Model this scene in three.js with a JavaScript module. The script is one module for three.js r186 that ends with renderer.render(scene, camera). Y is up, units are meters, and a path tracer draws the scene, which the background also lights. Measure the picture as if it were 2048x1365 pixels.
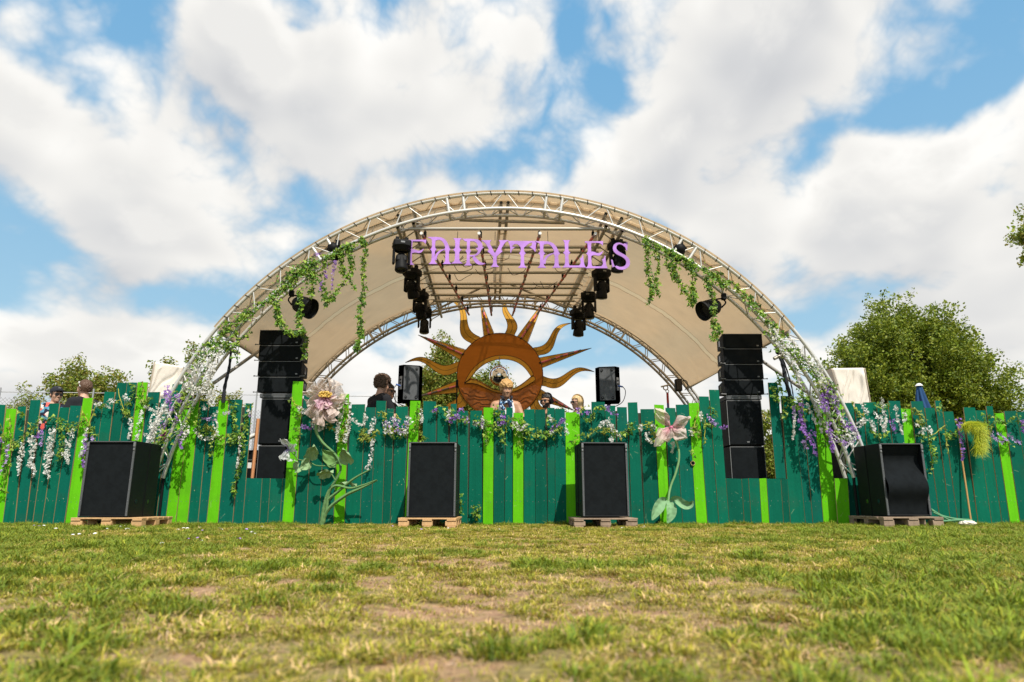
import * as THREE from 'three';
import { mergeGeometries, mergeVertices } from 'three/addons/utils/BufferGeometryUtils.js';
import { ImprovedNoise } from 'three/addons/math/ImprovedNoise.js';
import { RoundedBoxGeometry } from 'three/addons/geometries/RoundedBoxGeometry.js';

// ---------------------------------------------------------------- camera, sky, sun, exposure
const EYE = 0.29, PITCH = Math.atan((1005 - 682.5) / 1365);
const scene = new THREE.Scene();
const camera = new THREE.PerspectiveCamera(2 * Math.atan(682.5 / 1365) * 180 / Math.PI, 1024 / 682, 0.05, 900);
camera.position.set(0, EYE, 0);
camera.rotation.x = PITCH;
camera.focus = 9.2; camera.userData.fStop = 3.0;
scene.background = makeSky();
scene.background.mapping = THREE.EquirectangularReflectionMapping;
scene.environment = scene.background;
const SUN = new THREE.Vector3(0.42, 1.42, 1).normalize();
const sun = new THREE.DirectionalLight(new THREE.Color(1, 0.93, 0.82), 5);
sun.position.copy(SUN).multiplyScalar(60); sun.target.position.set(0, 1, -10);
sun.position.add(sun.target.position);
sun.castShadow = true; sun.shadow.mapSize.set(4096, 4096); sun.shadow.radius = 1;
Object.assign(sun.shadow.camera, { left: -20, right: 20, top: 20, bottom: -20, near: 1, far: 140 });
scene.add(sun, sun.target);
const renderer = new THREE.WebGLRenderer({ antialias: true });
renderer.setSize(1024, 682);
renderer.shadowMap.enabled = true;
renderer.toneMapping = THREE.LinearToneMapping;
renderer.toneMappingExposure = 1.05;

// ---------------------------------------------------------------- helpers
function rng(seed) { let a = seed >>> 0; return () => { a = (a + 0x6d2b79f5) | 0; let t = Math.imul(a ^ (a >>> 15), 1 | a); t = (t + Math.imul(t ^ (t >>> 7), 61 | t)) ^ t; return ((t ^ (t >>> 14)) >>> 0) / 4294967296; }; }
function noiseTable() {
  if (noiseTable.p) return noiseTable.p;
  const r = rng(77), p = new Uint8Array(512), gx = new Float32Array(512), gy = new Float32Array(512), q = [];
  for (let i = 0; i < 256; i++) q.push(i);
  for (let i = 255; i > 0; i--) { const j = Math.floor(r() * (i + 1)); [q[i], q[j]] = [q[j], q[i]]; }
  for (let i = 0; i < 512; i++) { p[i] = q[i & 255]; const a = p[i] / 256 * Math.PI * 2; gx[i] = Math.cos(a); gy[i] = Math.sin(a); }
  return (noiseTable.p = { p, gx, gy });
}
function noise2(x, y) {
  const { p, gx, gy } = noiseTable(), ix = Math.floor(x), iy = Math.floor(y), fx = x - ix, fy = y - iy, X = ix & 255, Y = iy & 255;
  const u = fx * fx * fx * (fx * (fx * 6 - 15) + 10), v = fy * fy * fy * (fy * (fy * 6 - 15) + 10);
  const a = p[X] + Y, b = p[X + 1] + Y, i0 = p[a & 511], i1 = p[b & 511], i2 = p[(a + 1) & 511], i3 = p[(b + 1) & 511];
  const n0 = gx[i0] * fx + gy[i0] * fy, n1 = gx[i1] * (fx - 1) + gy[i1] * fy, n2 = gx[i2] * fx + gy[i2] * (fy - 1), n3 = gx[i3] * (fx - 1) + gy[i3] * (fy - 1);
  return (n0 + (n1 - n0) * u + (n2 + (n3 - n2) * u - n0 - (n1 - n0) * u) * v) * 1.5;
}
function fbm(x, y, oct, gain = 0.5) { let s = 0, a = 1, t = 0; for (let i = 0; i < oct; i++) { s += a * noise2(x + i * 17.3, y - i * 9.1); t += a; a *= gain; x *= 2.03; y *= 2.03; } return s / t; }
function noise3(x, y, z) { return (noise2(x + z * 0.71, y + z * 1.13) + noise2(y - x * 0.37 + 31, z + x * 0.53) + noise2(z * 1.21 - 11, x + y * 0.6)) / 3; }
function smooth(a, b, x) { const t = Math.min(1, Math.max(0, (x - a) / (b - a))); return t * t * (3 - 2 * t); }
// a pixel of the 2048 x 1365 survey grid at a given distance in front of the camera, as a place in the world
function P(px, py, d) {
  const x = (px - 1024) / 1365, y = -(py - 682.5) / 1365, c = Math.cos(PITCH), s = Math.sin(PITCH);
  const dy = y * c + s, dz = y * s - c, k = -d / dz;
  return new THREE.Vector3(x * k, dy * k + EYE, -d);
}
function makeSky() {
  const W = 4096, H = 2048, data = new Float32Array(W * H * 4);
  // [pixel x, pixel y, radius x, radius y, more or less cloud]
  const lump = [
    [480, 190, 330, 170, .34], [230, 330, 230, 140, .30], [800, 110, 240, 130, .28], [1130, 230, 260, 120, .26], [1480, 120, 330, 170, .36], [1850, 90, 240, 110, .24],
    [1700, 440, 330, 95, .36], [1350, 330, 160, 80, .12], [640, 500, 190, 90, .26], [60, 240, 130, 60, .12], [150, 705, 260, 60, .40], [1270, 760, 110, 55, .42], [1900, 610, 240, 55, .24], [700, 700, 140, 80, .30],
    [1200, 620, 150, 50, .14], [430, 690, 200, 60, .3], [1700, 690, 200, 50, .2],
    [60, 110, 110, 90, -.22], [250, 50, 50, 60, -.2], [60, 480, 190, 70, -.44], [130, 590, 210, 55, -.50], [590, 90, 36, 95, -.42], [330, 560, 120, 60, -.3],
    [870, 320, 170, 38, -.34], [620, 395, 130, 38, -.30], [490, 430, 60, 60, -.15], [1210, 160, 52, 40, -.40], [1480, 345, 110, 45, -.40], [1800, 225, 230, 32, -.34], [2030, 180, 90, 50, -.28],
    [2040, 10, 70, 40, -.5], [1640, 640, 130, 34, -.4], [1900, 545, 130, 30, -.2], [960, 690, 110, 60, -.34], [1120, 700, 90, 60, -.25], [20, 380, 90, 40, -.2], [1130, 60, 40, 40, -.2], [330, 120, 40, 60, -.2],
  ].map(([px, py, rx, ry, a]) => { const d = P(px, py, 10); d.y -= EYE; d.normalize(); return [Math.atan2(d.x, -d.z), Math.asin(d.y), rx / 1365, ry / 1365, a]; });
  const pn = new ImprovedNoise(), f3 = (x, y, z, oct) => { let s = 0, g = 1, t = 0; for (let i = 0; i < oct; i++) { s += g * pn.noise(x, y, z); t += g; g *= 0.54; x = x * 2.02 + 11.7; y = y * 2.02 + 3.1; z = z * 2.02 - 7.3; } return s / t * 1.7; };
  const density = (az, el, oct) => {
    const y = Math.log(Math.max(el, -0.02) + 0.42) * 5.0, x = Math.sin(az) * 4.3, z = Math.cos(az) * 4.3;
    const w = pn.noise(x * 1.4 + 5, y * 1.4, z * 1.4) * 0.14, w2 = pn.noise(x * 1.4 - 9, y * 1.4 + 4, z * 1.4 + 2) * 0.14, X = x + w, Y = y + w2, Z = z - w;
    let v = f3(X, Y, Z, Math.min(oct, 3)) * 0.95 + 0.19, g = 0.20, q = 2.6;
    for (let k = 3; k < oct; k++) { v += g * (Math.abs(pn.noise(X * q + 7 * k, Y * q - 3 * k, Z * q + k)) * 1.7 - 0.40); g *= 0.60; q *= 1.95; }
    for (const [a, e, ra, re, amp] of lump) { let da = az - a; if (da > Math.PI) da -= 2 * Math.PI; if (da < -Math.PI) da += 2 * Math.PI; const q = (da / ra) ** 2 + ((el - e) / re) ** 2; if (q < 9) v += amp * 1.0 * Math.exp(-q); }
    return v;
  };
  for (let row = 0; row < H; row++) {
    const el = ((row + 0.5) / H - 0.5) * Math.PI;
    for (let col = 0; col < W; col++) {
      const o = (row * W + col) * 4; data[o + 3] = 1;
      if (el < -0.03) { data[o] = 0.16; data[o + 1] = 0.17; data[o + 2] = 0.1; continue; }
      const az = ((col + 0.5) / W - 0.5) * 2 * Math.PI + Math.PI / 2, e = Math.max(el, 0.002);
      const h = Math.pow(1 - Math.sin(e), 2.6);
      let r = 0.145 + 0.40 * h, g = 0.385 + 0.39 * h, b = 0.665 + 0.20 * h;
      const a0 = az > Math.PI ? az - 2 * Math.PI : az;
      const d = density(a0, e, 8);
      const alpha = smooth(-0.20, 0.38, d) * 0.98;
      if (alpha > 0.004) {
        const soft = density(a0, e, 4), up = density(a0 + 0.02, e + 0.07, 4), lit = Math.min(1, Math.max(0, 0.66 + (soft - up) * 0.55 + (d - soft) * 0.9)), thick = smooth(0.3, 0.95, d);
        let w = 0.59 + 0.40 * lit - 0.17 * thick;
        w = Math.min(w, 0.98);
        const warm = smooth(0.5, 0.9, w);
        const cr = w * (0.965 + 0.05 * warm), cg = w * (0.985 + 0.01 * warm), cb = w * (1.03 - 0.075 * warm);
        r += (cr - r) * alpha; g += (cg - g) * alpha; b += (cb - b) * alpha;
      }
      data[o] = r; data[o + 1] = g; data[o + 2] = b;
    }
  }
  const t = new THREE.DataTexture(data, W, H, THREE.RGBAFormat, THREE.FloatType);
  t.magFilter = t.minFilter = THREE.LinearFilter; t.needsUpdate = true;
  return t;
}
const V = (x, y, z) => new THREE.Vector3(x, y, z);
const used = new Map();
function numbered(name) { const n = used.get(name) ?? -1; used.set(name, n + 1); return n < 0 ? name : name + '_' + String(n + 1).padStart(3, '0'); }
function tag(o, label, category, group, kind) { o.userData.label = label; if (category) o.userData.category = category; if (group) o.userData.group = group; if (kind) o.userData.kind = kind; return o; }
function shade(o) { o.castShadow = true; o.receiveShadow = true; return o; }
function thing(name, label, category, at = V(0, 0, 0), group) { const g = new THREE.Group(); g.name = numbered(name); g.position.copy(at); tag(g, label, category, group); scene.add(g); return g; }
function part(parent, name, geo, mat, kind) { const m = shade(new THREE.Mesh(geo, mat)); m.name = parent === scene ? numbered(name) : name; if (kind) m.userData.kind = kind; parent.add(m); return m; }
function merge(list) {
  let l = list.filter(Boolean).map((g) => (g.index ? g.toNonIndexed() : g));
  const keys = ['position', 'normal', 'uv', 'color'].filter((k) => l.every((g) => g.attributes[k]));
  for (const g of l) for (const k of Object.keys(g.attributes)) if (!keys.includes(k)) g.deleteAttribute(k);
  return mergeGeometries(l);
}
function box(w, h, d, x = 0, y = 0, z = 0) { return new THREE.BoxGeometry(w, h, d).translate(x, y, z); }
function rbox(w, h, d, r, x = 0, y = 0, z = 0) { return new RoundedBoxGeometry(w, h, d, 2, r).translate(x, y, z); }
function rod(a, b, r, seg = 10, r2 = r) {
  const d = b.clone().sub(a), g = new THREE.CylinderGeometry(r2, r, d.length(), seg);
  g.applyQuaternion(new THREE.Quaternion().setFromUnitVectors(V(0, 1, 0), d.normalize()));
  return g.translate((a.x + b.x) / 2, (a.y + b.y) / 2, (a.z + b.z) / 2);
}
function tube(pts, r, n = pts.length * 6, rad = 8, closed = false) { return new THREE.TubeGeometry(new THREE.CatmullRomCurve3(pts, closed, 'centripetal'), n, r, rad, closed); }
const UNIT = new THREE.CylinderGeometry(1, 1, 1, 8);
function stick(parent, name, a, b, r, mat, geo = UNIT) {           // a rod that shares one geometry
  const m = part(parent, name, geo, mat), d = b.clone().sub(a), l = d.length();
  m.position.copy(a).add(b).multiplyScalar(0.5); m.quaternion.setFromUnitVectors(V(0, 1, 0), d.normalize()); m.scale.set(r, l, r);
  return m;
}
function tex(w, h, fn, srgb = true) {
  const data = new Uint8Array(w * h * 4);
  for (let y = 0; y < h; y++) for (let x = 0; x < w; x++) { const c = fn(x / w, y / h, x, y), o = (y * w + x) * 4; data[o] = Math.max(0, Math.min(255, c[0] * 255)); data[o + 1] = Math.max(0, Math.min(255, c[1] * 255)); data[o + 2] = Math.max(0, Math.min(255, c[2] * 255)); data[o + 3] = 255; }
  const t = new THREE.DataTexture(data, w, h, THREE.RGBAFormat);
  t.magFilter = THREE.LinearFilter; t.minFilter = THREE.LinearFilter; t.wrapS = t.wrapT = THREE.RepeatWrapping; if (srgb) t.colorSpace = THREE.SRGBColorSpace; t.needsUpdate = true;
  return t;
}
const enc = (c) => (c <= 0.0031308 ? 12.92 * c : 1.055 * Math.pow(c, 1 / 2.4) - 0.055);
const rgb = (r, g, b) => new THREE.Color().setRGB(r, g, b);
function mat(c, o = {}) { return new THREE.MeshPhysicalMaterial({ color: rgb(...c), roughness: 0.7, side: THREE.DoubleSide, ...o }); }
function pipe(a, b, r) { const d = b.clone().sub(a), g = new THREE.CylinderGeometry(r, r, d.length(), 12, 1, true); g.applyQuaternion(new THREE.Quaternion().setFromUnitVectors(V(0, 1, 0), d.normalize())); return g.translate((a.x + b.x) / 2, (a.y + b.y) / 2, (a.z + b.z) / 2); }
function tn2(u, v, f, g, seed) { const i = Math.floor(u * f), j = Math.floor(v * g), fu = u * f - i, fv = v * g - j, s = fu * fu * (3 - 2 * fu), t = fv * fv * (3 - 2 * fv), h = (a, b) => { const n = Math.sin(((a % f) + f) % f * 127.1 + ((b % g) + g) % g * 311.7 + seed * 74.7) * 43758.5453; return n - Math.floor(n); }; return (h(i, j) * (1 - s) + h(i + 1, j) * s) * (1 - t) + (h(i, j + 1) * (1 - s) + h(i + 1, j + 1) * s) * t; }
// tileable noise: a torus of 2-d noise
function tnoise(u, v, f, seed = 0) { const i = Math.floor(u * f), j = Math.floor(v * f), fu = u * f - i, fv = v * f - j, s = fu * fu * (3 - 2 * fu), t = fv * fv * (3 - 2 * fv); const h = (a, b) => { const n = Math.sin(((a % f) + f) % f * 127.1 + ((b % f) + f) % f * 311.7 + seed * 74.7) * 43758.5453; return n - Math.floor(n); }; return (h(i, j) * (1 - s) + h(i + 1, j) * s) * (1 - t) + (h(i, j + 1) * (1 - s) + h(i + 1, j + 1) * s) * t; }
function tfbm(u, v, f, oct, seed = 0) { let s = 0, a = 1, t = 0; for (let k = 0; k < oct; k++) { s += a * tnoise(u, v, f, seed + k); t += a; a *= 0.55; f *= 2; } return s / t; }

// naive surface nets: mesh the zero set of fn(x, y, z) inside a box
function nets(fn, lo, hi, cell) {
  const n = [0, 1, 2].map((k) => Math.ceil((hi[k] - lo[k]) / cell) + 1), [nx, ny, nz] = n, f = new Float32Array(nx * ny * nz);
  for (let z = 0, i = 0; z < nz; z++) for (let y = 0; y < ny; y++) for (let x = 0; x < nx; x++, i++) f[i] = fn(lo[0] + x * cell, lo[1] + y * cell, lo[2] + z * cell);
  const id = new Int32Array(nx * ny * nz).fill(-1), pos = [], idx = [], S = [1, nx, nx * ny];
  const corner = [0, 1, nx, nx + 1, nx * ny, nx * ny + 1, nx * ny + nx, nx * ny + nx + 1], edges = [[0, 1], [2, 3], [4, 5], [6, 7], [0, 2], [1, 3], [4, 6], [5, 7], [0, 4], [1, 5], [2, 6], [3, 7]];
  for (let z = 0; z < nz - 1; z++) for (let y = 0; y < ny - 1; y++) for (let x = 0; x < nx - 1; x++) {
    const i = x + y * nx + z * nx * ny; let m = 0;
    for (let c = 0; c < 8; c++) if (f[i + corner[c]] < 0) m |= 1 << c;
    if (m === 0 || m === 255) continue;
    let sx = 0, sy = 0, sz = 0, k = 0;
    for (const [a, b] of edges) {
      const fa = f[i + corner[a]], fb = f[i + corner[b]]; if ((fa < 0) === (fb < 0)) continue;
      const t = fa / (fa - fb), ax = a & 1, ay = (a >> 1) & 1, az = a >> 2;
      sx += ax + ((b & 1) - ax) * t; sy += ay + (((b >> 1) & 1) - ay) * t; sz += az + ((b >> 2) - az) * t; k++;
    }
    id[i] = pos.length / 3; pos.push(lo[0] + (x + sx / k) * cell, lo[1] + (y + sy / k) * cell, lo[2] + (z + sz / k) * cell);
  }
  for (let z = 1; z < nz - 1; z++) for (let y = 1; y < ny - 1; y++) for (let x = 1; x < nx - 1; x++) {
    const i = x + y * nx + z * nx * ny;
    for (let a = 0; a < 3; a++) {
      const s0 = f[i] < 0, s1 = f[i + S[a]] < 0; if (s0 === s1) continue;
      const u = S[(a + 1) % 3], v = S[(a + 2) % 3], q = [id[i], id[i - u], id[i - u - v], id[i - v]];
      if (q.some((k) => k < 0)) continue;
      s0 ? idx.push(q[0], q[1], q[2], q[0], q[2], q[3]) : idx.push(q[0], q[2], q[1], q[0], q[3], q[2]);
    }
  }
  const g = new THREE.BufferGeometry();
  g.setAttribute('position', new THREE.Float32BufferAttribute(pos, 3)); g.setIndex(idx); g.computeVertexNormals();
  return g;
}
function capsule(ax, ay, az, ra, bx, by, bz, rb) {
  const dx = bx - ax, dy = by - ay, dz = bz - az, q = dx * dx + dy * dy + dz * dz || 1e-9;
  return (x, y, z) => { const t = Math.min(1, Math.max(0, ((x - ax) * dx + (y - ay) * dy + (z - az) * dz) / q)); return Math.hypot(x - ax - t * dx, y - ay - t * dy, z - az - t * dz) - (ra + (rb - ra) * t); };
}
function ball(cx, cy, cz, rx, ry, rz) { const m = Math.min(rx, ry, rz); return (x, y, z) => { const k = Math.hypot((x - cx) / rx, (y - cy) / ry, (z - cz) / rz); return (k - 1) * m * (k > 1 ? 1 : 1); }; }
function smin(a, b, k) { const h = Math.max(k - Math.abs(a - b), 0) / k; return Math.min(a, b) - h * h * k * 0.25; }
function union(list, k) { return (x, y, z) => { let d = 9; for (const f of list) d = smin(d, f(x, y, z), k); return d; }; }

// trace a black drawing on a canvas into shapes (marching squares), in units of the canvas
function trace(canvas) {
  const w = canvas.width, h = canvas.height, d = canvas.getContext('2d').getImageData(0, 0, w, h).data, a = (x, y) => (x < 0 || y < 0 || x >= w || y >= h ? 0 : d[(y * w + x) * 4 + 3] / 255) - 0.5;
  const next = new Map(), key = (p) => p[0].toFixed(3) + ',' + p[1].toFixed(3);
  for (let y = -1; y < h; y++) for (let x = -1; x < w; x++) {
    const v = [a(x, y), a(x + 1, y), a(x + 1, y + 1), a(x, y + 1)]; let m = 0; v.forEach((q, i) => { if (q > 0) m |= 1 << i; });
    if (m === 0 || m === 15) continue;
    const t = (p, q) => p / (p - q), e = [() => [x + t(v[0], v[1]), y], () => [x + 1, y + t(v[1], v[2])], () => [x + 1 - t(v[2], v[3]), y + 1], () => [x, y + 1 - t(v[3], v[0])]];
    const T = { 1: [[3, 0]], 2: [[0, 1]], 3: [[3, 1]], 4: [[1, 2]], 5: [[3, 0], [1, 2]], 6: [[0, 2]], 7: [[3, 2]], 8: [[2, 3]], 9: [[2, 0]], 10: [[0, 1], [2, 3]], 11: [[2, 1]], 12: [[1, 3]], 13: [[1, 0]], 14: [[0, 3]] }[m];
    for (const [p, q] of T) { const A = e[p](), B = e[q](); next.set(key(A), [A, B]); }
  }
  const loops = [];
  while (next.size) {
    const [k0, [A]] = next.entries().next().value, loop = [A]; let k = k0;
    while (next.has(k)) { const [, B] = next.get(k); next.delete(k); loop.push(B); k = key(B); }
    if (loop.length > 8) loops.push(thin(loop, 0.35));
  }
  const area = (l) => l.reduce((s, p, i) => { const q = l[(i + 1) % l.length]; return s + p[0] * q[1] - q[0] * p[1]; }, 0) / 2;
  const inside = (p, l) => { let c = false; for (let i = 0, j = l.length - 1; i < l.length; j = i++) if (l[i][1] > p[1] !== l[j][1] > p[1] && p[0] < (l[j][0] - l[i][0]) * (p[1] - l[i][1]) / (l[j][1] - l[i][1]) + l[i][0]) c = !c; return c; };
  const info = loops.map((l) => ({ l, a: Math.abs(area(l)), depth: loops.filter((m) => m !== l && inside(l[0], m)).length }));
  return info.filter((i) => i.depth % 2 === 0 && i.a > 3).map((o) => {
    const s = new THREE.Shape(o.l.map(([x, y]) => new THREE.Vector2(x, -y)));
    for (const q of info) if (q.depth === o.depth + 1 && q.a > 3 && inside(q.l[0], o.l)) s.holes.push(new THREE.Path(q.l.map(([x, y]) => new THREE.Vector2(x, -y))));
    return s;
  });
}
function thin(p, eps) {
  const keep = new Uint8Array(p.length), st = [[0, p.length - 1]]; keep[0] = keep[p.length - 1] = 1;
  const far = p.reduce((b, q, i) => (Math.hypot(q[0] - p[0][0], q[1] - p[0][1]) > Math.hypot(p[b][0] - p[0][0], p[b][1] - p[0][1]) ? i : b), 0); keep[far] = 1; st.length = 0; st.push([0, far], [far, p.length - 1]);
  while (st.length) { const [a, b] = st.pop(); let m = 0, k = -1; const dx = p[b][0] - p[a][0], dy = p[b][1] - p[a][1], l = Math.hypot(dx, dy) || 1; for (let i = a + 1; i < b; i++) { const q = Math.abs((p[i][0] - p[a][0]) * dy - (p[i][1] - p[a][1]) * dx) / l; if (q > m) { m = q; k = i; } } if (m > eps) { keep[k] = 1; st.push([a, k], [k, b]); } }
  const o = p.filter((_, i) => keep[i]); o.pop(); return o;
}

// ---------------------------------------------------------------- materials
const speck = tex(512, 512, (u, v) => { const a = tfbm(u, v, 8, 4, 3), s = tnoise(u, v, 170, 9); const k = 0.80 + 0.3 * a + (s > 0.985 ? 0.5 : 0); return [k, k, k]; });
const flakes = tex(512, 512, (u, v) => { const k = 0.5 + 0.3 * (tnoise(u, v, 40, 1) - 0.5) + 0.35 * (tnoise(u, v, 110, 2) - 0.5) + 0.25 * (tfbm(u, v, 6, 2, 4) - 0.5); return [k, k, k]; }, false);
function paint(c, seed) {                       // painted sheet cut in strips: roller streaks, knocks and a few pale chips, two metres a tile
  const r = rng(seed), W = 1024, chips = [];
  for (let i = 0; i < 150; i++) chips.push([r(), r(), 0.0008 + 0.0022 * r() * r(), 0.6 + r() * 1.2, r()]);
  for (let i = 0; i < 26; i++) { let x = r(), y = r(); const a = r() * 6.3, n = 6 + r() * 18; for (let k = 0; k < n; k++) if (r() < 0.75) chips.push([x + Math.cos(a) * k * 0.0017, y + Math.sin(a) * k * 0.0017, 0.0009, 1, 0.9]); }
  const grid = new Map();
  for (const q of chips) { const k = Math.floor((q[0] + 1) % 1 * 64) + ',' + Math.floor((q[1] + 1) % 1 * 64); (grid.get(k) ?? grid.set(k, []).get(k)).push(q); }
  const t = tex(W, W, (u, v) => {
    const streak = (tn2(u, v, 128, 6, seed) + tn2(u, v, 60, 3, seed + 1)) * 0.11 + tfbm(u, v, 5, 4, seed + 2) * 0.30 + tnoise(u, v, 220, seed + 5) * 0.08;
    let k = 0.68 + streak, ch = 0;
    const gu = Math.floor(u * 64), gv = Math.floor(v * 64);
    for (let a = -1; a <= 1; a++) for (let b = -1; b <= 1; b++) for (const q of grid.get(((gu + a + 64) % 64) + ',' + ((gv + b + 64) % 64)) ?? []) { const d = Math.hypot((u - q[0]) * q[3], v - q[1]); if (d < q[2]) ch = Math.max(ch, 0.35 + 0.6 * q[4]); }
    const dirt = smooth(0.62, 0.8, tfbm(u, v, 9, 3, seed + 8)) * 0.10;
    const drip = smooth(0.80, 0.96, tnoise(u, v * 0.12, 90, seed + 11)) * smooth(0.45, 0.65, tfbm(u, v, 4, 2, seed + 13)) * 0.16; k *= 1 - drip;
    return c.map((x, i) => enc(x * k * (1 - ch) * (1 - dirt) + [0.55, 0.5, 0.3][i] * ch + [0.12, 0.1, 0.05][i] * dirt * 0.5));
  });
  return t;
}
const tealTex = paint([0.0006, 0.112, 0.070], 5), limeTex = paint([0.115, 0.47, 0.006], 6);
const woodTex = tex(512, 512, (u, v) => { const g = tfbm(u, v, 4, 3, 2), l = tnoise(u, v * 0.25, 120, 4) * 0.5 + tnoise(u, v * 0.2, 40, 7) * 0.5, k = 0.62 + 0.35 * l + 0.25 * g; return [enc(0.62 * k), enc(0.385 * k), enc(0.185 * k)]; });
const greyWoodTex = tex(512, 512, (u, v) => { const g = tfbm(u, v, 4, 3, 12), l = tnoise(u, v * 0.25, 120, 14) * 0.5 + tnoise(u, v * 0.2, 40, 17) * 0.5, k = 0.5 + 0.35 * l + 0.4 * g; return [enc(0.34 * k), enc(0.25 * k), enc(0.18 * k)]; });
const MAT = {
  teal: mat([1, 1, 1], { map: tealTex, roughness: 0.75, specularIntensity: 0.22, bumpMap: flakes, bumpScale: 0.002 }),
  lime: mat([1, 1, 1], { map: limeTex, roughness: 0.75, specularIntensity: 0.25, bumpMap: flakes, bumpScale: 0.002 }),
  teals: [[0.82, 0.84, 0.86], [1.12, 1.08, 1.04], [0.93, 0.97, 1.08]].map((c) => mat(c, { map: tealTex, roughness: 0.75, specularIntensity: 0.22, bumpMap: flakes, bumpScale: 0.002 })),
  edge: mat([0.50, 0.35, 0.16], { roughness: 0.9 }),
  wood: mat([1, 1, 1], { map: woodTex, roughness: 0.85 }), greyWood: mat([1, 1, 1], { map: greyWoodTex, roughness: 0.9 }),
  orangeWood: mat([0.55, 0.25, 0.11], { roughness: 0.8 }),
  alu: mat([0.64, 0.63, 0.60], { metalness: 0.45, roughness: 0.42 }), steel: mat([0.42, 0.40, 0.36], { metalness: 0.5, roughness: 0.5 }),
  black: mat([0.0055, 0.006, 0.007], { roughness: 0.6, specularIntensity: 0.35 }), gloss: mat([0.01, 0.01, 0.012], { roughness: 0.12 }), cloth: mat([0.014, 0.016, 0.024], { roughness: 0.95 }),
  cab: mat([0.0055, 0.007, 0.009], { roughness: 0.62, specularIntensity: 0.4, map: speck }), foam: mat([0.009, 0.0115, 0.0135], { roughness: 0.95, specularIntensity: 0.25, map: speck, bumpMap: flakes, bumpScale: 0.001 }),
  cabGrey: mat([0.105, 0.112, 0.120], { roughness: 0.85, specularIntensity: 0.4, map: speck }), hardware: mat([0.20, 0.205, 0.21], { metalness: 0.4, roughness: 0.45 }), white: mat([0.78, 0.78, 0.76]),
};

// ---------------------------------------------------------------- ground and grass
const bare = (x, z) => {                         // 0 = thick turf, 1 = worn soil
  const d = -z, mid = Math.exp(-(((x + 0.06 * d) / (0.42 * d + 0.4)) ** 2));
  const n = fbm(x * 1.3 + 21, z * 1.7 - 7, 3) * 0.55 + fbm(x * 3.1, z * 3.7, 3) * 0.6 + fbm(x * 10, z * 11, 2) * 0.38;
  return smooth(-0.02, 0.42, n + mid * 0.34 - 0.22 - smooth(5.0, 8.5, d) * 0.28);
};
{
  const T = 16, gt = tex(2048, 2048, (u, v) => {
    const x = (u - 0.5) * T, z = (0.5 - v) * T - 4, b = bare(x, z), n = fbm(x * 14, z * 14, 3), f = fbm(x * 60, z * 60, 2);
    const soil = [0.31 + 0.09 * n + 0.16 * f, 0.185 + 0.07 * n + 0.11 * f, 0.105 + 0.04 * n + 0.07 * f], turf = [0.20 + 0.06 * n + 0.14 * f, 0.155 + 0.06 * n + 0.11 * f, 0.055 + 0.02 * n + 0.03 * f];
    return [0, 1, 2].map((k) => enc(Math.max(0.01, turf[k] + (soil[k] - turf[k]) * b)));
  });
  gt.repeat.set(1 / T, 1 / T); gt.offset.set(0.5, 0.5 - 4 / T);
  const hb = tex(1024, 1024, (u, v) => { const k = tfbm(u, v, 24, 4, 3); return [k, k, k]; }, false); hb.repeat.set(0.5, 0.5);
  const near = new THREE.PlaneGeometry(24, 20, 150, 130).rotateX(-Math.PI / 2).translate(0, 0, -4), far = [];
  const p = near.attributes.position, uv = near.attributes.uv;
  for (let i = 0; i < p.count; i++) {
    const x = p.getX(i), z = p.getZ(i), edge = smooth(12, 10, Math.abs(x)) * smooth(10, 8, Math.abs(z + 4));
    p.setY(i, (fbm(x * 1.1, z * 1.1, 3) * 0.022 - bare(x, z) * 0.012) * edge); uv.setXY(i, x, -z);
  }
  near.computeVertexNormals();
  for (const [x0, x1, z0, z1] of [[-400, 400, -600, -14], [-400, 400, 6, 300], [-400, -12, -14, 6], [12, 400, -14, 6]]) {
    const g = new THREE.PlaneGeometry(x1 - x0, z1 - z0).rotateX(-Math.PI / 2).translate((x0 + x1) / 2, 0, (z0 + z1) / 2), q = g.attributes.position;
    for (let i = 0; i < 4; i++) g.attributes.uv.setXY(i, q.getX(i), -q.getZ(i)); far.push(g);
  }
  part(scene, 'ground', merge([near, ...far]), mat([1, 1, 1], { map: gt, bumpMap: hb, bumpScale: 0.02, roughness: 1 }), 'structure').userData.label = 'worn mown lawn in front of the green plank fence';
}
function blade(r, h, w, lean, dir, dx, dz, tones) {
  const c = Math.cos(dir), s = Math.sin(dir), side = [-s, c], o = [], col = [];
  const tone = tones[Math.floor(r() * tones.length)], k = 0.5 + r() * 0.8, pt = (t, q) => { const b = lean * t * t; return [dx + c * b * h + side[0] * q, h * t * (1 - 0.35 * lean * t), dz + s * b * h + side[1] * q]; };
  const A = pt(0, -w), B = pt(0, w), C = pt(0.55, w * 0.8), D = pt(0.55, -w * 0.8), E = pt(1, 0);
  o.push(...A, ...B, ...C, ...A, ...C, ...D, ...D, ...C, ...E);
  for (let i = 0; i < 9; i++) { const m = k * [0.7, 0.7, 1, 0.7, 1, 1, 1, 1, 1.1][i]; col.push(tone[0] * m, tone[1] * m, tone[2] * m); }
  return [o, col];
}
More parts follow.
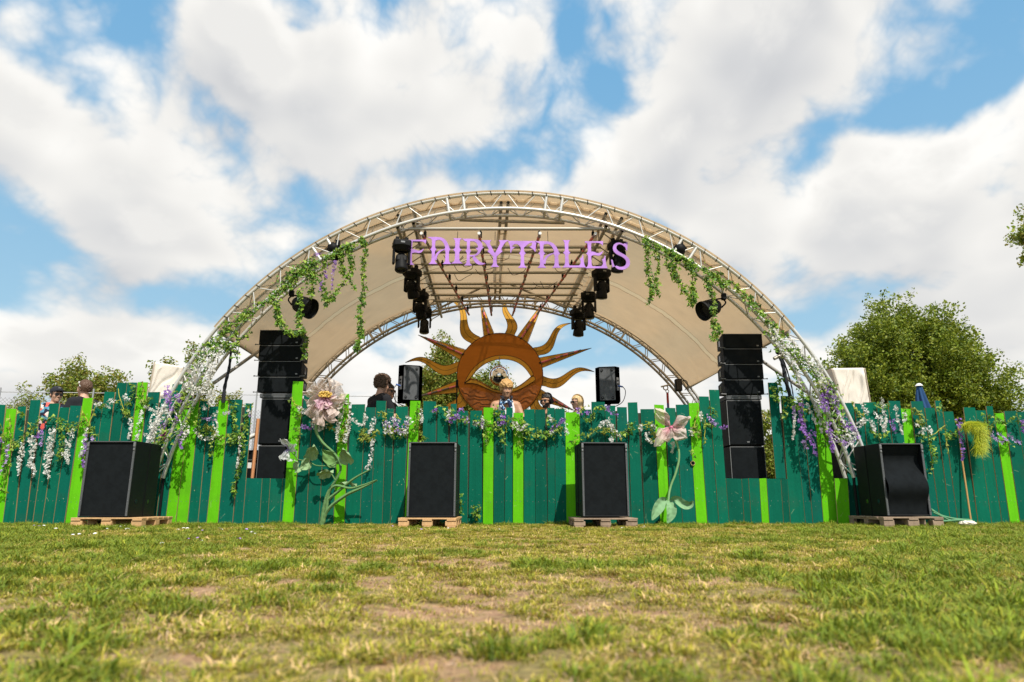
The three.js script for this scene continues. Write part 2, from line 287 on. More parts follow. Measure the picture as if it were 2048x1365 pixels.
function tuftGeo(seed, n, hMin, hMax, w, lean, spread, tones) {
  const r = rng(seed), pos = [], col = [];
  for (let i = 0; i < n; i++) { const a = r() * 6.283, d = Math.sqrt(r()) * spread; const [p, c] = blade(r, hMin + (hMax - hMin) * r(), w * (0.7 + 0.6 * r()), lean * (0.3 + r()), r() * 6.283, Math.cos(a) * d, Math.sin(a) * d, tones); pos.push(...p); col.push(...c); }
  const g = new THREE.BufferGeometry();
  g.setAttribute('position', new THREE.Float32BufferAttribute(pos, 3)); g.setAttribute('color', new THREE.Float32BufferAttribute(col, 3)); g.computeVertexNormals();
  return g;
}
{
  const green = [[0.383, 0.386, 0.032], [0.478, 0.448, 0.045], [0.255, 0.296, 0.027], [0.575, 0.475, 0.090], [0.724, 0.519, 0.252]], lush = [[0.234, 0.323, 0.027], [0.308, 0.394, 0.032], [0.159, 0.233, 0.027], [0.447, 0.448, 0.045]], dry = [[0.809, 0.556, 0.342], [0.702, 0.467, 0.261], [0.585, 0.430, 0.153], [0.850, 0.646, 0.450]];
  const kinds = [
    tuftGeo(1, 24, 0.008, 0.028, 0.0014, 1.3, 0.034, green), tuftGeo(2, 24, 0.007, 0.025, 0.0015, 1.6, 0.038, green), tuftGeo(3, 18, 0.016, 0.042, 0.0017, 1.0, 0.028, lush),
    tuftGeo(4, 20, 0.02, 0.056, 0.0020, 0.9, 0.024, lush), tuftGeo(5, 20, 0.004, 0.016, 0.0014, 2.6, 0.04, dry), tuftGeo(6, 16, 0.006, 0.02, 0.0016, 2.2, 0.04, [...dry, ...green]),
  ];
  const r = rng(9), lists = kinds.map(() => []), m4 = new THREE.Matrix4(), q = new THREE.Quaternion(), e = new THREE.Euler();
  const put = (x, z, k, s) => { e.set((r() - 0.5) * 0.4, r() * 6.283, (r() - 0.5) * 0.4); q.setFromEuler(e); m4.compose(V(x, fbm(x * 1.1, z * 1.1, 3) * 0.022 - bare(x, z) * 0.012 - 0.002, z), q, V(s, s * (0.8 + 0.4 * r()), s)); lists[k].push(m4.clone()); };
  for (let i = 0; i < 250000; i++) {
    const d = 0.75 + 8.95 * Math.pow(r(), 0.72), x = (r() * 2 - 1) * (0.80 * d + 0.7), z = -d, b = bare(x, z), clump = fbm(x * 2.3 + 9, z * 2.3, 3), patch = fbm(x * 0.7 - 4, z * 0.7 + 9, 2);
    if (r() > (d < 2.5 ? 0.5 : d < 5 ? 0.85 : 1)) continue;
    const gap = fbm(x * 7.5 + 3, z * 7.5 - 8, 2); if (gap < -0.12 && r() < 0.72) { if (r() < 0.12) put(x, z, 4, 0.7); continue; }
    if (r() < b * 0.93) { if (r() < 0.34) put(x, z, r() < 0.5 ? 4 : r() < 0.6 ? 5 : 1, 0.6 + 0.5 * r()); continue; }
    const edge = smooth(0.35, 0.75, Math.abs(x) / (0.75 * d)), lush = clump * 1.3 + edge * 0.45 + patch * 0.6 - b * 0.5;
    let k = r() < 0.5 ? 0 : 1;
    if (lush > 0.62 && r() < 0.7) k = r() < 0.35 ? 3 : 2; else if (lush > 0.2 && r() < 0.5) k = 2; else if (r() < 0.30 - lush * 0.25) k = r() < 0.55 ? 4 : 5;
    put(x, z, k, (0.75 + 0.5 * r()) * (0.92 + edge * 0.10) * (0.85 + 0.6 * smooth(0, 0.4, gap)));
  }
  for (let i = 0; i < 2600; i++) { const x = (r() * 2 - 1) * 7.6, k = smooth(-0.25, 0.35, fbm(x * 2.2, 3, 3)); if (r() < 0.25 + 0.75 * k) put(x, -9.17 + r() * r() * 0.16, r() < 0.5 ? 3 : 2, 0.6 + 0.8 * r() * (0.5 + k)); }
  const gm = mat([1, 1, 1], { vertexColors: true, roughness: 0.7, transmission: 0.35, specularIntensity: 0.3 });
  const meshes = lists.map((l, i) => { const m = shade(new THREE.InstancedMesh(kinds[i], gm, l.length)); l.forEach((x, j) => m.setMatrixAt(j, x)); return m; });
  const lawn = thing('grass', 'short green and straw coloured grass growing over the whole lawn', null); lawn.userData.kind = 'stuff';
  ['short_tufts', 'flat_tufts', 'green_tufts', 'tall_tufts', 'straw', 'mixed_straw'].forEach((n, i) => { meshes[i].name = n; lawn.add(meshes[i]); });
  // petals blown off the garlands
  const pp = [], rr = rng(31);
  for (let i = 0; i < 40; i++) {
    const left = i < 32, px = left ? 60 + rr() * 470 : 760 + rr() * 560, py = left ? 1053 + rr() * rr() * 40 : 1052 + rr() * 10, y = 0.03, a = Math.atan((py - 682.5) / 1365) - PITCH, d = (EYE - y) / Math.tan(a);
    const w = P(px, py, d), g = new THREE.SphereGeometry(0.011 + 0.010 * rr(), 6, 4, 0, 4.2, 0, 1.4).rotateX((rr() - 0.5) * 1.5).rotateY(rr() * 6).scale(1, 0.5, 1).translate(w.x, 0.028 + rr() * 0.012, w.z);
    const c = rr() < 0.8 ? [0.8, 0.8, 0.78] : [0.42, 0.25, 0.62]; g.setAttribute('color', new THREE.Float32BufferAttribute(new Array(g.attributes.position.count).fill(c).flat(), 3)); pp.push(g);
  }
  tag(part(scene, 'fallen_petals', merge(pp), mat([1, 1, 1], { vertexColors: true })), 'white and lilac petals scattered on the grass below the fence', null, null, 'stuff');
}

// ---------------------------------------------------------------- the green plank fence
const FENCE = 9.2;
{
  const fence = thing('plank_fence', 'long fence of teal and lime green planks with uneven tops in front of the stage', 'fence', V(0, 0, -FENCE));
  // [top left, top right, top, bottom left, bottom right, lime?, bottom] in tenths of the survey zoom, strip by strip
  const strips = [
    [0, [[-130, -45, 262, -245, -158], [-40, 45, 255, -152, -66], [52, 138, 290, -62, 18, 1], [152, 222, 270, 22, 120], [258, 345, 215, 125, 213], [336, 388, 470, 219, 272], [422, 505, 245, 278, 353], [508, 592, 280, 358, 447], [598, 692, 265, 452, 544], [708, 790, 198, 555, 650, 1], [797, 875, 245, 655, 745], [890, 978, 145, 749, 840], [1000, 1082, 68, 845, 930], [1085, 1168, 68, 935, 1040], [1175, 1258, 65, 1045, 1130, 1]]],
    [300, [[-18, 82, 148, -145, -50], [90, 168, 200, -45, 42], [190, 275, 78, 47, 126], [248, 332, 300, 131, 214, 1], [342, 418, 225, 222, 315, 1], [425, 500, 225, 320, 405], [505, 582, 270, 409, 478], [588, 668, 222, 483, 575, 1], [678, 788, 212, 580, 701], [815, 868, 245, 708, 787], [822, 955, 884, 792, 930], [958, 1025, 884, 934, 1000], [1028, 1130, 884, 1004, 1105], [1133, 1156, 884, 1108, 1125]]],
    [560, [[110, 198, 57, 18, 110, 1], [203, 277, 172, 115, 222], [284, 390, 172, 227, 330], [396, 500, 205, 334, 453], [508, 588, 163, 458, 547, 1], [610, 725, 252, 552, 678], [731, 815, 278, 682, 773], [822, 905, 222, 777, 870], [910, 972, 290, 874, 938], [990, 1094, 272, 942, 1052], [1112, 1198, 222, 1060, 1128, 1]]],
    [840, [[28, 138, 226, 10, 131], [150, 240, 270, 137, 236], [262, 312, 248, 241, 316], [322, 410, 308, 321, 406], [430, 530, 305, 412, 531], [543, 627, 281, 537, 623, 1], [635, 726, 302, 628, 717], [736, 790, 280, 722, 788], [797, 880, 324, 793, 882, 1], [890, 978, 296, 887, 984], [983, 1068, 298, 988, 1088], [1085, 1149, 282, 1092, 1153], [1153, 1236, 290, 1157, 1250]]],
    [1120, [[47, 165, 320, 55, 180, 1], [170, 266, 298, 185, 275], [269, 382, 230, 279, 395], [386, 472, 262, 399, 490], [488, 570, 275, 495, 607], [580, 660, 237, 612, 718], [688, 803, 294, 723, 853], [806, 886, 257, 858, 942, 1], [902, 985, 284, 947, 1045], [990, 1098, 253, 1049, 1163], [1100, 1185, 240, 1167, 1257, 1]]],
    [1380, [[78, 162, 184, 152, 245], [165, 248, 128, 250, 334], [308, 440, 886, 338, 462], [443, 498, 886, 467, 522], [502, 590, 886, 527, 612], [594, 652, 886, 616, 676, 1], [656, 775, 890, 681, 798], [778, 832, 890, 802, 857], [668, 748, 66, 735, 820, 0, 887], [778, 884, 182, 861, 985], [888, 958, 240, 989, 1048], [962, 1050, 205, 1053, 1139], [1062, 1166, 250, 1143, 1262, 1]]],
    [1640, [[126, 236, 885, 157, 261, 1], [150, 186, 250, 172, 196, 1, 560], [190, 285, 240, 265, 380], [300, 365, 245, 385, 460], [372, 480, 235, 465, 570], [485, 580, 250, 575, 690], [585, 685, 222, 695, 800], [690, 775, 290, 805, 895, 1], [778, 880, 228, 900, 1028], [897, 980, 283, 1033, 1116], [984, 1034, 222, 1121, 1178], [1056, 1138, 313, 1183, 1300]]],
    [1840, [[290, 368, 430, 452, 497], [375, 473, 278, 502, 612], [479, 562, 304, 617, 700], [568, 622, 270, 705, 768], [638, 715, 330, 775, 855, 1], [722, 825, 309, 861, 970], [830, 902, 318, 976, 1060], [908, 985, 300, 1066, 1150], [990, 1080, 312, 1156, 1260]]],
  ];
  const r = rng(4), edges = [];
  for (const [x0, list] of strips) for (const [tl, tr, yt, bl, br, lime, yb] of list) {
    const X = (x) => x0 + x / 4.2667, Y = (y) => 750 + y / 4.2667, front = lime && tl === 543 ? 9.176 : yt > 700 && x0 === 1640 ? 9.06 : FENCE - 0.009 + r() * 0.008;
    const a = P(X(tl), Y(yt) + (r() - 0.5) * 1.2, front), b = P(X(tr), Y(yt) + (r() - 0.5) * 1.2, front), c = P(X(bl), Y(yb ?? 1262), front), d = P(X(br), Y(yb ?? 1262), front);
    if (!yb) for (const [t, u] of [[a, c], [b, d]]) { const k = (t.y + 0.03) / (t.y - u.y); u.lerpVectors(t, u, k); }
    const T = 0.018, shift = r() * 3, q = [c, d, b, a].map((v) => V(v.x, v.y, v.z + FENCE)), z = q.map((v) => v.clone().setZ(v.z - T));
    const pos = [], uv = [], face = (p, g) => { for (const i of [0, 1, 2, 0, 2, 3]) { pos.push(p[i].x, p[i].y, p[i].z); uv.push((p[i].x + shift) * 0.5, (p[i].y + p[i].z * 0.7 + shift * 1.7) * 0.5); } };
    face(q); face([z[1], z[0], z[3], z[2]]); face([q[3], q[2], z[2], z[3]]); face([q[1], z[1], z[2], q[2]]); face([z[0], q[0], q[3], z[3]]);
    const g = new THREE.BufferGeometry(); g.setAttribute('position', new THREE.Float32BufferAttribute(pos, 3)); g.setAttribute('uv', new THREE.Float32BufferAttribute(uv, 2)); g.computeVertexNormals();
    g.addGroup(0, 12, 0); g.addGroup(12, 18, 1);
    edges.push({ q, low: yt > 700 || yb });
    part(fence, 'plank', g, [lime ? MAT.lime : [MAT.teal, ...MAT.teals][Math.floor(r() * 4)], MAT.edge]);
  }
  const dark = mat([0.035, 0.045, 0.03], { roughness: 0.95 });
  for (let i = 0; i + 1 < edges.length; i++) {   // a batten behind each joint, up to the lower of the two tops
    const A = edges[i].q, B = edges[i + 1].q; if (Math.abs(A[1].x - B[0].x) > 0.12) continue;
    const h = Math.min(A[2].y, B[3].y) - 0.05 - (i % 5 === 2 ? 0.18 : 0), foot = A[1].clone().lerp(B[0], 0.5), head = A[2].clone().lerp(B[3], 0.5), k = Math.min(1, (h - foot.y) / (head.y - foot.y)), tip = foot.clone().lerp(head, k), w = 0.03;
    const pos = [], p = [V(foot.x - w, foot.y, 0), V(foot.x + w, foot.y, 0), V(tip.x + w, tip.y, 0), V(tip.x - w, tip.y, 0)], z0 = Math.min(A[0].z, B[0].z) - 0.0195, f = (l) => { for (const n of [0, 1, 2, 0, 2, 3]) pos.push(l[n].x, l[n].y, l[n].z); }, F = p.map((v) => v.clone().setZ(z0)), K = p.map((v) => v.clone().setZ(z0 - 0.012));
    f(F); f([K[1], K[0], K[3], K[2]]); f([F[3], F[2], K[2], K[3]]); f([F[1], K[1], K[2], F[2]]); f([K[0], F[0], F[3], K[3]]);
    const g = new THREE.BufferGeometry(); g.setAttribute('position', new THREE.Float32BufferAttribute(pos, 3)); g.computeVertexNormals(); part(fence, 'batten', g, dark);
  }
  const rail = (x0, x1, y) => part(fence, 'rail', box(x1 - x0, 0.045, 0.045, (x0 + x1) / 2, y, -0.072), MAT.edge);
  rail(-7.6, 4.55, 0.3); rail(4.8, 7.6, 0.3); rail(-7.6, -3.66, 1.02); rail(-3.0, 2.84, 1.02); rail(3.7, 4.35, 1.02); rail(4.8, 7.6, 1.02);
  for (const x of [-7.2, -5.6, -3.75, -2.7, -1, 0.8, 2.75, 3.78, 5.4, 7.2]) part(fence, 'post', box(0.06, 1.1, 0.06, x, 0.55, -0.1), MAT.edge);
  const heads = []; for (const { q } of edges) for (const yy of [0.3, 1.02]) { const k = (yy - q[0].y) / (q[3].y - q[0].y); if (k < 0.05 || k > 0.96) continue; const l = q[0].clone().lerp(q[3], k), m = q[1].clone().lerp(q[2], k); for (const u of [0.25, 0.75]) { const s = l.clone().lerp(m, u + (r() - 0.5) * 0.1); heads.push(new THREE.CylinderGeometry(0.0045, 0.0045, 0.003, 6).rotateX(Math.PI / 2).translate(s.x, s.y + (r() - 0.5) * 0.02, s.z + 0.0005)); } }
  part(fence, 'screw_heads', merge(heads), MAT.hardware, 'stuff');
  const hc = P(1386, 927, 9.176); hc.z += FENCE;
  part(fence, 'cable_hole', merge([new THREE.CylinderGeometry(0.026, 0.026, 0.004, 20).rotateX(Math.PI / 2).translate(hc.x, hc.y, hc.z)]), MAT.black);
  part(fence, 'hole_rim', new THREE.TorusGeometry(0.0275, 0.0035, 8, 24).translate(hc.x, hc.y, hc.z + 0.001), MAT.edge);
}
{ // the deck that the stage stands on
  const deck = thing('stage_deck', 'low black stage deck behind the plank fence', 'stage', V(-0.9, 0, -11.7));
  part(deck, 'deck_board', box(13.6, 0.03, 4.3, 0, 0.395, 0), MAT.black);
  for (const x of [-6.5, -4, -1.5, 1, 3.5, 6.5]) for (const z of [-2, 2]) part(deck, 'leg', box(0.06, 0.379, 0.06, x, 0.19, z), MAT.steel);
}

// ---------------------------------------------------------------- arched truss stage
const AZ = -8.92, AX = -0.103, AY = -0.253, RO = 4.805, RI = 4.571, DEEP = 0.235, BX = -0.31, BZ = -13.6;
const onArc = (cx, z, r, a) => V(cx + Math.cos(a) * r, AY + Math.sin(a) * r, z);
function arch(label, cx, z0, mt, a0, a1, name) {
  const t = thing(name, label, 'truss arch', V(cx, 0, z0)), chordR = 0.0245, C = (r, z, a) => onArc(0, z, r, a);
  const chords = [[RO, 0, 'outer_chord'], [RI, 0, 'inner_chord'], [RO, -DEEP, 'outer_chord'], [RI, -DEEP, 'inner_chord']];
  for (const [r, z, n] of chords) { const p = []; for (let i = 0; i <= 64; i++) p.push(C(r, z, a0 + (a1 - a0) * i / 64)); part(t, n, tube(p, chordR, 128, 10), mt); }
  const N = 56, ang = (i) => a0 + (a1 - a0) * i / N;
  for (let i = 0; i < N; i++) {
    const up = i % 2 === 0, s = 0.12 * (a1 - a0) / N;
    const A = ang(i) + s, B = ang(i + 1) - s;
    for (const z of [0, -DEEP]) stick(t, 'brace', C(up ? RO : RI, z, A), C(up ? RI : RO, z, B), 0.0085, mt);
    for (const rr of [RO, RI]) stick(t, 'brace', C(rr, up ? 0 : -DEEP, A), C(rr, up ? -DEEP : 0, B), 0.0085, mt);
  }
  for (const a of [0.32, 0.5 - 0.047, 0.5 + 0.047, 0.68].map((k) => k * Math.PI)) for (const off of [-0.024, 0.024]) {
    const q = a + off;
    for (const z of [0, -DEEP]) { stick(t, 'post', C(RO, z, q), C(RI, z, q), 0.022, mt); }
    for (const rr of [RO, RI]) stick(t, 'post', C(rr, 0, q), C(rr, -DEEP, q), 0.018, mt);
  }
  for (const e of [a0, a1]) for (const [r, z] of chords) { const q = C(r, z, e); part(t, 'foot_post', rod(V(q.x, 0, q.z - 0.01), V(q.x, q.y, q.z - 0.01), 0.018), MAT.black); }
  return t;
}
const A0 = 0.187, A1 = Math.PI - 0.187;
arch('bright aluminium front arch of the stage wound with flowers and ivy', AX, AZ, MAT.alu, A0, A1, 'truss_arch');
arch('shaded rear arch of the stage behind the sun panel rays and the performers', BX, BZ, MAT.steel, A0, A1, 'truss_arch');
{ // membrane roof
  const c0 = 36 * Math.PI / 180, c1 = Math.PI - c0, nu = 120, nv = 40, roofTex = tex(512, 512, (u, v) => { const k = 0.9 + 0.16 * tfbm(u, v, 5, 4, 8); return [enc(0.84 * k), enc(0.63 * k), enc(0.40 * k)]; });
  const fabric = mat([1, 1, 1], { map: roofTex, roughness: 0.8, transmission: 0.42, specularIntensity: 0.25 }), band = mat([0.86, 0.70, 0.46], { roughness: 0.8, transmission: 0.47 });
  const at = (u, v, lift = 0) => {
    const end = Math.min(u, 1 - u), a = c0 + (c1 - c0) * u, cx = AX + (BX - AX) * v, z = AZ + 0.04 + (BZ - DEEP - 0.05 - AZ) * v;
    const sag = 0.30 * Math.sin(Math.PI * v) * (0.75 + 0.35 * Math.sin(Math.PI * u)), wr = fbm(u * 26, v * 4, 3) * 0.018 + Math.sin((u * 3 + v) * 40) * 0.010 * smooth(0.10, 0, end) + Math.exp(-end * 14) * fbm(u * 90, v * 7, 2) * 0.05;
    const r = RO + 0.028 - sag + wr * Math.sin(Math.PI * v) + lift;
    return V(cx + Math.cos(a) * r, AY + Math.sin(a) * r, z);
  };
  const sheet = (u0, u1, v0, v1, n, m, lift, vf) => {
    const pos = [], uv = [], idx = [];
    for (let j = 0; j <= m; j++) for (let i = 0; i <= n; i++) { const u = u0 + (u1 - u0) * i / n, v = v0 + (v1 - v0) * j / m, p = at(u, vf ? vf(u, v) : v, lift); pos.push(p.x, p.y, p.z); uv.push(u * 6, v * 2.4); }
    for (let j = 0; j < m; j++) for (let i = 0; i < n; i++) { const k = j * (n + 1) + i; idx.push(k, k + 1, k + n + 1, k + 1, k + n + 2, k + n + 1); }
    const g = new THREE.BufferGeometry(); g.setAttribute('position', new THREE.Float32BufferAttribute(pos, 3)); g.setAttribute('uv', new THREE.Float32BufferAttribute(uv, 2)); g.setIndex(idx); g.computeVertexNormals(); return g;
  };
  const roof = thing('membrane_roof', 'beige fabric roof stretched over the arches of the stage', 'tent roof');
  const seam = (u) => 0.36 + 0.10 * Math.abs(u - 0.5) * 2;
  part(roof, 'canopy', merge([sheet(0, 1, 0, 1, nu, 20, 0, (u, v) => seam(u) * v), sheet(0, 1, 0, 1, nu, 20, 0, (u, v) => seam(u) + 0.028 + (1 - seam(u) - 0.028) * v)]), fabric);
  part(roof, 'seam_band', sheet(0, 1, 0, 1, nu, 2, -0.002, (u, v) => seam(u) - 0.001 + 0.030 * v), band);
  for (const e of [-0.003, 0.029]) part(roof, 'weld_seam', sheet(0, 1, 0, 1, nu, 1, -0.005, (u, v) => seam(u) + e + 0.002 * v), mat([0.30, 0.22, 0.13], { roughness: 0.8 }));
  const lash = []; for (let i = 1; i < 46; i++) { const a = c0 + (c1 - c0) * i / 46, p = onArc(AX, AZ, RO, a); lash.push(new THREE.TorusGeometry(0.031, 0.005, 6, 14).rotateX(Math.PI / 2).rotateZ(a + 0.25).translate(p.x, p.y, p.z)); }
  part(roof, 'lashing', merge(lash), MAT.black, 'stuff');
  for (const s of [0, 1]) { const a = at(s, 0.03), b = at(s, 1); a.y -= 0.02; b.y -= 0.02; part(roof, 'edge_pipe', rod(a, b, 0.026), MAT.steel); }
  const brace = (p, q) => part(roof, 'brace_pipe', rod(p, q, 0.024), MAT.steel);
  brace(P(428, 766, 9.1), P(518, 702, 9.9)); brace(P(1613, 784, 9.1), P(1524, 722, 9.9));
  part(roof, 'stub_pipe', rod(P(478, 707, 9.0), P(450, 694, 9.0), 0.024), MAT.steel); part(roof, 'stub_pipe', rod(P(1548, 718, 9.0), P(1570, 708, 9.0), 0.024), MAT.steel);
}
// two box trusses that run back under the roof
const sideX = (s, z) => { const t = (z - AZ) / (BZ - AZ); return (s < 0 ? -1.385 : 1.325) + (s < 0 ? -0.09 : -0.24) * t; };
for (const s of [-1, 1]) {
  const t = thing('roof_truss', s < 0 ? 'left box truss running back under the roof, hung with moving lights' : 'right box truss running back under the roof, hung with moving lights', 'truss');
  const corner = (o, low, z) => { const x = sideX(s, z) + o * s; const r = Math.abs(x - AX); return V(x, Math.sqrt((low ? RI : RO) ** 2 - (r - 0.1) ** 2) + AY - (low ? 0.06 : 0.12), z); };
  const z0 = AZ - 0.02, z1 = BZ - DEEP;
  for (const o of [0, 0.22]) for (const low of [true, false]) part(t, 'chord', pipe(corner(o, low, z0), corner(o, low, z1), 0.0245), MAT.steel);
  const N = 20;
  for (let i = 0; i < N; i++) {
    const a = z0 + (z1 - z0) * (i + 0.1) / N, b = z0 + (z1 - z0) * (i + 0.9) / N, f = i % 2;
    stick(t, 'brace', corner(f ? 0 : 0.22, true, a), corner(f ? 0.22 : 0, true, b), 0.009, MAT.steel);
    stick(t, 'brace', corner(0, !!f, a), corner(0, !f, b), 0.009, MAT.steel); stick(t, 'brace', corner(0.22, !!f, a), corner(0.22, !f, b), 0.009, MAT.steel);
  }
}
{ // ridge, cross pipes and wind bracing
  const g = thing('roof_grid', 'grid of steel cross pipes and ridge beam under the beige roof', 'lighting grid'), top = (z) => V(AX + (BX - AX) * (z - AZ) / (BZ - AZ), 0, z);
  for (const o of [-0.05, 0.05]) { const a = top(AZ), b = top(BZ - DEEP); a.x += o; b.x += o; a.y = b.y = AY + RI + 0.06; a.y += 0.03; part(g, 'ridge_pipe', pipe(a, b, 0.024), MAT.steel); }
  for (let i = 0; i < 12; i++) { const p = top(AZ - 0.3 - i * 0.38); stick(g, 'ridge_rung', V(p.x - 0.05, AY + RI + 0.06, p.z), V(p.x + 0.05, AY + RI + 0.06, p.z), 0.012, MAT.steel); }
  const H = 4.045;
  for (const py of [458, 494.6, 504.5, 528.6, 545.6, 568.2, 576.2, 590.3, 602.2]) {
    const a = Math.atan((py - 682.5) / 1365) - PITCH, z = -(H - EYE) / Math.tan(-a);
    part(g, 'cross_pipe', rod(V(sideX(-1, z) - 0.06, H, z), V(sideX(1, z) + 0.06, H, z), 0.024), MAT.steel);
  }
  part(g, 'front_pipe', rod(P(919, 440, 9.25), P(1129, 446, 9.25), 0.024), MAT.steel);
  for (const s of [-1, 1]) { part(g, 'brace_pipe', rod(V(-0.25, 4.33, -12.1), V(sideX(s, -13.3), 4.12, -13.3), 0.022), MAT.steel); }
  const cables = []; const r = rng(12);
  for (let i = 0; i < 16; i++) { const z = -9.6 - r() * 3.4, x = -1.1 + r() * 2; cables.push(tube([V(x, H + 0.02, z), V(x + 0.08, H - 0.05 - r() * 0.08, z + 0.02), V(x + 0.2 + r() * 0.1, H - 0.04, z), V(x + 0.3, H + 0.02, z - 0.02)], 0.005, 16, 5)); }
  part(g, 'cable', merge(cables), MAT.black, 'stuff');
}
{ // four pixel tubes hung under the cross pipes
  const lab = ['outermost left grey pixel tube with coral bands under the roof', 'inner left grey pixel tube with coral bands, left of the ridge beam', 'inner right grey pixel tube with coral bands, right of the ridge beam', 'outermost right grey pixel tube with coral bands under the roof'];
  const housing = mat([0.30, 0.25, 0.24], { roughness: 0.35 }), coral = mat([0.88, 0.20, 0.20], { roughness: 0.4 });
  [[843, 463, 938, 630], [958, 466, 983, 631], [1080, 466, 1025, 631], [1191, 468, 1075, 628]].forEach(([x0, y0, x1, y1], i) => {
    const t = thing('pixel_tube', lab[i], 'light tube', V(0, 0, 0), 'pixel tubes under the stage roof'), a = P(x0, y0, 9.02), b0 = P(x1, y1, 10), k = (3.93 - EYE) / (b0.y - EYE), b = b0.clone().sub(camera.position).multiplyScalar(k).add(camera.position); a.y = Math.min(a.y, 3.98);
    const u = (s) => a.clone().lerp(b, s); part(t, 'tube', rod(a, b, 0.019), housing);
    part(t, 'end_cap', rod(u(-0.004), u(0.004), 0.022), MAT.white);
    const rr = rng(40 + i); let s = 0.03; while (s < 0.97) { const l = 0.012 + rr() * 0.02; part(t, 'coral_band', rod(u(s), u(Math.min(0.985, s + l)), 0.0215), coral); s += l + 0.022 + rr() * 0.06; }
    for (let j = 0; j < 7; j++) { const p = u(0.04 + j * 0.15); part(t, 'clamp', merge([box(0.04, 0.09, 0.03, p.x + 0.012, p.y + 0.05, p.z), new THREE.TorusGeometry(0.032, 0.01, 6, 12).rotateY(Math.PI / 2).translate(p.x + 0.012, p.y + 0.09, p.z)]), MAT.black); }
  });
}

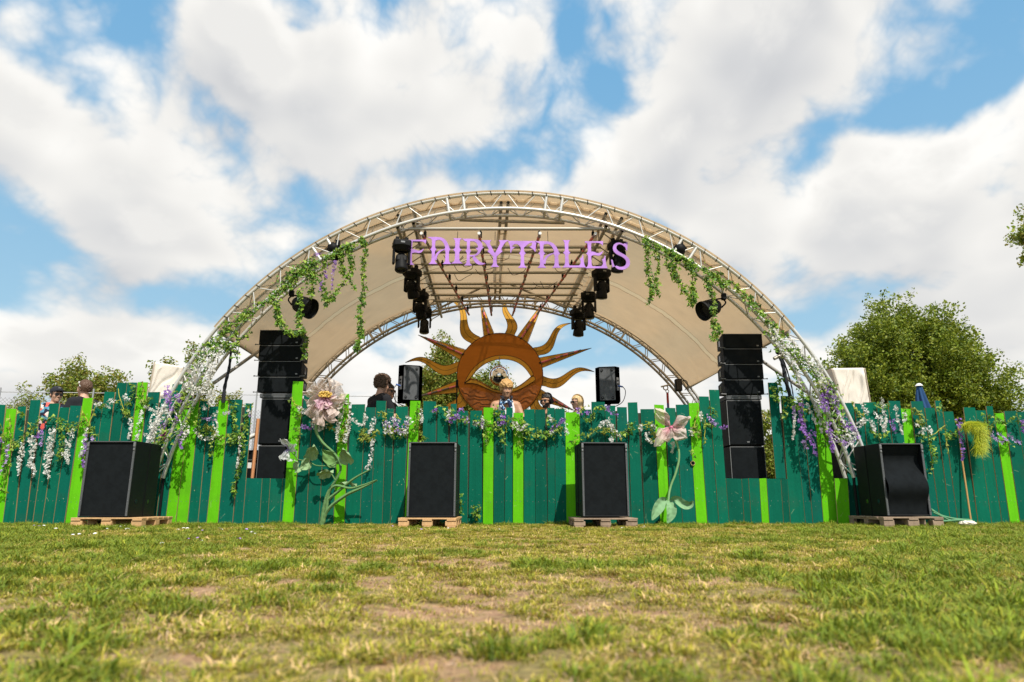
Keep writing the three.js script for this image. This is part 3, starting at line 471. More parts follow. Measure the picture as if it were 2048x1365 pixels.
// ---------------------------------------------------------------- sign
{
  const S = 2.4;
  const draw = (w, fn) => {
    const cv = document.createElement('canvas'); cv.width = w * S + 40; cv.height = 100 * S + 60; const c = cv.getContext('2d'); c.translate(20, 30); c.scale(S, S); c.fillStyle = '#000'; c.strokeStyle = '#000'; c.lineCap = 'butt'; c.lineJoin = 'round';
    const poly = (pts) => { c.beginPath(); pts.forEach(([x, y], i) => (i ? c.lineTo(x, y) : c.moveTo(x, y))); c.closePath(); c.fill(); };
    const stem = (x, o = {}) => {                // flared upright with thorned waist
      const { top = 0, bot = 100, wt = 12, wb = 14, w = 5.8, mid = 46 } = o;
      c.beginPath(); c.moveTo(x - wt, top); c.lineTo(x + wt, top); c.quadraticCurveTo(x + w, top + 4, x + w, top + 16);
      if (mid) { c.lineTo(x + w * 0.9, mid - 12); c.quadraticCurveTo(x + w, mid - 3, x + w + 6, mid); c.quadraticCurveTo(x + w, mid + 3, x + w * 0.9, mid + 12); }
      c.lineTo(x + w, bot - 16); c.quadraticCurveTo(x + w + 1, bot - 5, x + wb, bot - 1.5); c.lineTo(x + wb, bot); c.lineTo(x - wb, bot); c.lineTo(x - wb, bot - 1.5); c.quadraticCurveTo(x - w - 1, bot - 5, x - w, bot - 16);
      if (mid) { c.lineTo(x - w * 0.9, mid + 12); c.quadraticCurveTo(x - w, mid + 3, x - w - 6, mid); c.quadraticCurveTo(x - w, mid - 3, x - w * 0.9, mid - 12); }
      c.lineTo(x - w, top + 16); c.quadraticCurveTo(x - w, top + 4, x - wt, top); c.closePath(); c.fill();
    };
    fn(c, poly, stem); return trace(cv);
  };
  const bar = (c, x0, x1, y, h, drop) => { c.beginPath(); c.moveTo(x0, y); c.lineTo(x1, y); c.lineTo(x1 - 2, y + drop); c.quadraticCurveTo(x1 - 6, y + h + 1, x1 - 18, y + h); c.lineTo(x0, y + h); c.closePath(); c.fill(); };
  const fArm = (c, x) => { c.beginPath(); c.moveTo(x, 40); c.quadraticCurveTo(x + 10, 36, x + 20, 43); c.quadraticCurveTo(x + 30, 47, x + 43, 36); c.quadraticCurveTo(x + 36, 57, x + 22, 53); c.quadraticCurveTo(x + 10, 48, x, 58); c.closePath(); c.fill(); };
  const A = (c, poly, stem) => {
    stem(24, { top: 3 }); poly([[2, 0], [40, 0], [34, 5], [20, 9], [12, 6]]);
    c.beginPath(); c.moveTo(30, 2); c.bezierCurveTo(54, -4, 74, 10, 79, 44); c.lineTo(65, 44); c.bezierCurveTo(62, 16, 46, 4, 30, 14); c.closePath(); c.fill();
    stem(72, { top: 34, wt: 6, w: 6.4, mid: 46 });
    c.beginPath(); c.moveTo(28, 84); c.bezierCurveTo(30, 62, 40, 48, 62, 45); c.lineTo(58, 50); c.bezierCurveTo(44, 55, 36, 70, 36, 86); c.closePath(); c.fill();
  };
  const foot = (c, x0, x1) => { c.beginPath(); c.moveTo(x0, 93); c.lineTo(x1 - 16, 93); c.bezierCurveTo(x1 - 8, 90, x1 - 6, 76, x1 - 13, 68); c.quadraticCurveTo(x1 - 3, 66, x1 - 3, 54); c.lineTo(x1 - 1, 54); c.bezierCurveTo(x1 + 1, 78, x1, 92, x1 + 7, 100); c.lineTo(x0, 100); c.closePath(); c.fill(); };
  const L = {
    F: [76, (c, p, st) => { st(22, { mid: 46 }); bar(c, 10, 74, 0, 6, 17); fArm(c, 24); }],
    A: [92, A],
    I: [40, (c, p, st) => st(20)],
    R: [90, (c, p, st) => { st(26); p([[2, 0], [40, 2], [30, 8], [14, 10]]); c.beginPath(); c.moveTo(26, 3); c.bezierCurveTo(76, -8, 88, 26, 74, 44); c.bezierCurveTo(68, 62, 54, 68, 30, 66); c.lineTo(30, 61); c.bezierCurveTo(50, 64, 60, 56, 62, 46); c.bezierCurveTo(66, 22, 56, 6, 30, 9); c.closePath(); c.fill(); p([[58, 36], [70, 26], [84, 33], [70, 44], [60, 44], [53, 33]].map(([x, y]) => [x, y])); c.beginPath(); c.moveTo(48, 65); c.bezierCurveTo(56, 64, 62, 92, 92, 92); c.bezierCurveTo(72, 104, 50, 96, 42, 70); c.closePath(); c.fill(); }],
    Y: [92, (c, p, st) => { st(46, { top: 52, wt: 7, mid: 0 }); for (const m of [1, -1]) { const X = (x) => 46 + m * x; c.beginPath(); c.moveTo(X(-46), 0); c.lineTo(X(-12), 0); c.quadraticCurveTo(X(-22), 8, X(-13), 22); c.lineTo(X(-4), 42); c.lineTo(X(7), 60); c.lineTo(X(-7), 60); c.quadraticCurveTo(X(-20), 46, X(-26), 41); c.quadraticCurveTo(X(-19), 38, X(-22), 31); c.lineTo(X(-30), 16); c.quadraticCurveTo(X(-36), 5, X(-46), 2); c.closePath(); c.fill(); } }],
    T: [100, (c, p, st) => { st(52); c.beginPath(); c.moveTo(4, 0); c.lineTo(100, 0); c.lineTo(97, 6); c.bezierCurveTo(70, 2, 68, 18, 58, 24); c.lineTo(46, 24); c.bezierCurveTo(36, 6, 22, 8, 18, 22); c.quadraticCurveTo(28, 24, 33, 20); c.quadraticCurveTo(16, 28, 14, 44); c.lineTo(12, 44); c.bezierCurveTo(14, 20, 6, 8, 4, 0); c.closePath(); c.fill(); c.beginPath(); c.moveTo(84, 2); c.lineTo(100, 2); c.bezierCurveTo(96, 14, 97, 26, 95, 42); c.quadraticCurveTo(86, 26, 74, 22); c.quadraticCurveTo(86, 22, 84, 2); c.closePath(); c.fill(); }],
    L: [86, (c, p, st) => { st(24); foot(c, 24, 76); }],
    E: [86, (c, p, st) => { st(24); bar(c, 10, 70, 0, 6, 17); fArm(c, 26); foot(c, 24, 76); }],
    S: [76, (c) => { c.lineCap = 'round'; const q = (w, ...a) => { c.lineWidth = w; c.beginPath(); c.moveTo(a[0], a[1]); c.bezierCurveTo(...a.slice(2)); c.stroke(); }; c.lineCap = 'butt';
      c.beginPath(); c.moveTo(60, 14); c.bezierCurveTo(34, -8, 6, 8, 14, 32); c.bezierCurveTo(20, 50, 52, 50, 60, 68); c.bezierCurveTo(66, 84, 46, 98, 24, 86); c.lineTo(8, 92); c.lineTo(4, 64); c.lineTo(10, 66); c.bezierCurveTo(14, 92, 24, 96, 30, 99); c.bezierCurveTo(58, 106, 84, 88, 72, 62); c.bezierCurveTo(60, 42, 34, 42, 26, 26); c.bezierCurveTo(22, 10, 42, 2, 56, 18); c.closePath(); c.fill();
      c.beginPath(); c.moveTo(53, 8); c.lineTo(70, 1); c.lineTo(66, 34); c.lineTo(62, 30); c.quadraticCurveTo(62, 20, 53, 14); c.closePath(); c.fill(); }],
  };
  const sign = thing('letter_sign', 'lilac cut out lettering hung across the front of the stage roof', 'sign'), lilac = mat([0.50, 0.235, 0.76], { roughness: 0.55, map: speck });
  const place = [['F', 813, 851, 480, 530], ['A', 855, 902, 474.5, 528.5], ['I', 904, 925, 477, 527.5], ['R', 924.5, 971, 478, 531.5], ['Y', 963, 1017, 481, 534.5], ['T', 1016, 1074, 482.5, 536], ['A', 1070, 1122, 483, 536], ['L', 1124, 1172, 481, 535.5], ['E', 1170, 1216, 483, 537], ['S', 1221, 1260.5, 484.5, 540]];
  const wires = [];
  place.forEach(([ch, x0, x1, y0, y1], i) => {
    const [w, fn] = L[ch], shapes = draw(w, fn), g = new THREE.ExtrudeGeometry(shapes, { depth: 0.012, bevelEnabled: true, bevelThickness: 0.002, bevelSize: 0.002, bevelSegments: 1, curveSegments: 1 });
    g.computeBoundingBox(); const b = g.boundingBox, d = 9.0 + 0.006 * (i % 2), tl = P(x0, y0, d), br = P(x1, y1, d), sx = (br.x - tl.x) / (b.max.x - b.min.x), sy = (tl.y - br.y) / (b.max.y - b.min.y);
    g.translate(-b.min.x, -b.max.y, -0.008).scale(sx, sy, 1).translate(tl.x, tl.y, -d);
    const p = g.attributes.position, uv = g.attributes.uv; for (let k = 0; k < p.count; k++) uv.setXY(k, p.getX(k), p.getY(k)); g.computeVertexNormals();
    part(sign, 'letter', g, lilac);
    if (i % 2 === 0) { const m = P((x0 + x1) / 2, y0, d); wires.push(rod(V(m.x, m.y, -d), V(m.x, 4.03, -9.07), 0.004, 5)); }
  });
  part(sign, 'hanging_wire', merge(wires), MAT.black);
}

// ---------------------------------------------------------------- moving lights and spot lights
function movingHead(label, px, py, d, tilt, pan, s = 1) {
  const at = P(px, py, d), t = thing('moving_light', label, 'stage light', at, 'moving lights hung under the roof trusses'); t.rotation.y = pan; t.scale.setScalar(s);
  part(t, 'base', merge([rbox(0.27, 0.12, 0.22, 0.03, 0, 0.12, 0), new THREE.CylinderGeometry(0.15, 0.10, 0.07, 24).translate(0, 0.045, 0)]), MAT.black);
  part(t, 'clamp', merge([box(0.05, 0.06, 0.05, -0.07, 0.21, 0), box(0.05, 0.06, 0.05, 0.07, 0.21, 0)]), MAT.black);
  part(t, 'label_plate', box(0.06, 0.025, 0.004, 0, 0.13, 0.113), MAT.hardware);
  const yoke = []; for (const k of [-1, 1]) yoke.push(rbox(0.035, 0.24, 0.09, 0.016, k * 0.115, -0.08, 0)); part(t, 'yoke', merge([...yoke, rbox(0.25, 0.04, 0.09, 0.015, 0, 0.03, 0)]), MAT.black);
  const prof = [[0.001, 0.125], [0.05, 0.12], [0.072, 0.09], [0.08, 0.02], [0.085, -0.05], [0.095, -0.11], [0.098, -0.155], [0.088, -0.17]].map(([x, y]) => new THREE.Vector2(x, y));
  const h = part(t, 'head', merge([new THREE.LatheGeometry(prof, 28), rbox(0.17, 0.12, 0.15, 0.03, 0, 0.02, 0)]), MAT.black); h.position.y = -0.14; h.rotation.x = tilt;
  part(h, 'lens', new THREE.SphereGeometry(0.095, 24, 10, 0, 6.3, 0, 1.2).scale(0.9, 0.35, 0.9).rotateX(Math.PI).translate(0, -0.155, 0), MAT.gloss);
}
movingHead('frontmost moving light on the left roof truss, overlapping the first letter of the sign', 803, 505, 8.93, -0.25, 0.3, 0.92);
movingHead('second moving light from the front on the left roof truss', 824, 560, 10.45, 0.5, -0.35, 0.98);
movingHead('third moving light from the front on the left roof truss', 840, 604, 11.7, 0.5, -0.3, 0.98);
movingHead('rearmost moving light on the left roof truss, in front of the rear arch', 849, 637, 12.9, -0.15, 0.2, 0.98);
movingHead('frontmost moving light on the right roof truss, behind the last letter of the sign', 1235, 507, 9.35, 0.25, 0.3, 0.92);
movingHead('second moving light from the front on the right roof truss', 1203, 561, 10.45, 0.12, 0.4, 0.98);
movingHead('third moving light from the front on the right roof truss', 1178, 605, 11.8, -0.1, -0.3, 0.98);
movingHead('rearmost moving light on the right roof truss, in front of the rear arch', 1157, 639, 13.05, 0.15, 0.4, 1.1);
function spot(label, px, py, d, dir, size, hang) {
  const at = P(px, py, d), t = thing('spot_light', label, 'stage light', at, 'spot lights clamped on the front arch'), q = new THREE.Quaternion().setFromUnitVectors(V(0, -1, 0), dir.clone().normalize());
  const prof = [[0.001, 0.11], [0.05, 0.105], [0.085, 0.06], [0.095, -0.02], [0.1, -0.09], [0.107, -0.1], [0.107, -0.12], [0.097, -0.12], [0.09, -0.06], [0.001, -0.05]].map(([x, y]) => new THREE.Vector2(x * size, y * size));
  const c = part(t, 'can', new THREE.LatheGeometry(prof, 26), MAT.black); c.quaternion.copy(q); part(c, 'lens', new THREE.CircleGeometry(0.088 * size, 24).rotateX(Math.PI / 2).translate(0, -0.075 * size, 0), MAT.gloss);
  const u = hang.clone().sub(at); part(t, 'yoke', tube([V(-0.11 * size, 0, 0), u.clone().multiplyScalar(0.45).add(V(-0.09 * size, 0, 0)), u.clone().multiplyScalar(0.75), u.clone().multiplyScalar(0.45).add(V(0.09 * size, 0, 0)), V(0.11 * size, 0, 0)], 0.011, 40, 6), MAT.black);
  part(t, 'clamp', rbox(0.06, 0.09, 0.07, 0.01, u.x * 0.92, u.y * 0.92, u.z * 0.92), MAT.black);
}
spot('small black spot light high on the left of the front arch, above the lilac racemes', 668, 500, 8.98, V(0.3, -0.6, -0.8), 0.95, P(676, 486, 8.95));
spot('large black spot light hanging among ivy over the left speaker stack', 605, 611, 9.0, V(0.8, -0.4, 0.3), 1.35, P(581, 585, 8.95));
spot('small black spot light high on the right of the front arch, above the ivy curtain', 1358, 502, 8.98, V(-0.3, -0.6, -0.8), 0.95, P(1362, 488, 8.95));
spot('large black spot light hanging behind an ivy strand left of the right speaker stack', 1422, 616, 9.0, V(-0.8, -0.4, 0.3), 1.3, P(1450, 592, 8.95));
{ const at = P(1357, 771, 13.3), t = thing('flood_light', 'black flood light clamped at the foot of the rear arch on the right', 'stage light', at); part(t, 'housing', rbox(0.13, 0.24, 0.12, 0.015), MAT.black); part(t, 'lens', box(0.1, 0.2, 0.006, 0, 0, 0.064), MAT.gloss); part(t, 'cable', tube([V(0.06, 0.08, 0), V(0.16, 0.09, 0), V(0.18, -0.02, 0), V(0.12, -0.1, 0)], 0.008, 20, 6), MAT.black); }

// ---------------------------------------------------------------- sun panel with an eye, mirror ball
{
  const D = 14.15, C = P(1000, 750.5, D), R = 0.905, k = R / 422, t = thing('sun_panel', 'wooden sun with wavy rays and an open eye hung at the back of the stage', 'stage decoration', C);
  const L2 = (x, y) => new THREE.Vector2((x - 975) * k, (734 - y) * k);
  const ply = tex(1024, 1024, (u, v) => { const g = tfbm(u, v, 3, 3, 2), l = tnoise(u * 0.4, v, 60, 4), kk = 0.82 + 0.14 * l * g + 0.18 * g; return [enc(0.52 * kk), enc(0.175 * kk), enc(0.016 * kk)]; }), rayTex = tex(512, 512, (u, v) => { const kk = 0.75 + 0.4 * tfbm(u, v, 5, 4, 6); return [enc(0.70 * kk), enc(0.36 * kk), enc(0.022 * kk)]; });
  const relief = tex(512, 512, (u, v) => { const w = tfbm(u, v, 4, 3, 21), q = 0.5 + 0.5 * Math.sin((v * 9 + w * 6) * 6.283); return [q, q, q]; }, false);
  const disc = mat([1, 1, 1], { map: ply, roughness: 0.6, specularIntensity: 0.4 }), wrap = mat([0.50, 0.16, 0.014], { roughness: 0.4, specularIntensity: 0.5, clearcoat: 0.22, clearcoatRoughness: 0.15, bumpMap: relief, bumpScale: 0.02 }), ray = mat([1, 1, 1], { map: rayTex, roughness: 0.6 }), line = mat([0.03, 0.012, 0.004]);
  const eye = new THREE.Shape(); const hole = (S) => { S.moveTo(...L2(688, 768).toArray()); S.bezierCurveTo(...L2(770, 640).toArray(), ...L2(880, 578).toArray(), ...L2(1000, 578).toArray()); S.bezierCurveTo(...L2(1130, 580).toArray(), ...L2(1220, 640).toArray(), ...L2(1278, 748).toArray()); S.bezierCurveTo(...L2(1190, 830).toArray(), ...L2(1100, 890).toArray(), ...L2(1000, 890).toArray()); S.bezierCurveTo(...L2(870, 880).toArray(), ...L2(800, 780).toArray(), ...L2(688, 768).toArray()); return S; };
  const round = new THREE.Shape().absarc(0, 0, R, 0, Math.PI * 2); round.holes.push(hole(new THREE.Path()));
  const ext = (s, d, z, n = 40) => { const g = new THREE.ExtrudeGeometry(s, { depth: d, bevelEnabled: false, curveSegments: n }).translate(0, 0, z); return g; };
  const dg = ext(round, 0.02, 0, 72); { const p = dg.attributes.position; for (let i = 0; i < p.count; i++) dg.attributes.uv.setXY(i, p.getX(i) * 0.5, p.getY(i) * 0.5); }
  part(t, 'disc', dg, disc);
  const low = new THREE.Shape(); low.moveTo(...L2(660, 860).toArray()); low.bezierCurveTo(...L2(820, 900).toArray(), ...L2(900, 925).toArray(), ...L2(1000, 925).toArray()); low.bezierCurveTo(...L2(1120, 920).toArray(), ...L2(1200, 870).toArray(), ...L2(1330, 830).toArray()); low.absarc(0, 0, R * 0.965, -0.3, Math.PI + 0.32, true);
  const lg = ext(low, 0.004, 0.021, 60); { const p = lg.attributes.position; for (let i = 0; i < p.count; i++) lg.attributes.uv.setXY(i, p.getX(i) * 0.7, p.getY(i) * 0.7); } part(t, 'glossy_cheek', lg, wrap);
  const lid = new THREE.Shape(); lid.moveTo(...L2(628, 818).toArray()); lid.bezierCurveTo(...L2(700, 620).toArray(), ...L2(860, 538).toArray(), ...L2(1000, 538).toArray()); lid.bezierCurveTo(...L2(1150, 540).toArray(), ...L2(1260, 610).toArray(), ...L2(1306, 736).toArray()); lid.lineTo(...L2(1274, 748).toArray()); lid.bezierCurveTo(...L2(1220, 640).toArray(), ...L2(1130, 580).toArray(), ...L2(1000, 578).toArray()); lid.bezierCurveTo(...L2(880, 578).toArray(), ...L2(770, 640).toArray(), ...L2(690, 762).toArray()); lid.closePath();
  part(t, 'upper_eyelid', ext(lid, 0.014, 0.021), ray);
  const lip = new THREE.Shape(); lip.moveTo(...L2(630, 820).toArray()); lip.bezierCurveTo(...L2(670, 790).toArray(), ...L2(690, 775).toArray(), ...L2(730, 785).toArray()); lip.bezierCurveTo(...L2(830, 820).toArray(), ...L2(860, 885).toArray(), ...L2(1000, 892).toArray()); lip.bezierCurveTo(...L2(1120, 890).toArray(), ...L2(1200, 830).toArray(), ...L2(1282, 752).toArray()); lip.bezierCurveTo(...L2(1320, 735).toArray(), ...L2(1345, 790).toArray(), ...L2(1296, 806).toArray()); lip.bezierCurveTo(...L2(1190, 870).toArray(), ...L2(1130, 915).toArray(), ...L2(1000, 918).toArray()); lip.bezierCurveTo(...L2(840, 905).toArray(), ...L2(800, 800).toArray(), ...L2(630, 820).toArray());
  part(t, 'lower_eyelid', ext(lip, 0.016, 0.022), ray);
  const groove = (pts, z, r = 0.0055) => tube(pts.map((p) => V(p.x, p.y, z)), r, 60, 6), grooves = [groove(lid.getPoints(20), 0.036), groove(lip.getPoints(20), 0.039)];
  { const p = []; for (let i = 0; i <= 80; i++) p.push(new THREE.Vector2(Math.cos(i / 40 * Math.PI) * R, Math.sin(i / 40 * Math.PI) * R)); grooves.push(groove(p, 0.02, 0.007)); }
  part(t, 'outline', merge(grooves), line);
  const S = (a, b, tip) => ({ a: L2(...a), b: L2(...b), tip: L2(...tip) });
  const straight = [S([640, 480], [590, 585], [155, 328]), S([810, 350], [920, 325], [770, -40]), S([1140, 350], [1250, 410], [1410, -20]), S([1360, 560], [1385, 665], [1882, 462]), S([1375, 875], [1320, 975], [1700, 1085]), S([555, 790], [565, 910], [190, 940])];
  const wavy = [[[560, 592], [560, 695], [38, 610], 1], [[700, 420], [790, 355], [470, -40], 1], [[1008, 328], [1112, 340], [1050, -60], -1], [[1290, 460], [1350, 535], [1690, 205], -1], [[1385, 735], [1385, 835], [1905, 702], -1], [[600, 880], [650, 990], [430, 1130], 1], [[1270, 1040], [1340, 960], [1500, 1200], -1]];
  const inward = (v) => v.clone().multiplyScalar(0.97);
  for (const { a, b, tip } of straight) {
    const s = new THREE.Shape([inward(a), inward(b), tip]); const q = part(t, 'straight_ray', ext(s, 0.018, -0.022), ray);
    const m = a.clone().add(b).multiplyScalar(0.5); part(q, 'ray_outline', merge([groove([a, a.clone().lerp(tip, 0.5), tip], -0.006, 0.005), groove([b, b.clone().lerp(tip, 0.5), tip], -0.006, 0.005), groove([m, m.clone().lerp(tip, 0.5), tip], -0.005, 0.004)]), line);
  }
  for (const [a0, b0, t0, f] of wavy) {
    const a = L2(...a0), b = L2(...b0), tip = L2(...t0), m = a.clone().add(b).multiplyScalar(0.5), ax = tip.clone().sub(m), l = ax.length(), n = new THREE.Vector2(-ax.y, ax.x).normalize(), w0 = a.distanceTo(b) / 2, side = Math.sign(n.dot(a.clone().sub(m))) || 1, up = [], dn = [], mid = [];
    for (let i = 0; i <= 24; i++) { const v = i / 24, bend = Math.sin(v * Math.PI * 2.0) * 0.105 * l * f * (1 - 0.25 * v), w = w0 * (1 - v) ** 0.8 * (1 + 0.25 * Math.sin(v * Math.PI)), c = m.clone().addScaledVector(ax, v - (i ? 0 : 0.06)).addScaledVector(n, bend); mid.push(c); up.push(c.clone().addScaledVector(n, w * side)); dn.push(c.clone().addScaledVector(n, -w * side)); }
    const q = part(t, 'wavy_ray', ext(new THREE.Shape([...up, ...dn.slice(0, -1).reverse()]), 0.018, -0.024), ray);
    part(q, 'ray_outline', merge([groove(up, -0.007, 0.005), groove(dn, -0.007, 0.005), groove(mid, -0.006, 0.004)]), line);
  }
  const pink = mat([0.82, 0.20, 0.24], { roughness: 0.4 }), grey = mat([0.22, 0.18, 0.17], { roughness: 0.4 });
  const led = (x0, y0, x1, y1, seed) => {
    const a = L2(x0, y0), b = L2(x1, y1), A = V(a.x, a.y, 0.022), B = V(b.x, b.y, 0.022), q = part(t, 'ray_light_tube', rod(A, B, 0.017), grey), r = rng(seed); let s = 0.02;
    while (s < 0.93) { const l = 0.08 + r() * 0.16; part(q, 'coral_band', rod(A.clone().lerp(B, s), A.clone().lerp(B, Math.min(0.97, s + l)), 0.0195), pink); s += l + 0.05 + r() * 0.22; }
    part(q, 'end_cap', rod(A.clone().lerp(B, -0.03), A, 0.02), MAT.black);
  };
  led(605, 525, 225, 355, 1); led(862, 322, 800, 60, 2); led(1185, 362, 1400, 20, 3); led(1375, 612, 1775, 485, 4); led(548, 845, 215, 940, 5); led(1395, 930, 1680, 1080, 6);
  part(t, 'support_stand', merge([box(0.1, 3, 0.03, -0.45, -1.9, -0.06), box(0.1, 3, 0.03, 0.45, -1.9, -0.06)]), MAT.black);
  const bb = P(998.5, 752.5, 14.0), ballT = thing('mirror_ball', 'mirror ball hanging in the open eye of the wooden sun', 'mirror ball', bb);
  part(ballT, 'mirror_tiles', new THREE.SphereGeometry(0.216, 44, 26), new THREE.MeshPhysicalMaterial({ color: rgb(0.86, 0.87, 0.88), metalness: 1, roughness: 0.04, flatShading: true }));
  part(ballT, 'cap', new THREE.CylinderGeometry(0.03, 0.04, 0.04, 12).translate(0, 0.225, 0), MAT.hardware); part(ballT, 'chain', tube([V(0, 0.24, 0), V(0.005, 0.34, -0.05), V(0, 0.44, -0.1)], 0.006, 12, 5), MAT.hardware);
  const sp = P(914, 768, 13.9), st = thing('light_stand', 'thin black upright standing left of the wooden sun', 'stand', V(sp.x, 0.41, sp.z)); part(st, 'pole', rod(V(0, 0, 0), V(0, sp.y - 0.41, 0), 0.014), MAT.black); part(st, 'head', rbox(0.05, 0.16, 0.05, 0.008, 0, sp.y - 0.41, 0), MAT.black);
}

// ---------------------------------------------------------------- loudspeakers
const DECK = 0.41;
function pixBox(px0, px1, py0, py1, d) { const a = P((px0 + px1) / 2, py0, d), b = P((px0 + px1) / 2, py1, d), l = P(px0, (py0 + py1) / 2, d), r = P(px1, (py0 + py1) / 2, d); return { x: (l.x + r.x) / 2, w: r.x - l.x, y0: b.y, y1: a.y }; }
function lineSpeaker(label, px0, px1, py0, py1, d, inner, group) {
  const b = pixBox(px0, px1, py0, py1, d), h = b.y1 - b.y0 - 0.008, w = b.w, t = thing('line_array_speaker', label, 'speaker', V(b.x, b.y0, -d), group), dep = 0.36;
  const sh = new THREE.Shape([[-w / 2, 0], [w / 2, 0], [w / 2, -0.1], [w / 2 - 0.02, -dep], [-w / 2 + 0.02, -dep], [-w / 2, -0.1]].map(([x, y]) => new THREE.Vector2(x, y)));
  const top = 0.25 * h, g = new THREE.ExtrudeGeometry(sh, { depth: h, bevelEnabled: true, bevelThickness: 0.003, bevelSize: 0.003, bevelSegments: 1 }).rotateX(-Math.PI / 2).scale(1, 1, -1); const p = g.attributes.position;
  for (let i = 0; i < p.count; i++) { const z = p.getZ(i); if (z < -0.05) p.setY(i, h / 2 + (p.getY(i) - h / 2) * (1 - 0.28 * Math.min(1, -z / dep))); }
  for (let i = 0; i < g.index?.count; i++); if (!g.index) { for (let i = 0; i < p.count; i += 3) { for (const a of ['position', 'normal', 'uv']) { const A = g.attributes[a], n = A.itemSize; for (let c = 0; c < n; c++) { const q = A.array[(i + 1) * n + c]; A.array[(i + 1) * n + c] = A.array[(i + 2) * n + c]; A.array[(i + 2) * n + c] = q; } } } }
  g.computeVertexNormals();
  part(t, 'cabinet', g, MAT.cab);
  const grille = rbox(w - 0.012, h - 0.012, 0.012, 0.004, 0, h / 2, 0.008); { const u = grille.attributes.uv, q = grille.attributes.position; for (let i = 0; i < u.count; i++) u.setXY(i, q.getX(i) * 3, q.getY(i) * 3); } part(t, 'grille', grille, MAT.foam);
  part(t, 'badge', box(0.03, 0.018, 0.003, w / 2 - 0.06, 0.035, 0.0155), MAT.hardware); part(t, 'joint_strip', box(w - 0.02, 0.005, 0.012, 0, h - 0.001, 0.008), MAT.hardware);
  for (const s of [-1, 1]) { part(t, 'side_rail', box(0.014, h, 0.05, s * (w / 2 + 0.005), h / 2, -0.012), MAT.black); part(t, 'rigging_pin', rod(V(s * (w / 2 - 0.01), 0.0, 0.022), V(s * (w / 2 + 0.055), 0.004, 0.022), 0.006, 8), MAT.hardware); part(t, 'pin_head', new THREE.SphereGeometry(0.011, 8, 6).translate(s * (w / 2 + 0.055), 0.004, 0.022), MAT.hardware); }
  part(t, 'handle', merge([rbox(0.012, h * 0.42, 0.07, 0.004, inner * (w / 2 - 0.002), h / 2, -0.19)]), MAT.gloss);
  return t;
}
function stackSub(label, px0, px1, py0, py1, d, group, yFloor) {
  const b = pixBox(px0, px1, py0, py1, d), y0 = yFloor ?? b.y0, h = b.y1 - y0 - 0.006, w = b.w, t = thing('subwoofer', label, 'speaker', V(b.x, y0, -d), group);
  part(t, 'cabinet', rbox(w, h, 0.62, 0.012, 0, h / 2, -0.31), MAT.cab);
  const g = rbox(w - 0.03, h - 0.03, 0.016, 0.006, 0, h / 2, 0.006); { const u = g.attributes.uv, q = g.attributes.position; for (let i = 0; i < u.count; i++) u.setXY(i, q.getX(i) * 3, q.getY(i) * 3); } part(t, 'grille', g, MAT.foam);
  for (const s of [-1, 1]) part(t, 'trim_strip', box(0.008, h - 0.02, 0.01, s * (w / 2 - 0.008), h / 2, 0.005), MAT.hardware);
  part(t, 'top_lip', box(w - 0.02, 0.008, 0.01, 0, h - 0.008, 0.005), MAT.hardware);
  part(t, 'badge', box(0.035, 0.016, 0.003, 0.02, 0.05, 0.0155), MAT.hardware);
}
{
  const order = ['topmost speaker of the left stack, draped with ivy', 'second speaker from the top of the left stack behind the fence', 'third speaker from the top of the left stack, sky beside it', 'lowest narrow speaker of the left stack, beside the tall lime plank'];
  [[521, 603, 660, 690.5], [519.5, 603, 691, 722], [518, 602, 722.5, 753.5], [517, 601, 754, 785.5]].forEach(([a, b, c, e], i) => lineSpeaker(order[i], a, b, c, e, 9.5, 1, 'line array speakers of the left stack'));
  const orderR = ['topmost speaker of the right stack, an ivy strand at its corner', 'second speaker from the top of the right stack behind the fence', 'third speaker from the top of the right stack, brace pipe beside it', 'lowest narrow speaker of the right stack above the grey plate'];
  [[1447, 1522.5, 667.5, 697], [1448, 1523.5, 697.5, 728], [1449, 1524.5, 728.5, 759], [1450, 1525.5, 759.5, 789.5]].forEach(([a, b, c, e], i) => lineSpeaker(orderR[i], a, b, c, e, 9.5, -1, 'line array speakers of the right stack'));
  for (const [l, a, b, c, e] of [['dark grey mounting plate between array and subwoofers of the left stack', 519, 586, 787.5, 796], ['dark grey mounting plate between array and subwoofers of the right stack', 1453, 1524, 791, 799.5]]) { const q = pixBox(a, b, c, e, 9.5), t = thing('array_plate', l, 'mounting plate', V(q.x, q.y0, -9.5)); part(t, 'plate', rbox(q.w, q.y1 - q.y0, 0.4, 0.006, 0, (q.y1 - q.y0) / 2, -0.2), MAT.cabGrey); part(t, 'front_lip', box(q.w * 0.8, 0.006, 0.004, 0, (q.y1 - q.y0) * 0.8, 0.003), MAT.hardware); }
  stackSub('upper subwoofer of the left stack behind the cut out in the fence', 519, 600, 797, 890, 9.5, 'stack subwoofers'); stackSub('lower subwoofer of the left stack, its base hidden by the fence', 514, 597, 890.5, 957, 9.5, 'stack subwoofers', DECK);
  stackSub('upper subwoofer of the right stack, seen through the cut out in the fence', 1455, 1526, 800, 892, 9.5, 'stack subwoofers'); stackSub('lower subwoofer of the right stack, its base hidden by the fence', 1461, 1532, 892.5, 957, 9.5, 'stack subwoofers', DECK);
}
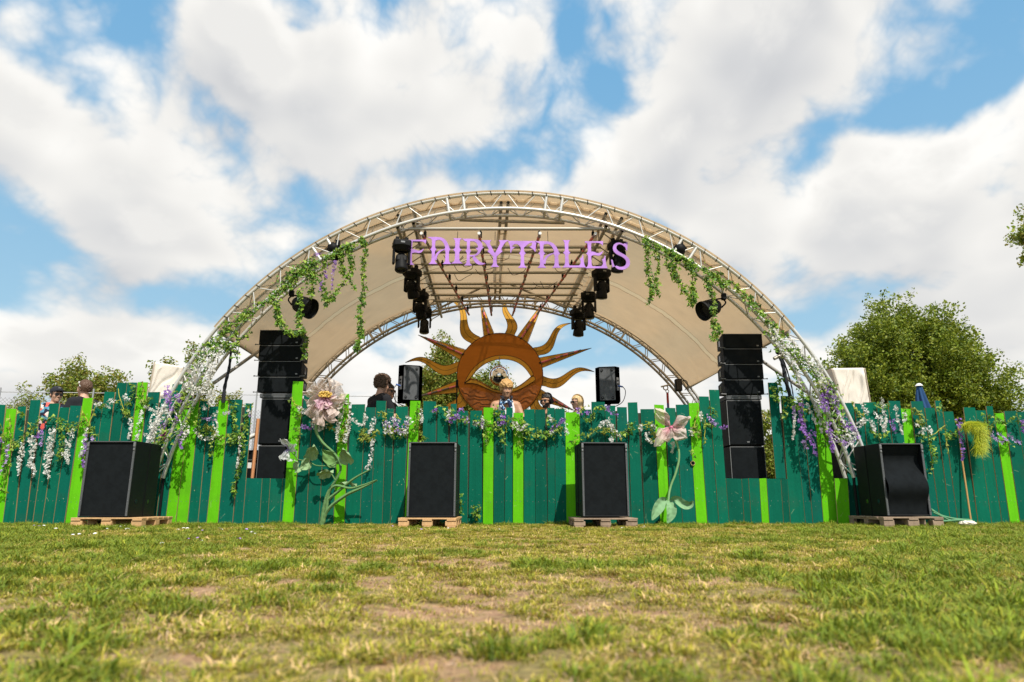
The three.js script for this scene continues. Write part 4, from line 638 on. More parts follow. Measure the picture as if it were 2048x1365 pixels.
function bigSub(label, px0, px1, pyTop, pyBot, d, yaw, wavy, depth = 0.6) {
  const b = pixBox(px0, px1, pyTop, pyBot, d), w = b.w, h = b.y1 - b.y0, t = thing('ground_subwoofer', label, 'speaker', V(b.x, b.y0, -d), 'large black subwoofers on pallets in front of the fence'); t.rotation.y = yaw;
  const T = 0.02;                                 // an open fronted box so that the grille sits between its walls
  part(t, 'cabinet', merge([rbox(T, h, depth, 0.006, -w / 2 + T / 2, h / 2, -depth / 2), rbox(T, h, depth, 0.006, w / 2 - T / 2, h / 2, -depth / 2), rbox(w - 2 * T, T, depth - 0.004, 0.006, 0, T / 2, -depth / 2), rbox(w - 2 * T, T, depth - 0.004, 0.006, 0, h - T / 2, -depth / 2), box(w - 2 * T, h - 2 * T, 0.02, 0, h / 2, wavy ? -0.16 : -depth + 0.03)]), MAT.cab);
  const gw = w - 2 * T - 0.006, gh = h - 2 * T - 0.006, g = new THREE.PlaneGeometry(gw, gh, 2, 48).translate(0, h / 2, 0), p = g.attributes.position;
  for (let i = 0; i < p.count; i++) { const v = (p.getY(i) - T) / (h - 2 * T), z = wavy ? -0.02 + 0.085 * Math.sin(smooth(0.02, 0.75, v) * Math.PI) ** 1.5 - 0.075 * Math.exp(-(((v - 0.78) / 0.16) ** 2)) : -0.012; p.setZ(i, z); g.attributes.uv.setXY(i, p.getX(i) * 3, p.getY(i) * 3); }
  g.computeVertexNormals(); part(t, 'grille', g, MAT.foam);
  for (const s of [-1, 1]) {
    part(t, 'corner_rail', box(0.022, h - 0.02, 0.012, s * (w / 2 - 0.012), h / 2, 0.004), MAT.cabGrey);
    part(t, 'latch', rbox(0.026, 0.05, 0.02, 0.005, s * (w / 2 - 0.012), h - 0.045, 0.008), MAT.hardware); part(t, 'latch', rbox(0.02, 0.025, 0.02, 0.005, s * (w / 2 - 0.012), h - 0.1, 0.008), MAT.hardware);
    for (let k = 0; k < 6; k++) part(t, 'rivet', new THREE.SphereGeometry(0.005, 6, 5).translate(s * (w / 2 - 0.012), 0.06 + k * h * 0.14, 0.0105), MAT.hardware);
    for (const zz of [-0.15, -0.42]) part(t, 'handle_hole', new THREE.CylinderGeometry(0.026, 0.026, 0.006, 16).rotateZ(Math.PI / 2).translate(s * (w / 2), h * 0.2, zz), MAT.gloss);
    part(t, 'side_joint', box(0.006, h - 0.01, 0.006, s * (w / 2 + 0.002), h / 2, -depth * 0.55), MAT.black);
  }
  part(t, 'top_edge', box(w - 0.03, 0.01, 0.012, 0, h - 0.008, 0.003), MAT.cabGrey);
  return t;
}
function pallet(label, px0, px1, pyTop, d, w, dep, grey, yaw = 0) {
  const a = P(px0, pyTop + 8, d), b = P(px1, pyTop + 8, d), top = P((px0 + px1) / 2, pyTop, d).y, t = thing('pallet', label, 'pallet', V((a.x + b.x) / 2, 0, -d), 'wooden pallets under the subwoofers'); t.rotation.y = yaw; w = b.x - a.x;
  const m = grey ? MAT.greyWood : MAT.wood, r = rng(Math.round(px0)), H = top, bh = 0.017, uvs = (g, s) => { const u = g.attributes.uv, q = g.attributes.position; for (let i = 0; i < u.count; i++) u.setXY(i, (q.getX(i) + q.getZ(i) * 0.3) * 0.8 + s, (q.getY(i) + q.getZ(i)) * 1.6 + s * 1.7); return g; };
  const slats = 6; for (let i = 0; i < slats; i++) { const z = -dep * (i + 0.5) / slats, sw = dep / slats - 0.022 + (r() - 0.5) * 0.02; part(t, 'deck_slat', uvs(rbox(w + (r() - 0.5) * 0.02, bh, sw, 0.003, 0, H - bh / 2, z - (i === 0 ? -0.008 : 0)), r() * 5), m); }
  for (const x of [-1, 0, 1]) part(t, 'stringer', uvs(rbox(0.11, bh, dep, 0.003, x * (w / 2 - 0.06), H - bh * 1.5 - 0.001, -dep / 2), r() * 5), m);
  for (const x of [-1, 0, 1]) for (const z of [0.06, dep / 2, dep - 0.06]) part(t, 'block', uvs(rbox(0.12 + r() * 0.015, H - 2 * bh - 0.024, 0.1, 0.005, x * (w / 2 - 0.068), (H - 2 * bh) / 2 + 0.009, -z), r() * 5), m);
  for (const x of [-1, 0, 1]) part(t, 'skid', uvs(rbox(0.10, 0.018, dep, 0.003, x * (w / 2 - 0.062), 0.011, -dep / 2), r() * 5), m);
}
pallet('pale wooden pallet under the leftmost subwoofer', 139, 283, 1036, 8.2, 1, 0.75, false); pallet('orange brown wooden pallet under the subwoofer left of centre', 795, 913, 1036.5, 8.2, 1, 0.85, false); pallet('weathered grey brown pallet under the subwoofer right of centre', 1148, 1276, 1037, 8.2, 1, 0.8, true); pallet('dark weathered pallet under the subwoofer with the curved grille', 1768, 1890, 1034.5, 8.2, 1, 0.85, true);
bigSub('large black subwoofer at the far left in front of the truss foot', 165.5, 263, 882.5, 1034.5, 8.25, 0, false, 0.62); bigSub('large black subwoofer left of centre, below the lilac and white garland', 815.5, 912, 884.5, 1035, 8.25, 0, false); bigSub('large black subwoofer right of centre, its left flank in shade', 1164, 1257, 885, 1034.5, 8.28, 0.05, false); bigSub('large black subwoofer with a curved bulging grille at the far right', 1766.5, 1854, 887, 1033, 8.25, 0, true, 0.62);

function monitor(label, px, py0, py1, d, turn) {
  const a = P(px, py0, d), b = P(px, py1, d), h = a.y - b.y, t = thing('monitor_speaker', label, 'speaker', V(a.x, b.y, -d), 'monitor speakers on poles'), w = 0.245; t.rotation.y = turn;
  const sh = new THREE.Shape([[-w / 2, 0.02], [w / 2, 0.02], [w / 2 + 0.055, -0.06], [w / 2 + 0.02, -0.3], [-w / 2 - 0.02, -0.3], [-w / 2 - 0.055, -0.06]].map(([x, y]) => new THREE.Vector2(x, y)));
  part(t, 'cabinet', new THREE.ExtrudeGeometry(sh, { depth: h, bevelEnabled: true, bevelSize: 0.006, bevelThickness: 0.006, bevelSegments: 2 }).rotateX(-Math.PI / 2).scale(1, 1, -1), MAT.cab);
  part(t, 'grey_panel', rbox(w - 0.01, h - 0.02, 0.01, 0.004, 0, h / 2, 0.024), MAT.cabGrey);
  for (const x of [-1, 1]) for (const y of [0.05, h - 0.05]) { const c = part(t, 'corner_foot', new THREE.CylinderGeometry(0.018, 0.02, 0.012, 16).rotateX(Math.PI / 2).translate(x * (w / 2 - 0.045), y, 0.034), MAT.black); part(c, 'screw', new THREE.CylinderGeometry(0.006, 0.006, 0.004, 8).rotateX(Math.PI / 2).translate(x * (w / 2 - 0.045), y, 0.0415), MAT.hardware); }
  const side = turn > 0 ? -1 : 1; const pz = -0.02, px2 = side * (w / 2 + 0.03);
  const plate = part(t, 'connector_plate', box(0.05, 0.2, 0.006, 0, 0, 0), MAT.hardware); plate.position.set(px2, h * 0.5, pz + 0.008); plate.rotation.y = side * 0.95;
  part(plate, 'socket', merge([new THREE.CylinderGeometry(0.014, 0.014, 0.008, 12).rotateX(Math.PI / 2).translate(0, 0.05, 0.004), new THREE.CylinderGeometry(0.014, 0.014, 0.008, 12).rotateX(Math.PI / 2).translate(0, 0, 0.004)]), MAT.black);
  const blue = mat([0.03, 0.10, 0.36], { roughness: 0.5 }); part(t, 'plug', new THREE.CylinderGeometry(0.014, 0.012, 0.07, 10).rotateZ(1.3).translate(px2 + side * 0.04, h * 0.42, 0.01), blue);
  part(t, 'cable', tube([V(px2 + side * 0.07, h * 0.42, 0.01), V(px2 + side * 0.11, h * 0.3, 0.01), V(px2 + side * 0.1, h * 0.12, 0), V(px2 + side * 0.05, -0.02, -0.05), V(0.02, -0.1, -0.12)], 0.006, 30, 6), MAT.black);
  part(t, 'pole', rod(V(0, DECK - b.y, -0.14), V(0, 0, -0.14), 0.018), MAT.black); part(t, 'pole_cup', new THREE.CylinderGeometry(0.03, 0.03, 0.05, 14).translate(0, -0.03, -0.14), MAT.black);
  for (let i = 0; i < 3; i++) part(t, 'tripod_leg', rod(V(0, DECK - b.y + 0.35, -0.14), V(Math.cos(i * 2.1) * 0.35, DECK - b.y + 0.01, -0.14 + Math.sin(i * 2.1) * 0.35), 0.012), MAT.black);
}
monitor('grey fronted monitor speaker on a pole left of the wooden sun', 823, 732, 802, 10.2, 0.32); monitor('grey fronted monitor speaker on a pole right of the blonde woman', 1214, 735, 803, 10.2, -0.2);

// ---------------------------------------------------------------- things behind the fence
function drape(label, pts, d, seed) {            // a cloth pulled over a crate: four upper corners in the survey grid
  const [tl, tr, bl, br] = pts.map(([x, y]) => P(x, y, d)), t = thing('covered_crate', label, 'cloth cover', V((tl.x + tr.x) / 2, 0, -d)), o = t.position, D = 0.55, N = 44, M = 44, pos = [], idx = [], uv = [];
  const pt = (u, v) => { const a = tl.clone().lerp(tr, u), b = bl.clone().lerp(br, u); const k = (v < 0 ? 0 : v) * 1; return a.lerp(b, k); };
  for (let j = 0; j <= M; j++) for (let i = 0; i <= N; i++) {   // j: from the back edge over the top and down the front
    const u = i / N, s = j / M, topPart = 0.25, p = s < topPart ? pt(u, 0).setZ(-d - D * (1 - s / topPart)) : pt(u, (s - topPart) / (1 - topPart) * 1.9), edge = Math.min(u, 1 - u);
    if (s < topPart) p.y += 0.015 * Math.sin(s / topPart * 3.1); const q = Math.max(0, s - topPart);
    const w1 = u * 1.1 + q * 1.6 + 0.25 * noise2(u * 2 + seed, q * 3), ridge = (c, w, a) => a * Math.exp(-(((w1 - c) / w) ** 2)), fold = 0.03 + 0.02 * fbm(u * 1.6 + seed, q * 1.9, 2) + ridge(0.55, 0.03, 0.030) + ridge(0.86, 0.04, -0.026) + ridge(1.2, 0.035, 0.032) + ridge(1.55, 0.05, -0.02) + 0.004 * fbm(u * 14, q * 14 + seed, 2);
    p.z += (fold - 0.03) * smooth(0, 0.15, edge) * smooth(0, 0.08, q) - smooth(0.06, 0, edge) * 0.05; pos.push(p.x - o.x, p.y, p.z + d); uv.push(u * 2, s * 3);
  }
  for (let j = 0; j < M; j++) for (let i = 0; i < N; i++) { const k = j * (N + 1) + i; idx.push(k, k + N + 1, k + 1, k + 1, k + N + 1, k + N + 2); }
  const g = new THREE.BufferGeometry(); g.setAttribute('position', new THREE.Float32BufferAttribute(pos, 3)); g.setAttribute('uv', new THREE.Float32BufferAttribute(uv, 2)); g.setIndex(idx); g.computeVertexNormals();
  part(t, 'canvas_cloth', g, mat([0.76, 0.70, 0.62], { roughness: 0.95, bumpMap: flakes, bumpScale: 0.001 }));
  const w = tr.x - tl.x; part(t, 'crate', box(w * 0.86, tl.y - 0.08, D * 0.8, (tl.x + tr.x) / 2 - o.x, (tl.y - 0.08) / 2, -D * 0.5), MAT.black);
  for (const x of [0, 1]) { const sp = [], a = x ? tr : tl, b = x ? br : bl; const sd = new THREE.PlaneGeometry(D, 1, 6, 10), q = sd.attributes.position; for (let i = 0; i < q.count; i++) { const f = q.getX(i) / D + 0.5, v = 0.5 - q.getY(i), e = a.clone().lerp(b, v * 1.9); q.setXYZ(i, e.x - o.x, e.y, -D * (1 - f)); } sd.computeVertexNormals(); part(t, 'side_cloth', sd, mat([0.74, 0.68, 0.60], { roughness: 0.95 })); }
}
drape('cream canvas thrown over a crate behind the left truss foot', [[307, 724], [366, 734], [295, 790], [352, 795]], 10.6, 3); drape('cream canvas thrown over a crate at the right, in front of the big tree', [[1663, 737], [1731, 736], [1684, 806], [1743, 806]], 10.6, 9);
{ // furled parasol
  const a = P(1838, 768, 13), t = thing('parasol', 'furled navy blue parasol under the big tree', 'parasol', V(a.x, 0, -13)), n = 48, m = 20, pos = [], idx = [], R = 0.17, H = 1.0, uv = [];
  for (let j = 0; j <= m; j++) for (let i = 0; i <= n; i++) { const s = j / m, th = i / n * 6.283, r = (0.035 + R * Math.pow(s, 0.75) * (0.72 + 0.26 * Math.cos(th * 6 + s * 2.5))) * (1 + 0.1 * Math.sin(th * 2)); pos.push(Math.cos(th) * r + s * s * 0.12, a.y - 0.03 - s * H, Math.sin(th) * r); uv.push(i / n, s); }
  for (let j = 0; j < m; j++) for (let i = 0; i < n; i++) { const k = j * (n + 1) + i; idx.push(k, k + 1, k + n + 1, k + 1, k + n + 2, k + n + 1); }
  const g = new THREE.BufferGeometry(); g.setAttribute('position', new THREE.Float32BufferAttribute(pos, 3)); g.setAttribute('uv', new THREE.Float32BufferAttribute(uv, 2)); g.setIndex(idx); g.computeVertexNormals();
  part(t, 'canopy', g, mat([0.012, 0.06, 0.17], { roughness: 0.9 })); part(t, 'cap', new THREE.CylinderGeometry(0.03, 0.075, 0.05, 14).translate(0, a.y - 0.02, 0), MAT.white); part(t, 'pole', rod(V(0, 0, 0), V(0, a.y - 0.2, 0), 0.02), MAT.steel); part(t, 'base', new THREE.CylinderGeometry(0.25, 0.28, 0.07, 20).translate(0, 0.035, 0), MAT.steel);
}
{ // chain link fence
  const a = P(-260, 781, 12.3), b = P(802, 794, 16.2), t = thing('chain_link_fence', 'galvanised chain link fence behind the stage on the left', 'fence', V(a.x, 0, a.z)), L = Math.hypot(b.x - a.x, b.z - a.z); t.rotation.y = Math.atan2(-(b.z - a.z), b.x - a.x);
  const H = (x) => a.y + (b.y - a.y) * x / L, gal = mat([0.36, 0.37, 0.38], { metalness: 0.3, roughness: 0.5 });
  part(t, 'top_rail', rod(V(0, H(0), 0), V(L, H(L), 0), 0.008, 8), gal); for (let x = 0.4; x < L; x += 1.55) part(t, 'post', rod(V(x, 0, 0.03), V(x, H(x) + 0.08, 0.03), 0.016, 8), gal);
  const w = [], step = 0.066, r = 0.0026, pos = [], idx = [];
  const wire = (p, q) => { const d = q.clone().sub(p).normalize(), n = V(-d.y, d.x, 0).multiplyScalar(r), k = pos.length / 3; for (const e of [p, q]) for (const [s, z] of [[1, -r * 0.6], [-1, -r * 0.6], [0, r]]) pos.push(e.x + n.x * s, e.y + n.y * s, e.z + z); for (const [i, j] of [[0, 1], [1, 2], [2, 0]]) idx.push(k + i, k + j, k + 3 + i, k + j, k + 3 + j, k + 3 + i); };
  const y0 = 1.0; for (let x = -1.2; x < L; x += step) { const h = Math.min(H(0), H(L)) - y0 - 0.01; for (const s of [1, -1]) { let x0 = s > 0 ? x : x + h * 0.9, x1 = s > 0 ? x + h * 0.9 : x; if (Math.min(x0, x1) < 0 || Math.max(x0, x1) > L) continue; wire(V(x0, y0, s * r * 1.2), V(x1, y0 + h, s * r * 1.2)); } }
  const g = new THREE.BufferGeometry(); g.setAttribute('position', new THREE.Float32BufferAttribute(pos, 3)); g.setIndex(idx); g.computeVertexNormals(); part(t, 'wire_mesh', g, gal, 'stuff');
}
{ // lumber, straps and odd bits
  const t = thing('lumber_prop', 'raw orange timber leaning beside the left speaker stack', 'timber'), a = P(516, 838, 9.4), b = P(505, 960, 9.36), c = V(b.x - 0.02, 0.0, b.z); part(t, 'board', merge([rod(c, a, 0.026, 4)]), MAT.orangeWood); part(t, 'brace', rod(P(500, 875, 9.44), P(515, 868, 9.44), 0.03, 4), MAT.white);
  const fc = thing('flight_case', 'dark case standing behind the cut out beside the orange timber', 'case', P(500, 920, 10.1).setY(DECK)); part(fc, 'lid', rbox(0.36, 0.14, 0.5, 0.01, -0.03, 0.55, -0.2), MAT.black); part(fc, 'body', rbox(0.36, 0.47, 0.5, 0.01, -0.03, 0.24, -0.2), MAT.black); part(fc, 'corner_edge', box(0.37, 0.012, 0.51, -0.03, 0.478, -0.2), MAT.hardware); part(fc, 'label', box(0.12, 0.08, 0.004, 0.05, 0.4, 0.053), MAT.white);
  const strap = (label, pts, w, d, col) => { const s = thing('hanging_strap', label, 'strap'), C = new THREE.CatmullRomCurve3(pts.map(([x, y]) => P(x, y, d))), pos = [], idx = []; for (let i = 0; i <= 24; i++) { const u = i / 24, p = C.getPoint(u), ww = w[0] + (w[1] - w[0]) * u; for (const [x, z] of [[-1, 0], [-0.3, 0.5], [0.5, 0.3], [1, -0.1], [0.2, -0.4]]) pos.push(p.x + x * ww * (1 + 0.15 * Math.sin(i * 1.7)), p.y, p.z + z * ww); } for (let i = 0; i < 24; i++) for (let k = 0; k < 5; k++) { const q = i * 5 + k, n = i * 5 + (k + 1) % 5; idx.push(q, n, q + 5, n, n + 5, q + 5); } const g = new THREE.BufferGeometry(); g.setAttribute('position', new THREE.Float32BufferAttribute(pos, 3)); g.setIndex(idx); g.computeVertexNormals(); part(s, 'cloth', g, col); part(s, 'knot', new THREE.SphereGeometry(w[0] * 1.6, 10, 8).translate(C.getPoint(0).x, C.getPoint(0).y, C.getPoint(0).z), col); };
  strap('navy cloth bundle hanging from the left arch beside the speaker stack', [[462, 699], [458, 735], [449, 775], [446, 806]], [0.016, 0.027], 9.15, MAT.cloth); strap('black cloth bundle hanging from the right arch beside the speaker stack', [[1557, 704], [1566, 730], [1573, 765], [1583, 800]], [0.026, 0.03], 9.15, MAT.cloth); strap('second thin black cloth hanging from the right arch', [[1562, 708], [1574, 740], [1584, 775], [1588, 802]], [0.012, 0.008], 9.17, MAT.cloth);
  const red = thing('ratchet_strap', 'red and blue ratchet strap hanging at the right foot of the rear arch', 'strap'), p = P(1335, 786, 13.4); part(red, 'strap', box(0.045, 0.32, 0.008, p.x, p.y - 0.16, p.z), mat([0.35, 0.03, 0.03])); part(red, 'blue_strap', box(0.03, 0.1, 0.008, p.x - 0.005, p.y - 0.26, p.z + 0.009), mat([0.03, 0.06, 0.3])); part(red, 'hook', new THREE.TorusGeometry(0.03, 0.007, 8, 18).translate(p.x, p.y + 0.03, p.z), MAT.hardware); part(red, 'shackle', merge([new THREE.TorusGeometry(0.045, 0.012, 8, 18).translate(p.x - 0.03, p.y + 0.1, p.z), rod(V(p.x - 0.12, p.y + 0.12, p.z), V(p.x + 0.06, p.y + 0.16, p.z), 0.016)]), MAT.steel);
  const pile = thing('green_fabric_strips', 'pale green fabric strips lying at the foot of the fence by the right pallet', 'fabric strips'), gm = mat([0.11, 0.28, 0.15], { roughness: 0.9 }); const Q = (x, y, d) => { const v = P(x, y, d); v.y = Math.max(v.y, 0.02); return v; };
  for (const l of [[[1864, 1021, 9.1], [1880, 1030, 9.1], [1905, 1037, 9.05], [1945, 1041, 9.0]], [[1863, 1019, 9.12], [1885, 1032, 9.06], [1912, 1039, 9.0], [1942, 1043, 8.95]], [[1868, 1026, 9.1], [1890, 1036, 9.0], [1900, 1041, 8.95], [1938, 1040, 9.05]], [[1860, 1042, 8.9], [1885, 1043, 8.85], [1915, 1041, 8.9], [1943, 1042, 8.95]]]) part(pile, 'strip', tube(l.map((q) => Q(...q)), 0.011, 30, 7).scale(1, 1, 1), gm);
  const cr = P(1936, 1049, 8.6), cloth = thing('crumpled_cloth', 'crumpled white cloth lying on the grass near the right end of the fence', 'cloth', V(cr.x, 0, cr.z)), cg = new THREE.SphereGeometry(1, 40, 24), cp = cg.attributes.position; for (let i = 0; i < cp.count; i++) { const x = cp.getX(i), y = cp.getY(i), z = cp.getZ(i), k = 1 + 0.4 * fbm(x * 2.3 + z * 1.3 + 4, y * 2.5 + z * 1.9, 3) + 0.25 * Math.abs(noise2(x * 5, z * 5 + y * 4)); cp.setXYZ(i, x * k * 0.095, Math.max(0, y * k * 0.032 + 0.036), z * k * 0.06); } cg.computeVertexNormals(); part(cloth, 'folded_cloth', cg, mat([0.72, 0.66, 0.55], { roughness: 0.95 }));
}

// ---------------------------------------------------------------- trees
function leafCluster(seed, n, size, spread, tones) {
  const r = rng(seed), pos = [], col = [], nor = [];
  for (let i = 0; i < n; i++) {
    const a = r() * 6.283, e = Math.acos(2 * r() - 1), d = spread * Math.cbrt(r()), c = V(Math.sin(e) * Math.cos(a) * d, Math.cos(e) * d, Math.sin(e) * Math.sin(a) * d), q = new THREE.Quaternion().setFromEuler(new THREE.Euler((r() - 0.5) * 2.2, r() * 6.28, (r() - 0.5) * 2.2)), s = size * (0.7 + 0.6 * r()), t = tones[Math.floor(r() * tones.length)], k = 0.75 + 0.5 * r();
    const L = [[0, 0, 0.5], [0.28, 0.03, 0.05], [0.2, 0.03, -0.35], [0, 0, -0.5], [-0.2, 0.03, -0.35], [-0.28, 0.03, 0.05]].map(([x, y, z]) => V(x * s, y * s, z * s).applyQuaternion(q).add(c));
    for (const [x, y, z] of [[0, 1, 2], [0, 2, 3], [0, 3, 4], [0, 4, 5]]) for (const v of [L[x], L[y], L[z]]) { pos.push(v.x, v.y, v.z); col.push(t[0] * k, t[1] * k, t[2] * k); }
  }
  const g = new THREE.BufferGeometry(); g.setAttribute('position', new THREE.Float32BufferAttribute(pos, 3)); g.setAttribute('color', new THREE.Float32BufferAttribute(col, 3)); g.computeVertexNormals(); return g;
}
const olive = [[0.196, 0.280, 0.015], [0.265, 0.338, 0.022], [0.138, 0.221, 0.013], [0.345, 0.390, 0.033], [0.103, 0.169, 0.013]], dull = [[0.196, 0.260, 0.028], [0.253, 0.299, 0.033], [0.138, 0.208, 0.022], [0.299, 0.260, 0.044]];
const LEAF = mat([1, 1, 1], { vertexColors: true, roughness: 0.55, transmission: 0.4, specularIntensity: 0.5 }), BARK = mat([0.10, 0.075, 0.05], { roughness: 0.95 });
const deep = olive.map((c) => c.map((x) => x * 0.9)), CL = [leafCluster(1, 26, 0.105, 0.24, deep), leafCluster(2, 26, 0.10, 0.22, deep), leafCluster(3, 22, 0.06, 0.13, dull), leafCluster(4, 22, 0.064, 0.14, dull), leafCluster(5, 12, 0.07, 0.1, olive)];
function tree(name, label, base, lobes, o) {     // lobes: [x, y, z, rx, ry, rz, clumps] from the foot of the trunk
  const t = thing(name, label, o.cat ?? 'tree', base), r = rng(o.seed), limbs = [], m4 = new THREE.Matrix4(), q = new THREE.Quaternion(), lists = [[], []], top = V(o.lean ?? 0, o.fork, 0);
  const trunk = [V(0, -0.1, 0), V(0.04, o.fork * 0.5, 0.03), top]; part(t, 'trunk', merge([rod(trunk[0], trunk[1], o.r, 10, o.r * 0.8), rod(trunk[1], trunk[2], o.r * 0.8, 10, o.r * 0.6)]), BARK);
  for (const [x, y, z, rx, ry, rz, n] of lobes) {
    const c = V(x, y, z); part(t, 'limb', tube([top.clone(), top.clone().lerp(c, 0.5).add(V(0, 0.1 * ry, 0)), c], o.r * 0.3, 10, 6), BARK);
    for (let i = 0; i < n; i++) {
      const a = r() * 6.283, ct = 2 * r() - 1, st = Math.sqrt(1 - ct * ct), sh = 0.55 + 0.5 * Math.sqrt(r()) + (r() < 0.12 ? 0.16 * r() : 0), bump = 1 + 0.34 * noise3(x + st * Math.cos(a) * 2.4, ct * 2.4 + y, z + st * Math.sin(a) * 2.4), k = sh * bump, cc = V(x + st * Math.cos(a) * rx * k, y + ct * ry * k, z + st * Math.sin(a) * rz * k);
      const out = cc.clone().sub(c).normalize(); if (r() < (o.twig ?? 0.3)) limbs.push(rod(cc.clone().lerp(c, 0.4), cc, 0.006 * (o.s ?? 1) * 1.5, 4, 0.003));
      const per = o.per ?? 9; for (let j = 0; j < per; j++) { const f = (j / per - 0.3) * (o.stretch ?? 0.5), p = cc.clone().addScaledVector(out, f).add(V((r() - 0.5) * o.blob, (r() - 0.5) * o.blob * 0.8 + Math.max(0, f) * 0.5, (r() - 0.5) * o.blob)); q.setFromEuler(new THREE.Euler(r() * 6, r() * 6, r() * 6)); const s = (o.s ?? 1) * (0.7 + 0.6 * r()); m4.compose(p, q, V(s, s, s)); lists[j % 2].push(m4.clone()); }
    }
  }
  if (limbs.length) part(t, 'twigs', merge(limbs), BARK, 'stuff');
  o.geo.forEach((g, i) => { const m = shade(new THREE.InstancedMesh(CL[g], LEAF, lists[i].length)); m.name = 'crown'; m.userData.kind = 'stuff'; lists[i].forEach((x, j) => m.setMatrixAt(j, x)); t.add(m); });
}
const foot = (px, d) => { const p = P(px, 1000, d); return V(p.x, 0, -d); };
tree('broad_tree', 'broad olive green tree standing behind the right end of the fence', foot(1838, 24), [[0.1, 4, 0, 1.9, 2.3, 2, 150], [-1.4, 3.73, 0.3, 1.2, 1.5, 1.4, 70], [1.6, 3.73, 0.2, 1.3, 1.7, 1.4, 85], [-0.3, 5.8, 0, 1, 1, 1.1, 46], [0.75, 5.62, 0.2, 0.7, 0.8, 0.8, 26], [-2.6, 2.92, 0.4, 0.8, 0.8, 0.9, 32], [0, 2.38, 0.6, 2.4, 1.1, 1.4, 90], [2.5, 3.19, 0.3, 0.8, 1.2, 0.9, 40], [-1.25, 5.12, 0.3, 0.75, 0.9, 0.8, 30], [1.75, 4.99, 0.3, 0.7, 0.85, 0.8, 28], [-3.1, 2.29, 0.2, 0.8, 0.7, 0.8, 26], [3.3, 2.11, 0.2, 0.9, 0.8, 0.8, 30]], { seed: 5, fork: 2.2, r: 0.26, blob: 0.55, per: 13, stretch: 0.85, geo: [0, 1], s: 0.85, twig: 0.2 });
tree('hawthorn_tree', 'olive hawthorn behind the two men at the left', foot(150, 17), [[-0.35, 2.95, 0, 0.42, 0.62, 0.5, 26], [0.3, 2.7, 0, 0.55, 0.5, 0.6, 28], [-0.6, 2.35, 0.1, 0.5, 0.6, 0.6, 28], [0.72, 2.6, 0.1, 0.26, 0.5, 0.4, 16], [0, 2.1, 0.2, 1.0, 0.6, 0.7, 40]], { seed: 6, fork: 1.4, r: 0.09, blob: 0.3, per: 12, stretch: 0.45, geo: [3, 2], s: 0.95, twig: 0.8 });
tree('sapling', 'slender upright sapling left of the cream canvas', foot(300, 16), [[0.0, 2.7, 0, 0.2, 0.9, 0.25, 18], [-0.15, 2.1, 0, 0.35, 0.7, 0.3, 18]], { seed: 7, fork: 1.2, r: 0.05, blob: 0.16, per: 9, stretch: 0.25, geo: [3, 2], s: 0.85, twig: 0.9 });
tree('sapling', 'loose twiggy sapling rising behind the cream canvas on the left', foot(352, 16), [[0.08, 3.1, 0, 0.28, 0.7, 0.3, 16], [-0.15, 2.6, 0, 0.4, 0.6, 0.3, 18], [0.6, 2.4, 0, 0.4, 0.5, 0.3, 12]], { seed: 8, fork: 1.4, r: 0.05, blob: 0.2, per: 7, stretch: 0.3, geo: [3, 2], s: 0.8, twig: 0.9 });
tree('thin_shrub', 'thin wispy shrub at the far left edge behind the chain link fence', foot(18, 16), [[0, 1.95, 0, 0.5, 0.5, 0.4, 20], [0.5, 1.8, 0, 0.5, 0.45, 0.4, 18], [-0.8, 1.9, 0, 0.6, 0.5, 0.4, 20], [-0.05, 2.55, 0, 0.08, 0.35, 0.12, 6]], { cat: 'shrub', seed: 9, fork: 1.2, r: 0.05, blob: 0.24, per: 7, stretch: 0.25, geo: [3, 2], s: 0.75, twig: 0.9 });
tree('thin_shrub', 'small shrub behind the navy cloth bundle at the left arch', foot(438, 16.8), [[0, 2.45, 0, 0.28, 0.4, 0.3, 14], [0.1, 2.0, 0, 0.5, 0.5, 0.4, 16]], { cat: 'shrub', seed: 10, fork: 1.2, r: 0.04, blob: 0.22, per: 7, stretch: 0.2, geo: [3, 2], s: 0.8, twig: 0.8 });
tree('stage_tree', 'yellowish green tree seen behind the left rays of the wooden sun', foot(895, 20), [[-0.2, 3.6, 0, 0.65, 1.0, 0.6, 50], [-0.5, 2.9, 0, 0.8, 0.9, 0.7, 60], [0.4, 2.9, 0, 0.8, 0.9, 0.7, 60], [1.15, 3.4, 0, 0.4, 0.65, 0.5, 34], [0.2, 2.2, 0.3, 1.5, 0.8, 0.7, 70], [-0.15, 4.35, 0, 0.16, 0.5, 0.2, 10]], { seed: 11, fork: 1.6, r: 0.1, blob: 0.34, per: 12, stretch: 0.4, geo: [3, 2], s: 1.05, twig: 0.7 });
tree('stage_tree', 'loose twiggy tree seen through the eye of the wooden sun', foot(1030, 21), [[0, 3.4, 0, 0.32, 0.6, 0.4, 12], [-0.3, 2.8, 0, 0.5, 0.5, 0.5, 18], [0.9, 2.7, 0, 0.45, 0.4, 0.4, 14], [0.3, 2.1, 0, 1.2, 0.5, 0.5, 30]], { seed: 12, fork: 1.6, r: 0.08, blob: 0.3, per: 7, stretch: 0.45, geo: [3, 2], s: 0.9, twig: 1 });
tree('thin_shrub', 'low yellow green shrub in the gap beside the right speaker stack', foot(1540, 12.5), [[0, 1.35, 0, 0.22, 0.5, 0.3, 26], [-0.1, 0.8, 0, 0.4, 0.5, 0.4, 36], [0.1, 0.4, 0, 0.4, 0.4, 0.4, 26]], { cat: 'shrub', seed: 13, fork: 0.5, r: 0.03, blob: 0.18, per: 10, stretch: 0.2, geo: [4, 2], s: 0.7, twig: 0.9 });
